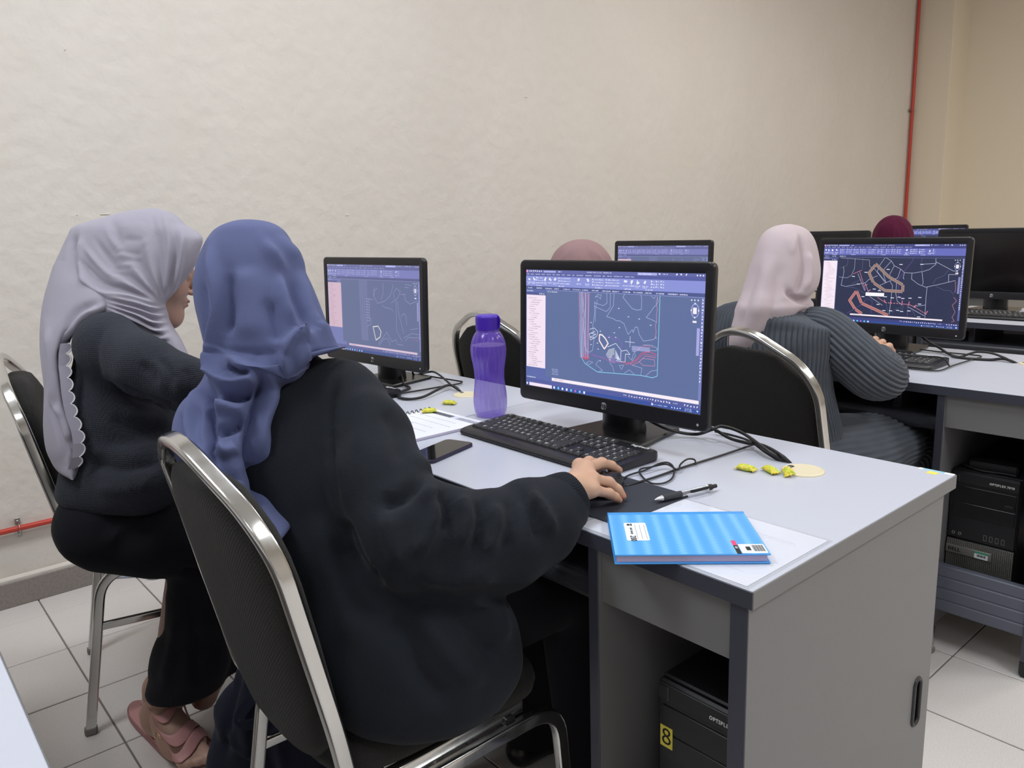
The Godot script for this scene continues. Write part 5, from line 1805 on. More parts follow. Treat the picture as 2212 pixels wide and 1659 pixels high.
	cord("black cable rising in a bow at the second-row desk end", [Vector3(-0.9428, 0.756, -2.6365), Vector3(-0.9196, 0.756, -2.6434), Vector3(-0.9009, 0.765, -2.6567), Vector3(-0.8812, 0.772, -2.6745), Vector3(-0.8411, 0.772, -2.6715), Vector3(-0.8016, 0.763, -2.6613), Vector3(-0.7734, 0.745, -2.6796)], 0.0036)
	cord("thin lead doubled back behind the second-row keyboard", [Vector3(-1.0668, 0.756, -2.7182), Vector3(-1.007, 0.7545, -2.7146), Vector3(-0.9025, 0.7545, -2.7134), Vector3(-0.8827, 0.7545, -2.7062), Vector3(-0.8756, 0.7545, -2.6893), Vector3(-0.876, 0.7545, -2.6558), Vector3(-0.8784, 0.7545, -2.6321), Vector3(-0.883, 0.7545, -2.4925), Vector3(-0.8793, 0.7545, -2.3974), Vector3(-0.893, 0.7545, -2.3673), Vector3(-0.9356, 0.7545, -2.3613), Vector3(-0.9856, 0.7545, -2.3699)], 0.0022)
	cord("thin lead looping over the end of the second-row keyboard", [Vector3(-1.18, 0.778, -2.47), Vector3(-0.9805, 0.778, -2.4506), Vector3(-0.946, 0.776, -2.482), Vector3(-0.913, 0.778, -2.4713), Vector3(-0.8923, 0.774, -2.4549), Vector3(-0.8824, 0.755, -2.4595)], 0.0022)

# ---------------------------------------------------------------- people
func person(label: String, at: Vector3) -> Node3D:
	return thing("person", label, "person", at)

# the meshes below are built in room coordinates; worn things hang under the person
func wear(t: Node3D, called: String, mesh: Mesh, m: Material, parent: Node = null) -> MeshInstance3D:
	var o := put(called, mesh, m, parent if parent else t)
	if parent == null: o.position = -t.position
	return o

func crumples(sd: int, f: float) -> FastNoiseLite:
	var n := FastNoiseLite.new()
	n.seed = sd
	n.frequency = f
	n.fractal_octaves = 2
	return n

func facing(fwd: Vector3, nod: float, lean := 0.0) -> Basis:
	# columns: right, up, back
	var f := Vector3(fwd.x, 0, fwd.z).normalized()
	var r := f.cross(Vector3.UP)
	var b := Basis(r, Vector3.UP, -f)
	return b * Basis(Vector3(1, 0, 0), -nod) * Basis(Vector3(0, 0, 1), lean)

# a head with a face; c is the point between the ears at eye height
func head_into(b: Build, c: Vector3, q: Basis, cell: float, neck: Vector3) -> void:
	var m := 0.155
	var f := Field.new(c - Vector3(m, m + 0.03, m), c + Vector3(m, m, m), cell)
	var P := func(r: float, u: float, fw: float) -> Vector3: return c + q * Vector3(r, u, -fw)
	f.ball(P.call(0, 0.018, -0.012), Vector3(0.066, 0.076, 0.084), q, 0.02)
	f.ball(P.call(0, -0.035, 0.03), Vector3(0.056, 0.078, 0.056), q, 0.03)
	for s in [-1, 1]:
		f.ball(P.call(s * 0.036, -0.03, 0.054), Vector3(0.024, 0.026, 0.024), q, 0.025)
		f.ball(P.call(s * 0.03, 0.022, 0.07), Vector3(0.022, 0.009, 0.014), q, 0.014)
		f.ball(P.call(s * 0.031, 0.002, 0.096), Vector3(0.016, 0.011, 0.014), q, 0.012, true)
		f.ball(P.call(s * 0.031, 0.001, 0.074), Vector3(0.012, 0.0115, 0.012), q, 0.003)
		f.ball(P.call(s * 0.074, -0.012, -0.012), Vector3(0.008, 0.03, 0.018), q, 0.008)
		f.cap(P.call(s * 0.05, -0.06, 0.0), 0.02, P.call(s * 0.012, -0.1, 0.062), 0.016, 0.03)
		f.ball(P.call(s * 0.0105, -0.034, 0.094), Vector3(0.0075, 0.006, 0.008), q, 0.006)
	f.cap(P.call(0, 0.016, 0.082), 0.007, P.call(0, -0.024, 0.103), 0.0095, 0.012)
	f.ball(P.call(0, -0.09, 0.066), Vector3(0.018, 0.016, 0.014), q, 0.03)
	f.ball(P.call(0, -0.054, 0.083), Vector3(0.02, 0.0055, 0.011), q, 0.008)
	f.ball(P.call(0, -0.064, 0.082), Vector3(0.018, 0.006, 0.0105), q, 0.007)
	f.cap(P.call(-0.018, -0.0588, 0.094), 0.0012, P.call(0.018, -0.0588, 0.094), 0.0012, 0.003, true)
	f.cap(P.call(0, -0.05, -0.02), 0.05, neck, 0.052, 0.03)
	f.mesh_into(b)

func lips_mesh(c: Vector3, q: Basis) -> ArrayMesh:
	var f := Field.new(c + q * Vector3(0, -0.058, -0.092) - Vector3(0.035, 0.03, 0.035), c + q * Vector3(0, -0.058, -0.092) + Vector3(0.035, 0.03, 0.035), 0.0018)
	f.ball(c + q * Vector3(0, -0.0542, -0.0845), Vector3(0.018, 0.0048, 0.0112), q, 0.003)
	f.ball(c + q * Vector3(0, -0.0638, -0.0832), Vector3(0.016, 0.0055, 0.0108), q, 0.003)
	return f.done()

# ---- the student at the near desk, seen from behind, right hand on the mouse
func student_near() -> void:
	var t := person("person in slate-blue headscarf and black sweatshirt working the mouse at the near desk", Vector3(-1.1, 0, -0.6))
	# body under the clothes: torso, legs, arms, then head and right hand on finer grids of the same mesh
	var b := B()
	var f := Field.new(Vector3(-1.5, 0.02, -1.2), Vector3(-0.74, 1.06, -0.4), 0.014)
	f.ball(Vector3(-1.09, 0.57, -0.6), Vector3(0.15, 0.1, 0.11), Basis.IDENTITY, 0.05)
	f.cap(Vector3(-1.1, 0.62, -0.58), 0.11, Vector3(-1.2, 0.86, -0.56), 0.11, 0.05)
	f.cap(Vector3(-1.24, 0.93, -0.545), 0.06, Vector3(-1.27, 1.02, -0.54), 0.05, 0.03)
	for q in [[Vector3(-1.0, 0.545, -0.62), Vector3(-1.0, 0.53, -1.0), Vector3(-0.99, 0.09, -1.03), Vector3(-0.98, 0.045, -1.13)], [Vector3(-1.18, 0.545, -0.62), Vector3(-1.2, 0.53, -1.0), Vector3(-1.21, 0.09, -1.03), Vector3(-1.22, 0.045, -1.13)]]:
		f.chain(q, [0.075, 0.055, 0.036, 0.03], 0.03)
	f.chain([Vector3(-1.1072, 0.9275, -0.6144), Vector3(-0.9084, 0.7695, -0.5784), Vector3(-0.8312, 0.7788, -0.797), Vector3(-0.83, 0.79, -0.825)], [0.045, 0.036, 0.024, 0.021], 0.02)
	f.chain([Vector3(-1.385, 0.92, -0.55), Vector3(-1.42, 0.72, -0.62), Vector3(-1.36, 0.79, -0.82)], [0.045, 0.036, 0.024], 0.02)
	f.mesh_into(b)
	# right hand
	var h := Field.new(Vector3(-0.94, 0.74, -1.02), Vector3(-0.77, 0.84, -0.79), 0.0026)
	var wr := Vector3(-0.829, 0.796, -0.832)
	var mcp := [Vector3(-0.8876, 0.804, -0.9032), Vector3(-0.8599, 0.808, -0.8929), Vector3(-0.8254, 0.804, -0.8668), Vector3(-0.8073, 0.794, -0.8491)]
	h.cap(Vector3(-0.835, 0.783, -0.788), 0.022, wr, 0.021, 0.012)
	for i in 4: h.cap(wr, [0.017, 0.018, 0.018, 0.016][i], mcp[i], [0.0105, 0.0108, 0.0102, 0.0094][i], 0.016)
	h.cap(mcp[0], 0.009, mcp[2], 0.009, 0.012)
	h.cap(mcp[1], 0.009, mcp[3], 0.0085, 0.012)
	h.chain([mcp[0], Vector3(-0.905, 0.798, -0.945), Vector3(-0.912, 0.788, -0.968), Vector3(-0.915, 0.776, -0.986)], [0.0098, 0.0088, 0.0078, 0.0066], 0.006)
	h.chain([mcp[1], Vector3(-0.8788, 0.8, -0.9484), Vector3(-0.8822, 0.788, -0.9765), Vector3(-0.884, 0.7745, -0.9985)], [0.0102, 0.0092, 0.008, 0.0066], 0.006)
	h.chain([mcp[2], Vector3(-0.8291, 0.786, -0.9112), Vector3(-0.8225, 0.772, -0.925), Vector3(-0.8164, 0.7605, -0.9312)], [0.0098, 0.0088, 0.0076, 0.0064], 0.006)
	h.chain([mcp[3], Vector3(-0.8096, 0.777, -0.8904), Vector3(-0.8088, 0.768, -0.9035), Vector3(-0.8099, 0.7595, -0.9152)], [0.0088, 0.0078, 0.0068, 0.0058], 0.006)
	h.chain([Vector3(-0.852, 0.785, -0.848), Vector3(-0.893, 0.774, -0.873), Vector3(-0.915, 0.769, -0.9), Vector3(-0.921, 0.765, -0.924)], [0.0135, 0.0105, 0.009, 0.0072], 0.012)
	# creases over the knuckles, tendons on the back of the hand
	for i in 3: h.cap(wr.lerp(mcp[i + 1], 0.4) + Vector3(0, 0.0145, 0), 0.0025, mcp[i + 1] + Vector3(0, 0.009, 0), 0.002, 0.008)
	h.mesh_into(b)
	var hd := Vector3(-1.2906, 1.1114, -0.5353)
	var hb := facing(Vector3(-0.42, 0, -0.9), 0.25, 0.05)
	head_into(b, hd, hb, 0.006, Vector3(-1.26, 0.99, -0.54))
	var body := wear(t, "body", b.done(), M.skin)
	var nails := B()
	for q in [[Vector3(-0.8164, 0.7605, -0.9312), Vector3(0.35, 0.55, -0.75)], [Vector3(-0.8099, 0.7595, -0.9152), Vector3(0.3, 0.55, -0.75)], [Vector3(-0.884, 0.7745, -0.9985), Vector3(0.1, 0.8, -0.6)]]:
		var n: Vector3 = q[1].normalized()
		var bb := Basis.looking_at(n, Vector3(1, 0, 0.2))
		nails.lathe([Vector2(0.0001, -0.001), Vector2(0.003, -0.0008), Vector2(0.0042, 0.0), Vector2(0.003, 0.0008), Vector2(0.0001, 0.0011)], 12, Transform3D(bb * Basis(Vector3(1, 0, 0), -PI / 2), q[0] + n * 0.0056))
	put("fingernails", nails.done(), M.nail, body)
	# sweatshirt
	var s := Field.new(Vector3(-1.52, 0.44, -0.93), Vector3(-0.74, 1.07, -0.36), 0.008)
	s.cap(Vector3(-1.15, 0.6, -0.565), 0.145, Vector3(-1.24, 0.83, -0.545), 0.135, 0.05)
	s.cap(Vector3(-1.04, 0.6, -0.59), 0.14, Vector3(-1.15, 0.83, -0.57), 0.12, 0.05)
	s.cap(Vector3(-1.35, 0.91, -0.55), 0.07, Vector3(-1.145, 0.925, -0.58), 0.066, 0.06)
	s.cap(Vector3(-1.24, 0.9, -0.55), 0.09, Vector3(-1.26, 0.985, -0.54), 0.062, 0.05)
	s.chain([Vector3(-1.1254, 0.9271, -0.6009), Vector3(-1.0587, 0.8772, -0.6007), Vector3(-0.9918, 0.8308, -0.5783), Vector3(-0.9104, 0.7676, -0.5756), Vector3(-0.8664, 0.7521, -0.6378), Vector3(-0.8454, 0.745, -0.6994), Vector3(-0.8358, 0.7573, -0.7614), Vector3(-0.8335, 0.7722, -0.8)], [0.07, 0.069, 0.068, 0.077, 0.072, 0.069, 0.06, 0.05], 0.025)
	s.chain([Vector3(-1.385, 0.92, -0.55), Vector3(-1.42, 0.74, -0.61), Vector3(-1.37, 0.79, -0.8)], [0.075, 0.07, 0.045], 0.03)
	# skirt of the sweatshirt over hip and thigh
	s.chain([Vector3(-0.978, 0.5699, -0.5769), Vector3(-0.9159, 0.5814, -0.6216), Vector3(-0.9014, 0.5767, -0.6684)], [0.135, 0.11, 0.065], 0.05)
	s.ball(Vector3(-0.896, 0.5277, -0.6126), Vector3(0.09, 0.06, 0.13), Basis.IDENTITY, 0.05)
	for q in [[Vector3(-0.889, 0.8179, -0.6004), 0.026], [Vector3(-0.872, 0.8075, -0.6326), 0.022], [Vector3(-0.8533, 0.8002, -0.6836), 0.02], [Vector3(-0.8535, 0.7985, -0.7456), 0.026], [Vector3(-0.9385, 0.8553, -0.6167), 0.012]]: s.ball(q[0], Vector3(q[1], q[1], q[1] * 1.4), Basis.IDENTITY, 0.02)
	s.crumple(crumples(3, 7.0), 0.004)
	var sb := s.build()
	var dir := Vector3(-0.745, -0.196, -0.638)
	sb.fold(dir, [
		[[Vector3(-0.9032, 0.8444, -0.5919), Vector3(-0.8609, 0.828, -0.5892), Vector3(-0.8519, 0.7909, -0.5726), Vector3(-0.865, 0.7635, -0.5489)], 0.0186, 0.016], [[Vector3(-0.8664, 0.8265, -0.6294), Vector3(-0.8293, 0.8107, -0.6208), Vector3(-0.8201, 0.7707, -0.6035)], 0.0139, 0.014], [[Vector3(-0.8478, 0.8116, -0.6778), Vector3(-0.8088, 0.7931, -0.655), Vector3(-0.8132, 0.7553, -0.6382)], 0.0124, 0.013],
		[[Vector3(-0.8649, 0.8426, -0.589), Vector3(-0.8309, 0.8207, -0.5828), Vector3(-0.825, 0.7918, -0.5729)], -0.0170, 0.012], [[Vector3(-0.8235, 0.8305, -0.6337), Vector3(-0.8121, 0.7993, -0.6296), Vector3(-0.8185, 0.7599, -0.6178)], -0.0139, 0.012], [[Vector3(-0.8176, 0.8267, -0.6864), Vector3(-0.7956, 0.7988, -0.6722), Vector3(-0.7983, 0.7546, -0.6554)], -0.0109, 0.012],
		[[Vector3(-0.8836, 0.857, -0.5873), Vector3(-0.8917, 0.8389, -0.5566), Vector3(-0.92, 0.827, -0.5356)], -0.0186, 0.014], [[Vector3(-0.8998, 0.8204, -0.5414), Vector3(-0.8764, 0.7901, -0.5281), Vector3(-0.8595, 0.7553, -0.5371)], 0.0124, 0.018], [[Vector3(-0.85, 0.7456, -0.5453), Vector3(-0.8232, 0.7304, -0.5875), Vector3(-0.7975, 0.7323, -0.6495)], 0.0124, 0.02], [[Vector3(-0.8379, 0.8133, -0.737), Vector3(-0.8045, 0.7925, -0.7382), Vector3(-0.789, 0.7586, -0.7459)], 0.0139, 0.014], [[Vector3(-0.8479, 0.8205, -0.7276), Vector3(-0.7988, 0.7967, -0.7148), Vector3(-0.7867, 0.7538, -0.7157)], -0.0093, 0.01],
		[[Vector3(-1.0736, 0.9936, -0.5642), Vector3(-1.0528, 0.9289, -0.5373), Vector3(-1.0199, 0.8526, -0.5208), Vector3(-0.993, 0.795, -0.5188)], -0.0093, 0.009], [[Vector3(-0.9844, 0.7986, -0.5143), Vector3(-0.938, 0.7506, -0.5067), Vector3(-0.8913, 0.707, -0.5165)], -0.0186, 0.016], [[Vector3(-0.992, 0.7727, -0.4975), Vector3(-0.92, 0.6971, -0.4956), Vector3(-0.844, 0.6349, -0.5338)], -0.0124, 0.03], [[Vector3(-1.014, 0.8066, -0.4822), Vector3(-0.9661, 0.7152, -0.4787), Vector3(-0.9023, 0.6265, -0.4946)], 0.0124, 0.035],
		[[Vector3(-0.8263, 0.6901, -0.5715), Vector3(-0.8008, 0.6279, -0.6135), Vector3(-0.8009, 0.5787, -0.6453)], -0.0155, 0.018], [[Vector3(-0.8112, 0.7018, -0.5928), Vector3(-0.8015, 0.6544, -0.6365), Vector3(-0.8092, 0.5995, -0.6577)], 0.0155, 0.018], [[Vector3(-0.8497, 0.6788, -0.5406), Vector3(-0.7981, 0.6016, -0.5772), Vector3(-0.7848, 0.5701, -0.6144)], 0.0124, 0.022], [[Vector3(-0.8748, 0.68, -0.5117), Vector3(-0.8399, 0.6036, -0.5289), Vector3(-0.8156, 0.5462, -0.5711)], -0.0124, 0.022], [[Vector3(-0.9588, 0.8597, -0.61), Vector3(-0.9815, 0.8982, -0.6111), Vector3(-1.0176, 0.9356, -0.6118)], -0.0078, 0.014], [[Vector3(-1.0628, 0.9677, -0.6003), Vector3(-1.0257, 0.9249, -0.5833), Vector3(-0.9973, 0.8782, -0.5551)], 0.0062, 0.02]])
	var sh := wear(t, "sweatshirt", sb.done(), M.fleece_black)
	# ribbed cuff
	var a0 := Vector3(-0.8348, 0.774, -0.7834)
	var a1 := Vector3(-0.8288, 0.7867, -0.8304)
	var ax := (a1 - a0).normalized()
	var cp := B()
	var path := []
	for k in 9: path.append(a0 + ax * (a1 - a0).length() * k / 8.0)
	var ring := PackedVector2Array()
	for k in 180:
		var an := TAU * k / 180
		ring.append(Vector2(cos(an), sin(an)) * (0.042 + 0.0009 * cos(an * 60)))
	cp.sweep(path, ring, Vector3.UP, false, PackedFloat32Array([1.02, 1.08, 1.09, 1.08, 1.06, 1.03, 1.0, 0.96, 0.9]))
	put("cuff", cp.done(), M.fleece_black, sh)
	# trousers in the dark under the desk
	var tr := Field.new(Vector3(-1.36, 0.07, -1.16), Vector3(-0.84, 0.66, -0.44), 0.011)
	tr.ball(Vector3(-1.09, 0.56, -0.6), Vector3(0.18, 0.11, 0.15), Basis.IDENTITY, 0.04)
	for x in [-1.0, -1.19]: tr.chain([Vector3(x, 0.555, -0.62), Vector3(x, 0.535, -1.0), Vector3(x, 0.1, -1.04)], [0.093, 0.078, 0.065], 0.03)
	wear(t, "trousers", tr.done(), M.trouser_black)
	for x in [-0.99, -1.2]:
		var so := Field.new(Vector3(x - 0.07, -0.005, -1.25), Vector3(x + 0.07, 0.1, -0.97), 0.006)
		so.chain([Vector3(x, 0.04, -1.02), Vector3(x, 0.032, -1.12), Vector3(x, 0.028, -1.2)], [0.036, 0.036, 0.028], 0.02)
		so.plane(Vector3(x, 0.003, -1.1), Vector3(0, -1, 0), 0.004)
		wear(t, "shoe", so.done(), M.satin_black)
	scarf_near(t)

func scarf_near(t: Node3D) -> void:
	var away := Vector3(-0.83, -0.1, -0.545)
	var rows := [
		[Vector3(-1.3001, 1.2255, -0.5435), Vector3(-1.294, 1.2252, -0.5506), 0.006], [Vector3(-1.3155, 1.2232, -0.5249), Vector3(-1.2747, 1.2205, -0.5716), 0.04], [Vector3(-1.3316, 1.2119, -0.5026), Vector3(-1.2596, 1.2084, -0.5857), 0.07], [Vector3(-1.3394, 1.1942, -0.488), Vector3(-1.2478, 1.1882, -0.5931), 0.085], [Vector3(-1.3435, 1.1718, -0.4763), Vector3(-1.2373, 1.1651, -0.5984), 0.096], [Vector3(-1.3457, 1.1454, -0.4657), Vector3(-1.2261, 1.1374, -0.6029), 0.103],
		[Vector3(-1.3391, 1.1193, -0.4575), Vector3(-1.2099, 1.1115, -0.6059), 0.106], [Vector3(-1.328, 1.0893, -0.4534), Vector3(-1.1887, 1.0817, -0.6059), 0.104], [Vector3(-1.3094, 1.06, -0.4504), Vector3(-1.1676, 1.0517, -0.6056), 0.1], [Vector3(-1.2969, 1.0343, -0.4492), Vector3(-1.1462, 1.0265, -0.6071), 0.094], [Vector3(-1.2923, 1.0178, -0.4495), Vector3(-1.1434, 1.0124, -0.6061), 0.09], [Vector3(-1.2896, 1.0043, -0.4486), Vector3(-1.1742, 1, -0.5663), 0.088],
		[Vector3(-1.2876, 0.9857, -0.4451), Vector3(-1.1724, 0.9823, -0.563), 0.088], [Vector3(-1.2925, 0.9623, -0.4322), Vector3(-1.1797, 0.9591, -0.5474), 0.094], [Vector3(-1.296, 0.9405, -0.4057), Vector3(-1.1794, 0.9348, -0.5401), 0.104], [Vector3(-1.2904, 0.9209, -0.3906), Vector3(-1.1734, 0.9139, -0.5329), 0.107], [Vector3(-1.2797, 0.9014, -0.3813), Vector3(-1.1681, 0.8945, -0.5174), 0.108], [Vector3(-1.2662, 0.8821, -0.3755), Vector3(-1.1643, 0.8756, -0.5004), 0.106],
		[Vector3(-1.2531, 0.8616, -0.3767), Vector3(-1.1626, 0.8555, -0.4884), 0.104], [Vector3(-1.2392, 0.8359, -0.385), Vector3(-1.1599, 0.832, -0.4764), 0.102], [Vector3(-1.2077, 0.8148, -0.3918), Vector3(-1.1374, 0.8113, -0.4728), 0.108], [Vector3(-1.1709, 0.794, -0.4048), Vector3(-1.1109, 0.7911, -0.474), 0.11], [Vector3(-1.1261, 0.7783, -0.4288), Vector3(-1.0842, 0.7749, -0.4767), 0.11], [Vector3(-1.0965, 0.7672, -0.4443), Vector3(-1.0742, 0.7675, -0.4704), 0.106], [Vector3(-1.0819, 0.7624, -0.452), Vector3(-1.0739, 0.7634, -0.4617), 0.1]]
	var b := B().drape(rows, away, 6, 170)
	b.fold(Vector3(-0.83, -0.13, -0.545), [
		# the hood's lower edge stands out over the fall of cloth below
		[[Vector3(-1.1081, 1.0561, -0.5432), Vector3(-1.1203, 1.0498, -0.5271), Vector3(-1.1211, 1.031, -0.5046), Vector3(-1.119, 1.0185, -0.4875), Vector3(-1.1401, 1.0168, -0.4623), Vector3(-1.1575, 1.021, -0.4434), Vector3(-1.1776, 1.0283, -0.4378)], 0.036, 0.009, 1],
		# long folds of the hood
		[[Vector3(-1.2669, 1.1945, -0.463), Vector3(-1.2362, 1.1519, -0.4544), Vector3(-1.2122, 1.0958, -0.4496), Vector3(-1.2132, 1.054, -0.4354), Vector3(-1.211, 1.0121, -0.4251), Vector3(-1.1905, 0.9716, -0.421)], 0.016, 0.012], [[Vector3(-1.1963, 1.1991, -0.5155), Vector3(-1.1527, 1.1496, -0.5199), Vector3(-1.1294, 1.0945, -0.5144), Vector3(-1.1209, 1.0547, -0.5278)], 0.014, 0.012], [[Vector3(-1.2029, 1.2092, -0.5423), Vector3(-1.152, 1.1478, -0.5515), Vector3(-1.1217, 1.0775, -0.5495), Vector3(-1.098, 1.0292, -0.578)], 0.014, 0.012], [[Vector3(-1.1605, 1.1638, -0.5151), Vector3(-1.1314, 1.1071, -0.5316), Vector3(-1.112, 1.0577, -0.5391)], -0.013, 0.012], [[Vector3(-1.1728, 1.1613, -0.5627), Vector3(-1.1451, 1.0957, -0.5748), Vector3(-1.1198, 1.0408, -0.5875)], -0.010, 0.011],
		[[Vector3(-1.202, 1.152, -0.4631), Vector3(-1.1829, 1.0971, -0.4528), Vector3(-1.1812, 1.049, -0.4399)], -0.016, 0.013], [[Vector3(-1.1899, 1.1583, -0.4792), Vector3(-1.1583, 1.104, -0.4679), Vector3(-1.1383, 1.0437, -0.4571)], 0.009, 0.03], [[Vector3(-1.1386, 1.1099, -0.4927), Vector3(-1.1264, 1.0685, -0.4943), Vector3(-1.1187, 1.0375, -0.4937)], -0.012, 0.014], [[Vector3(-1.2651, 1.1372, -0.4475), Vector3(-1.2446, 1.0805, -0.4383), Vector3(-1.2271, 1.0249, -0.4259)], -0.008, 0.010],
		# flap over the shoulder, with the corner strip pulled round the neck
		[[Vector3(-1.1085, 1.0451, -0.5393), Vector3(-1.1152, 1.0477, -0.5244), Vector3(-1.1126, 1.0393, -0.5014), Vector3(-1.1159, 1.0299, -0.4946)], 0.018, 0.008], [[Vector3(-1.107, 1.0333, -0.5374), Vector3(-1.1086, 1.0331, -0.5199), Vector3(-1.1089, 1.0214, -0.5002)], -0.014, 0.008], 
		[[Vector3(-1.1366, 1.018, -0.4668), Vector3(-1.1199, 0.9754, -0.4575), Vector3(-1.1122, 0.944, -0.4411), Vector3(-1.1019, 0.9064, -0.426), Vector3(-1.0913, 0.8528, -0.4218), Vector3(-1.0639, 0.8024, -0.4226)], -0.026, 0.009], [[Vector3(-1.1243, 1.0004, -0.4757), Vector3(-1.1039, 0.9624, -0.4644), Vector3(-1.1015, 0.9234, -0.4473), Vector3(-1.0895, 0.8793, -0.4321), Vector3(-1.0669, 0.8354, -0.4293), Vector3(-1.0371, 0.7986, -0.4371)], 0.016, 0.014], [[Vector3(-1.1178, 0.9958, -0.5133), Vector3(-1.1077, 0.9575, -0.4898), Vector3(-1.0966, 0.9121, -0.4731), Vector3(-1.0886, 0.8693, -0.4457)], 0.006, 0.02], [[Vector3(-1.1187, 0.998, -0.4973), Vector3(-1.1038, 0.9463, -0.4752), Vector3(-1.0912, 0.8962, -0.4509)], -0.008, 0.016],
		# the twisted column on the wall side
		[[Vector3(-1.2087, 1.012, -0.4278), Vector3(-1.178, 0.9858, -0.4242), Vector3(-1.1507, 0.9758, -0.4374), Vector3(-1.1361, 0.986, -0.4576), Vector3(-1.1371, 1.0044, -0.462)], 0.026, 0.015], [[Vector3(-1.1736, 0.9622, -0.4222), Vector3(-1.1382, 0.9641, -0.4326), Vector3(-1.1242, 0.9702, -0.4509)], -0.038, 0.0085], [[Vector3(-1.1767, 0.9514, -0.4151), Vector3(-1.1388, 0.9439, -0.4258), Vector3(-1.1259, 0.9386, -0.4392)], 0.022, 0.013], [[Vector3(-1.16, 0.9151, -0.4078), Vector3(-1.1279, 0.9207, -0.4156), Vector3(-1.1166, 0.9295, -0.4316)], -0.030, 0.009], [[Vector3(-1.1487, 0.8992, -0.4004), Vector3(-1.1284, 0.8899, -0.4056), Vector3(-1.118, 0.8961, -0.4196)], 0.02, 0.014], [[Vector3(-1.1942, 0.9787, -0.4189), Vector3(-1.1707, 0.9415, -0.4034), Vector3(-1.1416, 0.8986, -0.3929), Vector3(-1.1198, 0.8675, -0.393)], -0.022, 0.010], [[Vector3(-1.2135, 0.9774, -0.4116), Vector3(-1.2004, 0.9471, -0.3861), Vector3(-1.1727, 0.9105, -0.3759), Vector3(-1.1439, 0.872, -0.382)], 0.014, 0.016], [[Vector3(-1.1686, 1.0086, -0.4422), Vector3(-1.148, 0.9975, -0.4471), Vector3(-1.1371, 0.9969, -0.4598)], -0.02, 0.009], [[Vector3(-1.1109, 0.8836, -0.4085), Vector3(-1.1047, 0.8469, -0.4043), Vector3(-1.0838, 0.81, -0.4018)], 0.014, 0.016], [[Vector3(-1.2166, 0.9384, -0.3802), Vector3(-1.2139, 0.9106, -0.3748), Vector3(-1.18, 0.8875, -0.3759)], -0.010, 0.012], [[Vector3(-1.2021, 0.9515, -0.4011), Vector3(-1.179, 0.9147, -0.3854), Vector3(-1.1556, 0.8827, -0.3874)], -0.010, 0.010]])
	var sc := wear(t, "headscarf", b.done(), M.scarf_blue)
	# the front edge, drawn tight over the shoulder towards the neck
	var e := B()
	e.sweep(smooth_path([Vector3(-1.1134, 1.0139, -0.5319), Vector3(-1.107, 1.0186, -0.5564), Vector3(-1.1107, 1.0206, -0.5841), Vector3(-1.1223, 1.0194, -0.6093)], 5), rounded(0.006, 0.016, 0.0028, 3), Vector3(0.8, 0.3, 0.5), false, taper_of([1.25, 1.0, 0.6, 0.4], 5))
	put("front_edge", e.done(), M.scarf_blue, sc)

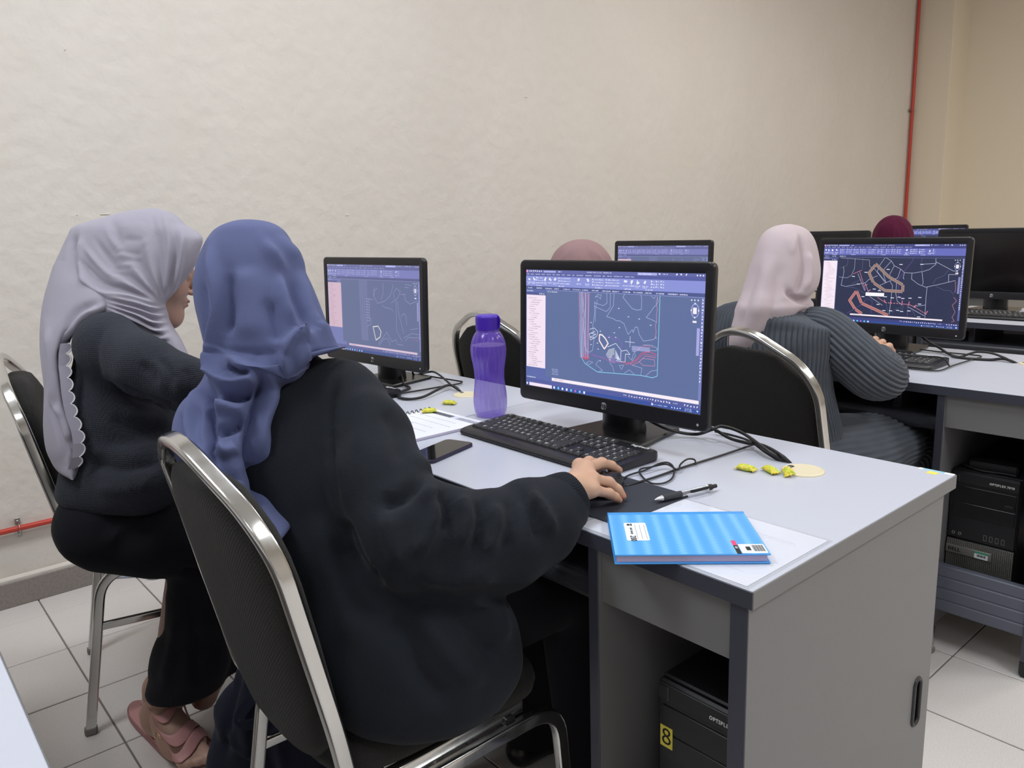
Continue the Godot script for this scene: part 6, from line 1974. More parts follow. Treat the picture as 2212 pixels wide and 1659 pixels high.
# ---- the neighbour by the wall, in profile
func student_wall() -> void:
	var t := person("person in lilac-grey headscarf and dark waffle-knit top seated by the wall, face in profile", Vector3(-2.06, 0, -0.56))
	var b := B()
	var fw := Vector3(0.26, 0, -0.966)
	var hd := Vector3(-1.831, 1.1389, -0.5319)
	var hb := facing(fw, 0.3)
	var f := Field.new(Vector3(-2.34, 0.02, -1.06), Vector3(-1.52, 1.06, -0.25), 0.013)
	f.chain([Vector3(-1.825, 0.6269, -0.4049), Vector3(-1.8325, 0.8194, -0.4397), Vector3(-1.8226, 0.9615, -0.4636)], [0.085, 0.08, 0.05], 0.05)
	f.chain([Vector3(-1.7389, 0.9905, -0.4135), Vector3(-1.5713, 0.9179, -0.4928), Vector3(-1.5612, 0.9014, -0.5466), Vector3(-1.5564, 0.8775, -0.6389)], [0.042, 0.034, 0.03, 0.024], 0.02)
	f.chain([Vector3(-1.9605, 0.959, -0.5056), Vector3(-1.9103, 0.8228, -0.6008), Vector3(-1.7665, 0.8339, -0.7251)], [0.045, 0.037, 0.024], 0.02)
	f.chain([Vector3(-1.7879, 0.6152, -0.3661), Vector3(-1.7294, 0.5245, -0.5321), Vector3(-1.8243, 0.1698, -0.4688), Vector3(-1.8487, 0.0864, -0.4382)], [0.075, 0.055, 0.046, 0.046], 0.03)
	f.chain([Vector3(-1.9156, 0.5734, -0.3923), Vector3(-1.8253, 0.5045, -0.602), Vector3(-1.8623, 0.1341, -0.5703), Vector3(-1.8846, 0.0606, -0.553)], [0.075, 0.055, 0.036, 0.033], 0.03)
	f.mesh_into(b)
	head_into(b, hd, hb, 0.0038, Vector3(-1.8125, 0.9824, -0.4662))
	# the foot in its sandal
	var g := Field.new(Vector3(-2.12, 0.015, -0.62), Vector3(-1.6, 0.2, -0.3), 0.0042)
	g.chain([Vector3(-1.843, 0.1516, -0.4492), Vector3(-1.8826, 0.055, -0.4428), Vector3(-1.8228, 0.05, -0.4483)], [0.044, 0.035, 0.034], 0.025)
	g.chain([Vector3(-1.8062, 0.09, -0.4413), Vector3(-1.7736, 0.06, -0.4495), Vector3(-1.7428, 0.041, -0.4593)], [0.036, 0.034, 0.027], 0.03)
	g.cap(Vector3(-1.7553, 0.038, -0.44), 0.02, Vector3(-1.7536, 0.04, -0.4864), 0.022, 0.03)
	for q in [[Vector3(-1.7628, 0.034, -0.44), Vector3(-1.7073, 0.028, -0.4356), 0.0105], [Vector3(-1.7642, 0.034, -0.453), Vector3(-1.6957, 0.029, -0.4483), 0.0105], [Vector3(-1.764, 0.034, -0.4678), Vector3(-1.6898, 0.029, -0.466), 0.0115], [Vector3(-1.7592, 0.036, -0.4836), Vector3(-1.6844, 0.031, -0.4863), 0.015]]:
		g.cap(q[0], q[2] * 1.15, q[1], q[2], 0.007)
	g.mesh_into(b)
	var body := wear(t, "body", b.done(), M.skin_tan)
	put("lips", lips_mesh(hd, hb), M.lips, body)
	var ey := B()
	for k in [-1, 1]: ey.tube(smooth_path([hd + hb * Vector3(k * 0.046, 0.016, -0.06), hd + hb * Vector3(k * 0.033, 0.023, -0.0775), hd + hb * Vector3(k * 0.017, 0.019, -0.084)], 5), 0.0022, 6)
	put("eyebrows", ey.done(), M.brow, body)
	# knitted top
	var s := Field.new(Vector3(-2.34, 0.44, -0.86), Vector3(-1.5, 1.09, -0.24), 0.009)
	s.chain([Vector3(-1.7872, 0.689, -0.4054), Vector3(-1.8064, 0.8263, -0.4252), Vector3(-1.8083, 0.955, -0.4469)], [0.11, 0.104, 0.076], 0.05)
	s.chain([Vector3(-1.853, 0.6675, -0.4316), Vector3(-1.8751, 0.8105, -0.4499), Vector3(-1.8675, 0.946, -0.4691)], [0.12, 0.115, 0.08], 0.05)
	s.cap(Vector3(-1.7275, 0.9927, -0.4039), 0.06, Vector3(-1.9574, 0.962, -0.5102), 0.06, 0.06)
	s.chain([Vector3(-1.7202, 0.9933, -0.4048), Vector3(-1.6255, 0.9561, -0.4413), Vector3(-1.5645, 0.9235, -0.4868), Vector3(-1.5515, 0.9051, -0.5434), Vector3(-1.5564, 0.8775, -0.6389)], [0.064, 0.058, 0.052, 0.048, 0.04], 0.02)
	s.chain([Vector3(-1.9779, 0.953, -0.5148), Vector3(-1.9117, 0.8337, -0.6024), Vector3(-1.776, 0.832, -0.729)], [0.062, 0.055, 0.04], 0.02)
	s.chain([Vector3(-1.7826, 0.6707, -0.3581), Vector3(-1.6868, 0.7089, -0.419), Vector3(-1.6631, 0.7243, -0.4828)], [0.068, 0.06, 0.055], 0.04)
	s.chain([Vector3(-1.8506, 0.6494, -0.3348), Vector3(-1.85, 0.62, -0.3264)], [0.04, 0.028], 0.04)
	s.crumple(crumples(5, 7.0), 0.004)
	s.plane(Vector3(-1.7598, 0.6428, -0.3762), Vector3(0.06, -1, 0.22), 0.008)
	var kb := s.build()
	kb.fold(Vector3(-0.94, -0.15, -0.3), [[[Vector3(-1.6453, 0.928, -0.378), Vector3(-1.5821, 0.9001, -0.412), Vector3(-1.5266, 0.8732, -0.4686)], -0.016, 0.016], [[Vector3(-1.6677, 1.0412, -0.3868), Vector3(-1.6697, 0.9887, -0.3683), Vector3(-1.6569, 0.9268, -0.3642)], -0.007, 0.01], [[Vector3(-1.6967, 0.7699, -0.3165), Vector3(-1.6194, 0.7569, -0.3714), Vector3(-1.5724, 0.7671, -0.4452)], -0.012, 0.016], [[Vector3(-1.7051, 0.794, -0.3297), Vector3(-1.6172, 0.7859, -0.3828), Vector3(-1.5818, 0.7942, -0.4424)], 0.008, 0.02], [[Vector3(-1.5637, 0.9667, -0.4147), Vector3(-1.5455, 0.9573, -0.4332), Vector3(-1.5387, 0.9303, -0.4406)], -0.007, 0.01], [[Vector3(-1.5559, 0.9804, -0.4516), Vector3(-1.5255, 0.9563, -0.4562), Vector3(-1.5233, 0.921, -0.4558)], -0.008, 0.01], [[Vector3(-1.5581, 0.9782, -0.4327), Vector3(-1.535, 0.9466, -0.4421), Vector3(-1.5339, 0.9147, -0.4415)], 0.006, 0.012], [[Vector3(-1.6508, 0.8624, -0.3672), Vector3(-1.5942, 0.8274, -0.4068), Vector3(-1.562, 0.814, -0.456)], -0.009, 0.02], [[Vector3(-1.6294, 0.8729, -0.3797), Vector3(-1.5982, 0.8582, -0.4116), Vector3(-1.5655, 0.8406, -0.4601)], 0.008, 0.02], [[Vector3(-1.5321, 0.9599, -0.4888), Vector3(-1.5087, 0.9265, -0.4901), Vector3(-1.5201, 0.8902, -0.4813)], -0.006, 0.012], [[Vector3(-1.6836, 0.721, -0.3324), Vector3(-1.625, 0.7165, -0.368), Vector3(-1.585, 0.7278, -0.4183)], 0.006, 0.018]])
	wear(t, "knitted_top", kb.done(), M.waffle_knit)
	# trousers
	var r := Field.new(Vector3(-2.36, 0.06, -1.0), Vector3(-1.5, 0.68, -0.24), 0.009)
	r.chain([Vector3(-1.7802, 0.6051, -0.3721), Vector3(-1.729, 0.57, -0.4525), Vector3(-1.7152, 0.5312, -0.535), Vector3(-1.744, 0.3783, -0.5328), Vector3(-1.7831, 0.2329, -0.505), Vector3(-1.803, 0.1495, -0.4874)], [0.105, 0.088, 0.07, 0.072, 0.08, 0.086], 0.03)
	r.chain([Vector3(-1.9003, 0.5623, -0.4067), Vector3(-1.818, 0.5041, -0.6104), Vector3(-1.82, 0.3216, -0.6146), Vector3(-1.8524, 0.1449, -0.5852)], [0.1, 0.075, 0.07, 0.075], 0.03)
	r.crumple(crumples(6, 7.0), 0.005)
	r.plane(Vector3(-1.7625, 0.1531, -0.4732), Vector3(0.0, -1, 0.0), 0.004)
	var tb := r.build()
	tb.fold(Vector3(-0.94, -0.15, -0.3), [[[Vector3(-1.6672, 0.5076, -0.4741), Vector3(-1.6321, 0.4913, -0.4944), Vector3(-1.6036, 0.4947, -0.5287)], -0.014, 0.012], [[Vector3(-1.6713, 0.6138, -0.3765), Vector3(-1.6389, 0.6491, -0.4252), Vector3(-1.6248, 0.6639, -0.4776)], -0.007, 0.01], [[Vector3(-1.6509, 0.599, -0.3958), Vector3(-1.6342, 0.6264, -0.4393), Vector3(-1.6254, 0.6366, -0.4841)], -0.007, 0.01], [[Vector3(-1.6986, 0.5875, -0.3365), Vector3(-1.6675, 0.6321, -0.3866), Vector3(-1.6493, 0.6604, -0.4479)], 0.006, 0.016], [[Vector3(-1.6915, 0.421, -0.4974), Vector3(-1.6924, 0.3203, -0.4967), Vector3(-1.6936, 0.1972, -0.4888)], -0.008, 0.018], [[Vector3(-1.7196, 0.3773, -0.4668), Vector3(-1.7355, 0.2967, -0.4547), Vector3(-1.7597, 0.2046, -0.4296)], 0.008, 0.016]])
	wear(t, "trousers", tb.done(), M.trouser_black)
	sandal(t, g)
	scarf_wall(t, hd, hb)

func sandal(t: Node3D, foot: Field) -> void:
	# sole outline on the floor from heel round to toe
	var o := []
	for q in [Vector3(-2.0241, 0, -0.4047), Vector3(-2.0624, 0, -0.4185), Vector3(-2.0676, 0, -0.4393), Vector3(-2.0373, 0, -0.4593), Vector3(-1.9824, 0, -0.4795), Vector3(-1.9087, 0, -0.5039), Vector3(-1.8353, 0, -0.5196), Vector3(-1.7659, 0, -0.5237), Vector3(-1.7153, 0, -0.5138), Vector3(-1.6947, 0, -0.491), Vector3(-1.7089, 0, -0.4621), Vector3(-1.7426, 0, -0.4379), Vector3(-1.7941, 0, -0.4209), Vector3(-1.8837, 0, -0.4119), Vector3(-1.9652, 0, -0.4039)]: o.append(q)
	var smooth := smooth_path(o, 4, true)
	var poly := PackedVector2Array()
	for p in smooth: poly.append(Vector2(p.x, -p.z))
	var flat := Transform3D(Basis(Vector3(1, 0, 0), Vector3(0, 0, -1), Vector3(0, 1, 0)), Vector3(0, 0.001, 0))
	var sole := wear(t, "sandal", B().prism(poly, 0.016, 0.003, flat).done(), M.sandal_sole)
	var c := Vector2.ZERO
	for p in poly: c += p / poly.size()
	var inn := PackedVector2Array()
	for p in poly: inn.append(c + (p - c) * 0.955)
	put("footbed", B().prism(inn, 0.004, 0.0015, Transform3D(flat.basis, Vector3(0, 0.0165, 0))).done(), M.sandal_pink, sole)
	# three straps laid over the foot: walk from side to side, dropping onto the skin
	var along: Vector3 = (Vector3(-1.7361, 0, -0.4823) - Vector3(-2.0345, 0, -0.4334)).normalized()
	for q in [[Vector3(-1.863, 0.016, -0.4067), Vector3(-1.7732, 0.09, -0.433), Vector3(-1.8891, 0.016, -0.5128)], [Vector3(-1.7996, 0.016, -0.4077), Vector3(-1.729, 0.075, -0.4418), Vector3(-1.8013, 0.016, -0.5227)], [Vector3(-1.7283, 0.016, -0.4226), Vector3(-1.708, 0.055, -0.4471), Vector3(-1.7613, 0.016, -0.5215)]]:
		var a: Vector3 = q[0]
		var mid: Vector3 = q[1]
		var e: Vector3 = q[2]
		var rows := []
		for k in 25:
			var tk := k / 24.0
			var p := a.lerp(mid * 2.0 - (a + e) * 0.5, tk).lerp((mid * 2.0 - (a + e) * 0.5).lerp(e, tk), tk)
			var edge := []
			for w in [-0.0095, -0.0032, 0.0032, 0.0095]:
				var r: Vector3 = p + along * w
				r.y = 0.125
				while r.y > 0.018 and foot.at(r) > 0.003: r.y -= 0.002
				edge.append(r)
			rows.append(edge)
		# slack: no strap point below the line of its neighbours
		for pass_no in 30:
			for k in range(1, 24):
				for w in 4: rows[k][w].y = maxf(rows[k][w].y, (rows[k - 1][w].y + rows[k + 1][w].y) * 0.5 - 0.0003)
		var ring_rows_ := []
		for edge in rows:
			var lift := Vector3(0, 0.0028, 0)
			ring_rows_.append([edge[0], edge[1], edge[2], edge[3], edge[3] + lift, edge[2] + lift * 1.15, edge[1] + lift * 1.15, edge[0] + lift])
		put("strap", B().grid(ring_rows_, true, true, true).done(), M.sandal_pink, sole)
	put("buckle", B().tube([Vector3(-1.7604, 0.098, -0.4054), Vector3(-1.7502, 0.084, -0.3966), Vector3(-1.728, 0.094, -0.407)], 0.0012, 6, true).done(), M.brass, sole)

func scarf_wall(t: Node3D, hd: Vector3, hb: Basis) -> void:
	var away := Vector3(-0.966, 0, -0.26)
	var stylus := Vector3(-0.955, -0.06, -0.29)
	# hood and front: from the crown to the point over the chest
	var rows := [
		[Vector3(-1.8395, 1.2659, -0.5454), Vector3(-1.8263, 1.2653, -0.5606), 0.008, 0.9], [Vector3(-1.8672, 1.2614, -0.5117), Vector3(-1.8055, 1.2564, -0.5822), 0.035, 0.85], [Vector3(-1.8967, 1.251, -0.474), Vector3(-1.792, 1.244, -0.5941), 0.058, 0.8], [Vector3(-1.9254, 1.2396, -0.437), Vector3(-1.7794, 1.2276, -0.6038), 0.075, 0.75], [Vector3(-1.9411, 1.2296, -0.4155), Vector3(-1.763, 1.2131, -0.6184), 0.084, 0.7], [Vector3(-1.9454, 1.2121, -0.4051), Vector3(-1.7524, 1.1968, -0.6259), 0.09, 0.62], [Vector3(-1.9508, 1.1829, -0.3899), Vector3(-1.7531, 1.1723, -0.6175), 0.097, 0.6], [Vector3(-1.9502, 1.1519, -0.3732), Vector3(-1.7557, 1.142, -0.6051), 0.1, 0.62],
		[Vector3(-1.9384, 1.12, -0.3614), Vector3(-1.7657, 1.113, -0.5845), 0.104, 0.66], [Vector3(-1.931, 1.0934, -0.3618), Vector3(-1.7725, 1.0844, -0.5599), 0.108, 0.74], [Vector3(-1.9072, 1.0698, -0.3825), Vector3(-1.7711, 1.0641, -0.5397), 0.108, 0.8], [Vector3(-1.8541, 1.0482, -0.4221), Vector3(-1.765, 1.0424, -0.5401), 0.104, 0.85], [Vector3(-1.818, 1.029, -0.4584), Vector3(-1.7603, 1.0266, -0.5407), 0.096, 0.85], [Vector3(-1.791, 1.0103, -0.4842), Vector3(-1.7515, 1.0086, -0.5455), 0.09, 0.9], [Vector3(-1.7741, 0.9901, -0.4977), Vector3(-1.7404, 0.9886, -0.5523), 0.084, 0.9], [Vector3(-1.7566, 0.9699, -0.5119), Vector3(-1.7313, 0.9687, -0.5568), 0.078, 0.9], [Vector3(-1.7341, 0.9465, -0.5309), Vector3(-1.7219, 0.9468, -0.561), 0.07, 0.9], [Vector3(-1.7134, 0.931, -0.5504), Vector3(-1.7165, 0.93, -0.5622), 0.05, 1.0]]
	var b := B().drape(rows, away, 8, 170)
	var f := []
	var pin := Vector3(-1.6797, 1.066, -0.5058)
	# folds fanning from the pin up over the crown
	for q in [[Vector3(-1.6905, 1.1198, -0.5412), Vector3(-1.7002, 1.1709, -0.5613), Vector3(-1.7351, 1.2184, -0.5821)], [Vector3(-1.682, 1.1306, -0.5231), Vector3(-1.7079, 1.186, -0.5412), Vector3(-1.7657, 1.2515, -0.5566)], [Vector3(-1.7006, 1.1315, -0.5016), Vector3(-1.7261, 1.1782, -0.5019), Vector3(-1.7625, 1.2303, -0.5068)], [Vector3(-1.7124, 1.1183, -0.4837), Vector3(-1.7427, 1.1612, -0.4616), Vector3(-1.8068, 1.2184, -0.4514)], [Vector3(-1.7228, 1.1031, -0.467), Vector3(-1.7639, 1.1346, -0.4287), Vector3(-1.8359, 1.1916, -0.4091)], [Vector3(-1.7268, 1.0867, -0.4572), Vector3(-1.7681, 1.0961, -0.4119), Vector3(-1.8267, 1.1358, -0.387)]]:
		f.append([[pin, q[0], q[1], q[2]], 0.008, 0.008])
	for q in [[Vector3(-1.6859, 1.1225, -0.5316), Vector3(-1.6985, 1.1762, -0.5492), Vector3(-1.7394, 1.2333, -0.5661)], [Vector3(-1.6907, 1.1311, -0.513), Vector3(-1.7123, 1.1868, -0.5206), Vector3(-1.7593, 1.244, -0.5304)], [Vector3(-1.7065, 1.1244, -0.4926), Vector3(-1.7272, 1.1651, -0.4809), Vector3(-1.7724, 1.2218, -0.4769)], [Vector3(-1.7175, 1.1102, -0.4753), Vector3(-1.7533, 1.1479, -0.4452), Vector3(-1.822, 1.2051, -0.4295)], [Vector3(-1.7248, 1.0949, -0.4621), Vector3(-1.7664, 1.1163, -0.4201), Vector3(-1.8404, 1.1684, -0.3967)]]:
		f.append([[pin, q[0], q[1], q[2]], -0.007, 0.007])
	# stacked folds under the chin
	for k in 5:
		var drop := Vector3(0, -0.0148 * k, 0)
		f.append([[Vector3(-1.7497, 1.0872, -0.415) + drop * 0.5, Vector3(-1.6973, 1.0741, -0.4564) + drop * 0.8, Vector3(-1.6713, 1.061, -0.4828) + drop, Vector3(-1.6768, 1.0622, -0.5081) + drop * 1.05], 0.0075, 0.0055])
		f.append([[Vector3(-1.7425, 1.0796, -0.421) + drop * 0.5, Vector3(-1.6951, 1.0667, -0.4567) + drop * 0.8, Vector3(-1.6704, 1.0546, -0.4818) + drop, Vector3(-1.6759, 1.0557, -0.5071) + drop * 1.05], -0.006, 0.0045])
	f.append([[Vector3(-1.8522, 1.2206, -0.399), Vector3(-1.8461, 1.164, -0.3887), Vector3(-1.8112, 1.1035, -0.3795)], -0.012, 0.012])
	f.append([[Vector3(-1.844, 1.2155, -0.407), Vector3(-1.8248, 1.1544, -0.395), Vector3(-1.7838, 1.0987, -0.3943)], 0.008, 0.012])
	f.append([[Vector3(-1.8276, 1.2471, -0.4673), Vector3(-1.7788, 1.1988, -0.4624), Vector3(-1.7661, 1.1616, -0.4501)], -0.005, 0.014])
	b.fold(stylus, f)
	var s := wear(t, "headscarf", b.done(), M.scarf_lilac)
	# the long end hanging down the back to a scalloped edge
	rows = [[Vector3(-1.9317, 1.183, -0.3887), Vector3(-1.8779, 1.181, -0.4352), 0.05, 0.8], [Vector3(-1.9396, 1.1542, -0.3705), Vector3(-1.8462, 1.1359, -0.4584), 0.075, 0.8], [Vector3(-1.9363, 1.1233, -0.357), Vector3(-1.8278, 1.1042, -0.4544), 0.09, 0.8], [Vector3(-1.9329, 1.0917, -0.3435), Vector3(-1.8039, 1.0722, -0.449), 0.096, 0.8], [Vector3(-1.9269, 1.0602, -0.333), Vector3(-1.8096, 1.0513, -0.428), 0.1, 0.8], [Vector3(-1.9184, 1.0249, -0.3242), Vector3(-1.8343, 1.0257, -0.3834), 0.1, 0.8], [Vector3(-1.9133, 0.9861, -0.3182), Vector3(-1.8399, 0.9909, -0.3583), 0.098, 0.8], [Vector3(-1.9057, 0.9473, -0.3151), Vector3(-1.8388, 0.9483, -0.3465), 0.097, 0.8], [Vector3(-1.8968, 0.9035, -0.3121), Vector3(-1.8241, 0.9081, -0.3435), 0.096, 0.8], [Vector3(-1.8917, 0.86, -0.3046), Vector3(-1.809, 0.8654, -0.3401), 0.095, 0.8], [Vector3(-1.8817, 0.8224, -0.2969), Vector3(-1.7896, 0.832, -0.3447), 0.093, 0.8], [Vector3(-1.8684, 0.7849, -0.293), Vector3(-1.7738, 0.7972, -0.3446), 0.09, 0.8], [Vector3(-1.8548, 0.7638, -0.2946), Vector3(-1.7701, 0.7643, -0.3387), 0.082, 0.8], [Vector3(-1.8368, 0.7436, -0.3015), Vector3(-1.7707, 0.7447, -0.3321), 0.08, 0.8], [Vector3(-1.8063, 0.7332, -0.3183), Vector3(-1.773, 0.7337, -0.326), 0.075, 0.8]]
	var tail := B().drape(rows, away, 8, 120)
	tail.fold(stylus, [[[Vector3(-1.7311, 1.0689, -0.3997), Vector3(-1.7505, 1.0554, -0.3728), Vector3(-1.7616, 1.0243, -0.3504), Vector3(-1.7617, 0.9836, -0.3377)], 0.007, 0.008], [[Vector3(-1.7322, 1.081, -0.41), Vector3(-1.7631, 1.0625, -0.3681), Vector3(-1.7757, 1.0196, -0.3402), Vector3(-1.7792, 0.9461, -0.3214)], -0.009, 0.01], [[Vector3(-1.8395, 1.0353, -0.3255), Vector3(-1.8051, 0.9818, -0.3178), Vector3(-1.7873, 0.918, -0.3111), Vector3(-1.7862, 0.8723, -0.2983)], 0.008, 0.012], [[Vector3(-1.8087, 0.8879, -0.3004), Vector3(-1.7641, 0.8466, -0.3006), Vector3(-1.7373, 0.803, -0.3028), Vector3(-1.7307, 0.7621, -0.2978)], -0.007, 0.007], [[Vector3(-1.8013, 0.8783, -0.3061), Vector3(-1.7543, 0.8552, -0.3147), Vector3(-1.73, 0.8026, -0.3112)], 0.007, 0.012], [[Vector3(-1.7268, 0.822, -0.313), Vector3(-1.7202, 0.7947, -0.3123), Vector3(-1.7106, 0.7807, -0.3192)], -0.004, 0.008]])
	var tl := put("back_fall", tail.done(), M.scarf_lilac, s)
	var hem := [Vector3(-1.7588, 1.0013, -0.3402), Vector3(-1.7586, 0.9806, -0.3342), Vector3(-1.7555, 0.957, -0.3305), Vector3(-1.7483, 0.9336, -0.3285), Vector3(-1.7409, 0.9076, -0.3261), Vector3(-1.733, 0.8834, -0.3247), Vector3(-1.7233, 0.8583, -0.3252), Vector3(-1.7116, 0.8323, -0.3277), Vector3(-1.7042, 0.8071, -0.327), Vector3(-1.7036, 0.7799, -0.3209), Vector3(-1.7105, 0.7565, -0.3119)]
	var sc := B()
	var path := []
	for i in hem.size() - 1:
		var a: Vector3 = hem[i]
		var e: Vector3 = hem[i + 1]
		var out := Vector3(0.26, 0, -0.966) * 0.0085
		var lobe := []
		for k in 9: lobe.append(a.lerp(e, k / 8.0) + out * pow(sin(PI * k / 8.0), 0.7))
		path.append_array(lobe.slice(0, 8))
		var row0 := []
		var row1 := []
		for k in 9:
			row0.append(a.lerp(e, k / 8.0) - out * 1.6)
			row1.append(lobe[k])
		sc.grid([row0, row1], false)
	put("scalloped_hem", sc.done(), M.scarf_lilac, tl)
	put("stitched_edge", B().tube(path, 0.0014, 6).done(), M.scarf_trim, tl)

# ---- the student in the second row, seen from behind
func student_second() -> void:
	var t := person("person in rose-white headscarf and ribbed grey sweater in the second row", Vector3(-1.08, 0, -1.97))
	var b := B()
	var hd := Vector3(-1.1546, 1.0563, -1.963)
	var hb := facing(Vector3(-0.05, 0, -1.0), 0.15)
	var f := Field.new(Vector3(-1.34, 0.02, -2.62), Vector3(-0.74, 1.06, -1.7), 0.015)
	f.chain([Vector3(-1.11, 0.58, -1.93), Vector3(-1.13, 0.82, -1.9), Vector3(-1.14, 0.93, -1.92)], [0.1, 0.09, 0.06], 0.05)
	for x in [-0.97, -1.16]: f.chain([Vector3(x, 0.55, -2.0), Vector3(x, 0.54, -2.36), Vector3(x, 0.05, -2.4), Vector3(x, 0.035, -2.5)], [0.075, 0.055, 0.036, 0.03], 0.03)
	f.chain([Vector3(-1.0086, 0.8941, -1.958), Vector3(-0.8907, 0.7964, -2.0186), Vector3(-1.0196, 0.8133, -2.2653)], [0.045, 0.036, 0.023], 0.02)
	f.chain([Vector3(-1.25, 0.9, -1.97), Vector3(-1.29, 0.74, -2.08), Vector3(-1.24, 0.785, -2.34)], [0.045, 0.036, 0.023], 0.02)
	f.mesh_into(b)
	head_into(b, hd, hb, 0.007, Vector3(-1.14, 0.95, -1.95))
	# right hand on the keyboard
	var h := Field.new(Vector3(-1.1, 0.75, -2.53), Vector3(-0.9, 0.85, -2.28), 0.0036)
	var w := Vector3(-1.0243, 0.8111, -2.2905)
	for i in 4:
		var k: Vector3 = [Vector3(-1.0738, 0.8292, -2.3324), Vector3(-1.0553, 0.8292, -2.3226), Vector3(-1.0353, 0.8238, -2.3129), Vector3(-1.0161, 0.816, -2.3016)][i]
		h.cap(w, 0.018, k, 0.0115, 0.014)
		h.chain([k, k + Vector3(-0.012 + i * 0.006, 0.003, -0.04), k + Vector3(-0.014 + i * 0.007, -0.016, -0.062), k + Vector3(-0.014 + i * 0.007, -0.028, -0.07)], [0.0112, 0.0094, 0.0082, 0.0068], 0.006)
	h.chain([w + Vector3(-0.012, -0.004, 0), w + Vector3(-0.045, -0.012, -0.03), w + Vector3(-0.055, -0.014, -0.055)], [0.014, 0.01, 0.0075], 0.01)
	h.mesh_into(b)
	wear(t, "body", b.done(), M.skin)
	# ribbed sweater: torso and sleeves swept with real ribs
	var rib := func(n: int, rx: float, ry: float, depth: float, per: int) -> PackedVector2Array:
		var o := PackedVector2Array()
		for k in n * per:
			var a := TAU * k / (n * per)
			var g := 1.0 + depth * pow(absf(cos(a * n * 0.5)), 0.7)
			o.append(Vector2(cos(a) * rx * g, sin(a) * ry * g))
		return o
	var sw := B()
	sw.sweep(smooth_path([Vector3(-1.1, 0.47, -1.93), Vector3(-1.11, 0.6, -1.92), Vector3(-1.13, 0.75, -1.9), Vector3(-1.14, 0.86, -1.9), Vector3(-1.14, 0.925, -1.91), Vector3(-1.135, 0.968, -1.92)], 5), rib.call(72, 0.172, 0.12, 0.05, 4), Vector3(0, 0, -1), false, taper_of([1.05, 0.97, 0.93, 1.0, 0.98, 0.5], 5))
	var top := wear(t, "sweater", sw.done(), M.rib_knit)
	var sl := B()
	sl.sweep(smooth_path([Vector3(-1.059, 0.9134, -1.9366), Vector3(-1.005, 0.8992, -1.9482), Vector3(-0.941, 0.8476, -1.96), Vector3(-0.8963, 0.8034, -1.9829), Vector3(-0.8877, 0.7858, -2.0346), Vector3(-0.9173, 0.7898, -2.111), Vector3(-0.9689, 0.8034, -2.196), Vector3(-1.0101, 0.8095, -2.2596)], 6), rib.call(30, 0.054, 0.054, 0.12, 6), Vector3.UP, false, taper_of([0.95, 1.12, 1.14, 1.12, 1.0, 0.86, 0.66, 0.46], 6))
	sl.sweep(smooth_path([Vector3(-1.215, 0.925, -1.96), Vector3(-1.255, 0.89, -1.97), Vector3(-1.29, 0.76, -2.06), Vector3(-1.28, 0.75, -2.12), Vector3(-1.25, 0.785, -2.3)], 6), rib.call(30, 0.054, 0.054, 0.12, 6), Vector3.UP, false, taper_of([0.8, 1.1, 1.1, 1.0, 0.5], 6))
	put("sleeves", sl.done(), M.rib_knit, top)
	# long ribbed skirt of the same knit over the lap
	var sk := B()
	sk.sweep(smooth_path([Vector3(-1.06, 0.545, -1.9), Vector3(-1.0, 0.55, -2.05), Vector3(-0.98, 0.55, -2.2), Vector3(-0.98, 0.53, -2.36), Vector3(-0.98, 0.42, -2.43), Vector3(-0.98, 0.12, -2.42)], 5), rib.call(40, 0.12, 0.09, 0.05, 4), Vector3.UP, false, taper_of([1.25, 1.2, 1.0, 0.85, 0.8, 0.95], 5))
	sk.sweep(smooth_path([Vector3(-1.12, 0.545, -1.92), Vector3(-1.17, 0.55, -2.05), Vector3(-1.16, 0.55, -2.2), Vector3(-1.16, 0.53, -2.36), Vector3(-1.16, 0.42, -2.43), Vector3(-1.16, 0.12, -2.42)], 5), rib.call(40, 0.12, 0.09, 0.05, 4), Vector3.UP, false, taper_of([1.25, 1.2, 1.0, 0.85, 0.8, 0.95], 5))
	wear(t, "knitted_skirt", sk.done(), M.rib_knit)
	var away := Vector3(-0.5, 0, -0.866)
	var rows := [[Vector3(-1.1506, 1.185, -1.9759), Vector3(-1.1399, 1.1845, -1.9882), 0.008], [Vector3(-1.1687, 1.1798, -1.9531), Vector3(-1.121, 1.1775, -2.0081), 0.05], [Vector3(-1.1832, 1.1659, -1.9319), Vector3(-1.1045, 1.1633, -2.023), 0.08], [Vector3(-1.1913, 1.1406, -1.9146), Vector3(-1.0906, 1.1381, -2.0315), 0.1], [Vector3(-1.1955, 1.1042, -1.8985), Vector3(-1.0792, 1.1009, -2.0334), 0.112], [Vector3(-1.1965, 1.0644, -1.8773), Vector3(-1.0703, 1.0578, -2.0305), 0.118], [Vector3(-1.197, 1.0223, -1.8558), Vector3(-1.0674, 1.0179, -2.0137), 0.12], [Vector3(-1.1936, 0.9966, -1.8363), Vector3(-1.0753, 0.992, -1.9887), 0.122], [Vector3(-1.1939, 0.9779, -1.8224), Vector3(-1.066, 0.9709, -1.993), 0.124],
		[Vector3(-1.2055, 0.9498, -1.8237), Vector3(-1.073, 0.9467, -1.9932), 0.127], [Vector3(-1.2174, 0.9175, -1.8233), Vector3(-1.0821, 0.9138, -1.9881), 0.126], [Vector3(-1.2278, 0.8786, -1.8228), Vector3(-1.0903, 0.8723, -1.9892), 0.122], [Vector3(-1.2275, 0.8434, -1.828), Vector3(-1.0967, 0.836, -1.9863), 0.118], [Vector3(-1.2084, 0.8142, -1.8491), Vector3(-1.1037, 0.8055, -1.9766), 0.112], [Vector3(-1.1667, 0.7912, -1.8986), Vector3(-1.1248, 0.7891, -1.9468), 0.1]]
	var sb := B().drape(rows, away, 7, 150)
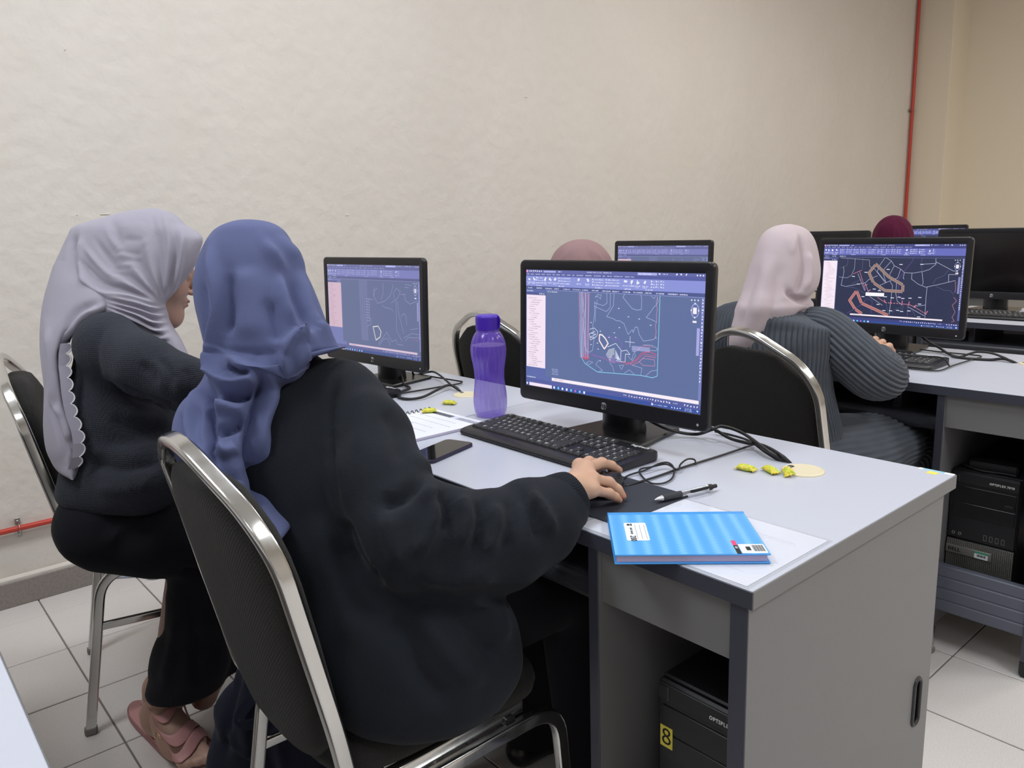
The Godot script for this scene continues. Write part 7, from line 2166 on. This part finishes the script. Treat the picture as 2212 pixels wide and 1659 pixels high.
	sb.fold(Vector3(-0.57, -0.12, -0.81), [[[Vector3(-1.0786, 1.1654, -1.9284), Vector3(-1.0443, 1.0955, -1.9), Vector3(-1.0377, 1.0384, -1.8744), Vector3(-1.0404, 1.0051, -1.8454)], -0.012, 0.012], [[Vector3(-1.0538, 1.1178, -1.9271), Vector3(-1.0355, 1.0594, -1.9148), Vector3(-1.0352, 1.014, -1.8855)], 0.010, 0.014], [[Vector3(-1.0299, 0.9844, -1.9297), Vector3(-1.0297, 0.9942, -1.8702), Vector3(-1.0437, 1.0076, -1.8422), Vector3(-1.0504, 1.0297, -1.8255)], -0.016, 0.01], [[Vector3(-1.0269, 0.9715, -1.9135), Vector3(-1.0207, 0.9484, -1.8352), Vector3(-1.0168, 0.8966, -1.7768), Vector3(-1.0117, 0.8422, -1.7503)], -0.010, 0.012], [[Vector3(-1.0296, 0.9544, -1.8894), Vector3(-1.0201, 0.9141, -1.8254), Vector3(-1.0033, 0.851, -1.7785)], 0.008, 0.012], [[Vector3(-1.0964, 1.1219, -1.8316), Vector3(-1.0833, 1.0324, -1.7723), Vector3(-1.0741, 0.9443, -1.7246), Vector3(-1.0635, 0.8671, -1.6974)], 0.008, 0.022], [[Vector3(-1.0725, 1.0984, -1.8366), Vector3(-1.0574, 1.0084, -1.7952), Vector3(-1.0408, 0.9219, -1.7408)], -0.007, 0.02], [[Vector3(-1.1278, 1.0988, -1.8192), Vector3(-1.1247, 0.9965, -1.7599), Vector3(-1.1145, 0.9073, -1.713)], -0.007, 0.018], [[Vector3(-1.1, 1.1606, -1.902), Vector3(-1.0638, 1.1203, -1.8691), Vector3(-1.0834, 1.1656, -1.923)], 0.004, 0.012]])
	wear(t, "headscarf", sb.done(), M.scarf_rose)

func taper_of(keys: Array, per: int) -> PackedFloat32Array:
	var o := PackedFloat32Array()
	for i in keys.size() - 1:
		for j in per: o.append(lerpf(keys[i], keys[i + 1], smoothstep(0.0, 1.0, float(j) / per)))
	o.append(keys[-1])
	return o

# ---- two more, of whom only the covered heads show over the monitors
func student_far(label: String, hd: Vector3, scarf: Material, sd: int) -> void:
	var base := Vector3(hd.x, 0, hd.z + 0.05)
	var t := person(label, base)
	var b := B()
	var hb := facing(Vector3(0, 0, -1), 0.25)
	var f := Field.new(base + Vector3(-0.34, 0.02, -0.62), base + Vector3(0.34, 1.05, 0.22), 0.02)
	f.chain([base + Vector3(0, 0.58, 0), base + Vector3(0, 0.88, 0)], [0.13, 0.12], 0.05)
	f.cap(base + Vector3(0, 0.86, 0), 0.1, base + Vector3(0, 0.98, -0.02), 0.05, 0.04)
	for s in [-1, 1]:
		f.chain([base + Vector3(s * 0.14, 0.88, -0.02), base + Vector3(s * 0.15, 0.74, -0.12), base + Vector3(s * 0.1, 0.795, -0.32)], [0.055, 0.045, 0.03], 0.03)
		f.chain([base + Vector3(s * 0.09, 0.55, 0), base + Vector3(s * 0.1, 0.53, -0.38), base + Vector3(s * 0.1, 0.06, -0.4), base + Vector3(s * 0.1, 0.04, -0.5)], [0.08, 0.06, 0.04, 0.034], 0.03)
	f.mesh_into(b)
	head_into(b, hd, hb, 0.008, base + Vector3(0, 0.95, -0.02))
	wear(t, "body", b.done(), M.skin)
	var g := Field.new(base + Vector3(-0.34, 0.44, -0.36), base + Vector3(0.34, 1.02, 0.24), 0.016)
	g.cap(base + Vector3(-0.04, 0.58, 0), 0.14, base + Vector3(-0.04, 0.84, 0), 0.12, 0.05)
	g.cap(base + Vector3(0.04, 0.58, 0), 0.14, base + Vector3(0.04, 0.84, 0), 0.12, 0.05)
	for s in [-1, 1]: g.chain([base + Vector3(s * 0.14, 0.88, -0.02), base + Vector3(s * 0.155, 0.74, -0.12), base + Vector3(s * 0.11, 0.795, -0.3)], [0.068, 0.06, 0.042], 0.04)
	g.cap(base + Vector3(0, 0.9, 0), 0.11, base + Vector3(0, 0.965, -0.01), 0.075, 0.04)
	wear(t, "top", g.done(), M.fleece_black)
	var tr := Field.new(base + Vector3(-0.3, 0.05, -0.6), base + Vector3(0.3, 0.7, 0.24), 0.014)
	for k in [-1, 1]: tr.chain([base + Vector3(k * 0.09, 0.55, 0), base + Vector3(k * 0.1, 0.53, -0.38), base + Vector3(k * 0.1, 0.1, -0.41)], [0.1, 0.08, 0.07], 0.03)
	wear(t, "trousers", tr.done(), M.trouser_black)
	var s := Field.new(hd - Vector3(0.2, 0.34, 0.2), hd + Vector3(0.2, 0.15, 0.2), 0.007)
	s.ball(hd + Vector3(0, 0.02, 0), Vector3(0.1, 0.108, 0.118), hb, 0.02)
	s.chain([hd + Vector3(0, -0.03, 0.0), hd + Vector3(0, -0.15, 0.01), hd + Vector3(0, -0.24, 0.02)], [0.1, 0.11, 0.13], 0.04)
	s.crumple(crumples(sd, 8.0), 0.003)
	var look := Vector3(hd.x, hd.y - 1.2, hd.z).normalized()
	var side := look.cross(Vector3.UP).normalized()
	var sb := s.build()
	var folds := []
	for k in 5:
		var u: Vector3 = side * (-0.07 + k * 0.035)
		var from := hd - look * 0.1
		folds.append([[from + u * 0.35 + Vector3(0, 0.1, 0), from + u * 0.9 + Vector3(0, 0.06, 0), from + u * 1.25 + Vector3(0, -0.02, 0), from + u * 1.3 + Vector3(0, -0.12, 0)], -0.004 if k % 2 else 0.005, 0.009])
	sb.fold(look, folds)
	wear(t, "headscarf", sb.done(), scarf)

func bag() -> void:
	var t := thing("cloth_bag", "navy cloth bag with a loose loop strap slumped on the floor behind the front chair", "bag", Vector3(-1.5, 0, -0.5))
	var f := Field.new(Vector3(-1.78, -0.005, -0.74), Vector3(-1.22, 0.42, -0.28), 0.008)
	f.chain([Vector3(-1.4551, 0.3267, -0.5406), Vector3(-1.4931, 0.2199, -0.5261), Vector3(-1.52, 0.0987, -0.5201), Vector3(-1.5552, -0.0618, -0.5237)], [0.045, 0.066, 0.072, 0.08], 0.03)
	f.chain([Vector3(-1.4509, 0.1859, -0.5963), Vector3(-1.4704, 0.0431, -0.5923)], [0.07, 0.1], 0.04)
	f.crumple(crumples(14, 7.0), 0.010)
	f.plane(Vector3(0, 0.003, 0), Vector3(0, -1, 0), 0.006)
	var fb := f.build()
	fb.fold(Vector3(-0.83, -0.35, -0.43), [[[Vector3(-1.4349, 0.3642, -0.4974), Vector3(-1.4486, 0.2781, -0.4705), Vector3(-1.462, 0.1568, -0.4489)], -0.012, 0.014], [[Vector3(-1.3963, 0.3475, -0.506), Vector3(-1.4136, 0.247, -0.4861), Vector3(-1.4061, 0.1592, -0.4836)], 0.012, 0.018], [[Vector3(-1.3768, 0.3201, -0.5203), Vector3(-1.3921, 0.2192, -0.5027), Vector3(-1.3826, 0.14, -0.5052)], -0.014, 0.014], [[Vector3(-1.4684, 0.2365, -0.4503), Vector3(-1.4289, 0.1962, -0.4683), Vector3(-1.3963, 0.1767, -0.5003)], 0.008, 0.012], [[Vector3(-1.3691, 0.2716, -0.5457), Vector3(-1.3745, 0.1936, -0.531), Vector3(-1.3629, 0.1228, -0.5386)], 0.01, 0.016]])
	var b := put("pouch", fb.done(), M.navy_cloth, t)
	b.position = -t.position
	var st := put("strap", B().sweep(smooth_path([Vector3(-1.3479, 0.3891, -0.5282), Vector3(-1.3597, 0.3465, -0.5014), Vector3(-1.3749, 0.3083, -0.4718), Vector3(-1.3764, 0.2885, -0.464), Vector3(-1.3627, 0.281, -0.4777), Vector3(-1.3447, 0.2982, -0.504), Vector3(-1.3353, 0.3367, -0.5268)], 6), rounded(0.022, 0.003, 0.001, 2), Vector3(0.6, 0.3, 0.6)).done(), M.navy_cloth, t)
	st.position = -t.position

func people() -> void:
	student_near()
	student_wall()
	student_second()
	student_far("person of whom only the mauve headscarf shows above the near monitor", Vector3(-1.8447, 1.027, -1.9006), M.scarf_mauve, 21)
	student_far("person of whom only the maroon headscarf shows between the far monitors", Vector3(-1.985, 1.07, -4.56), M.scarf_maroon, 22)
	bag()
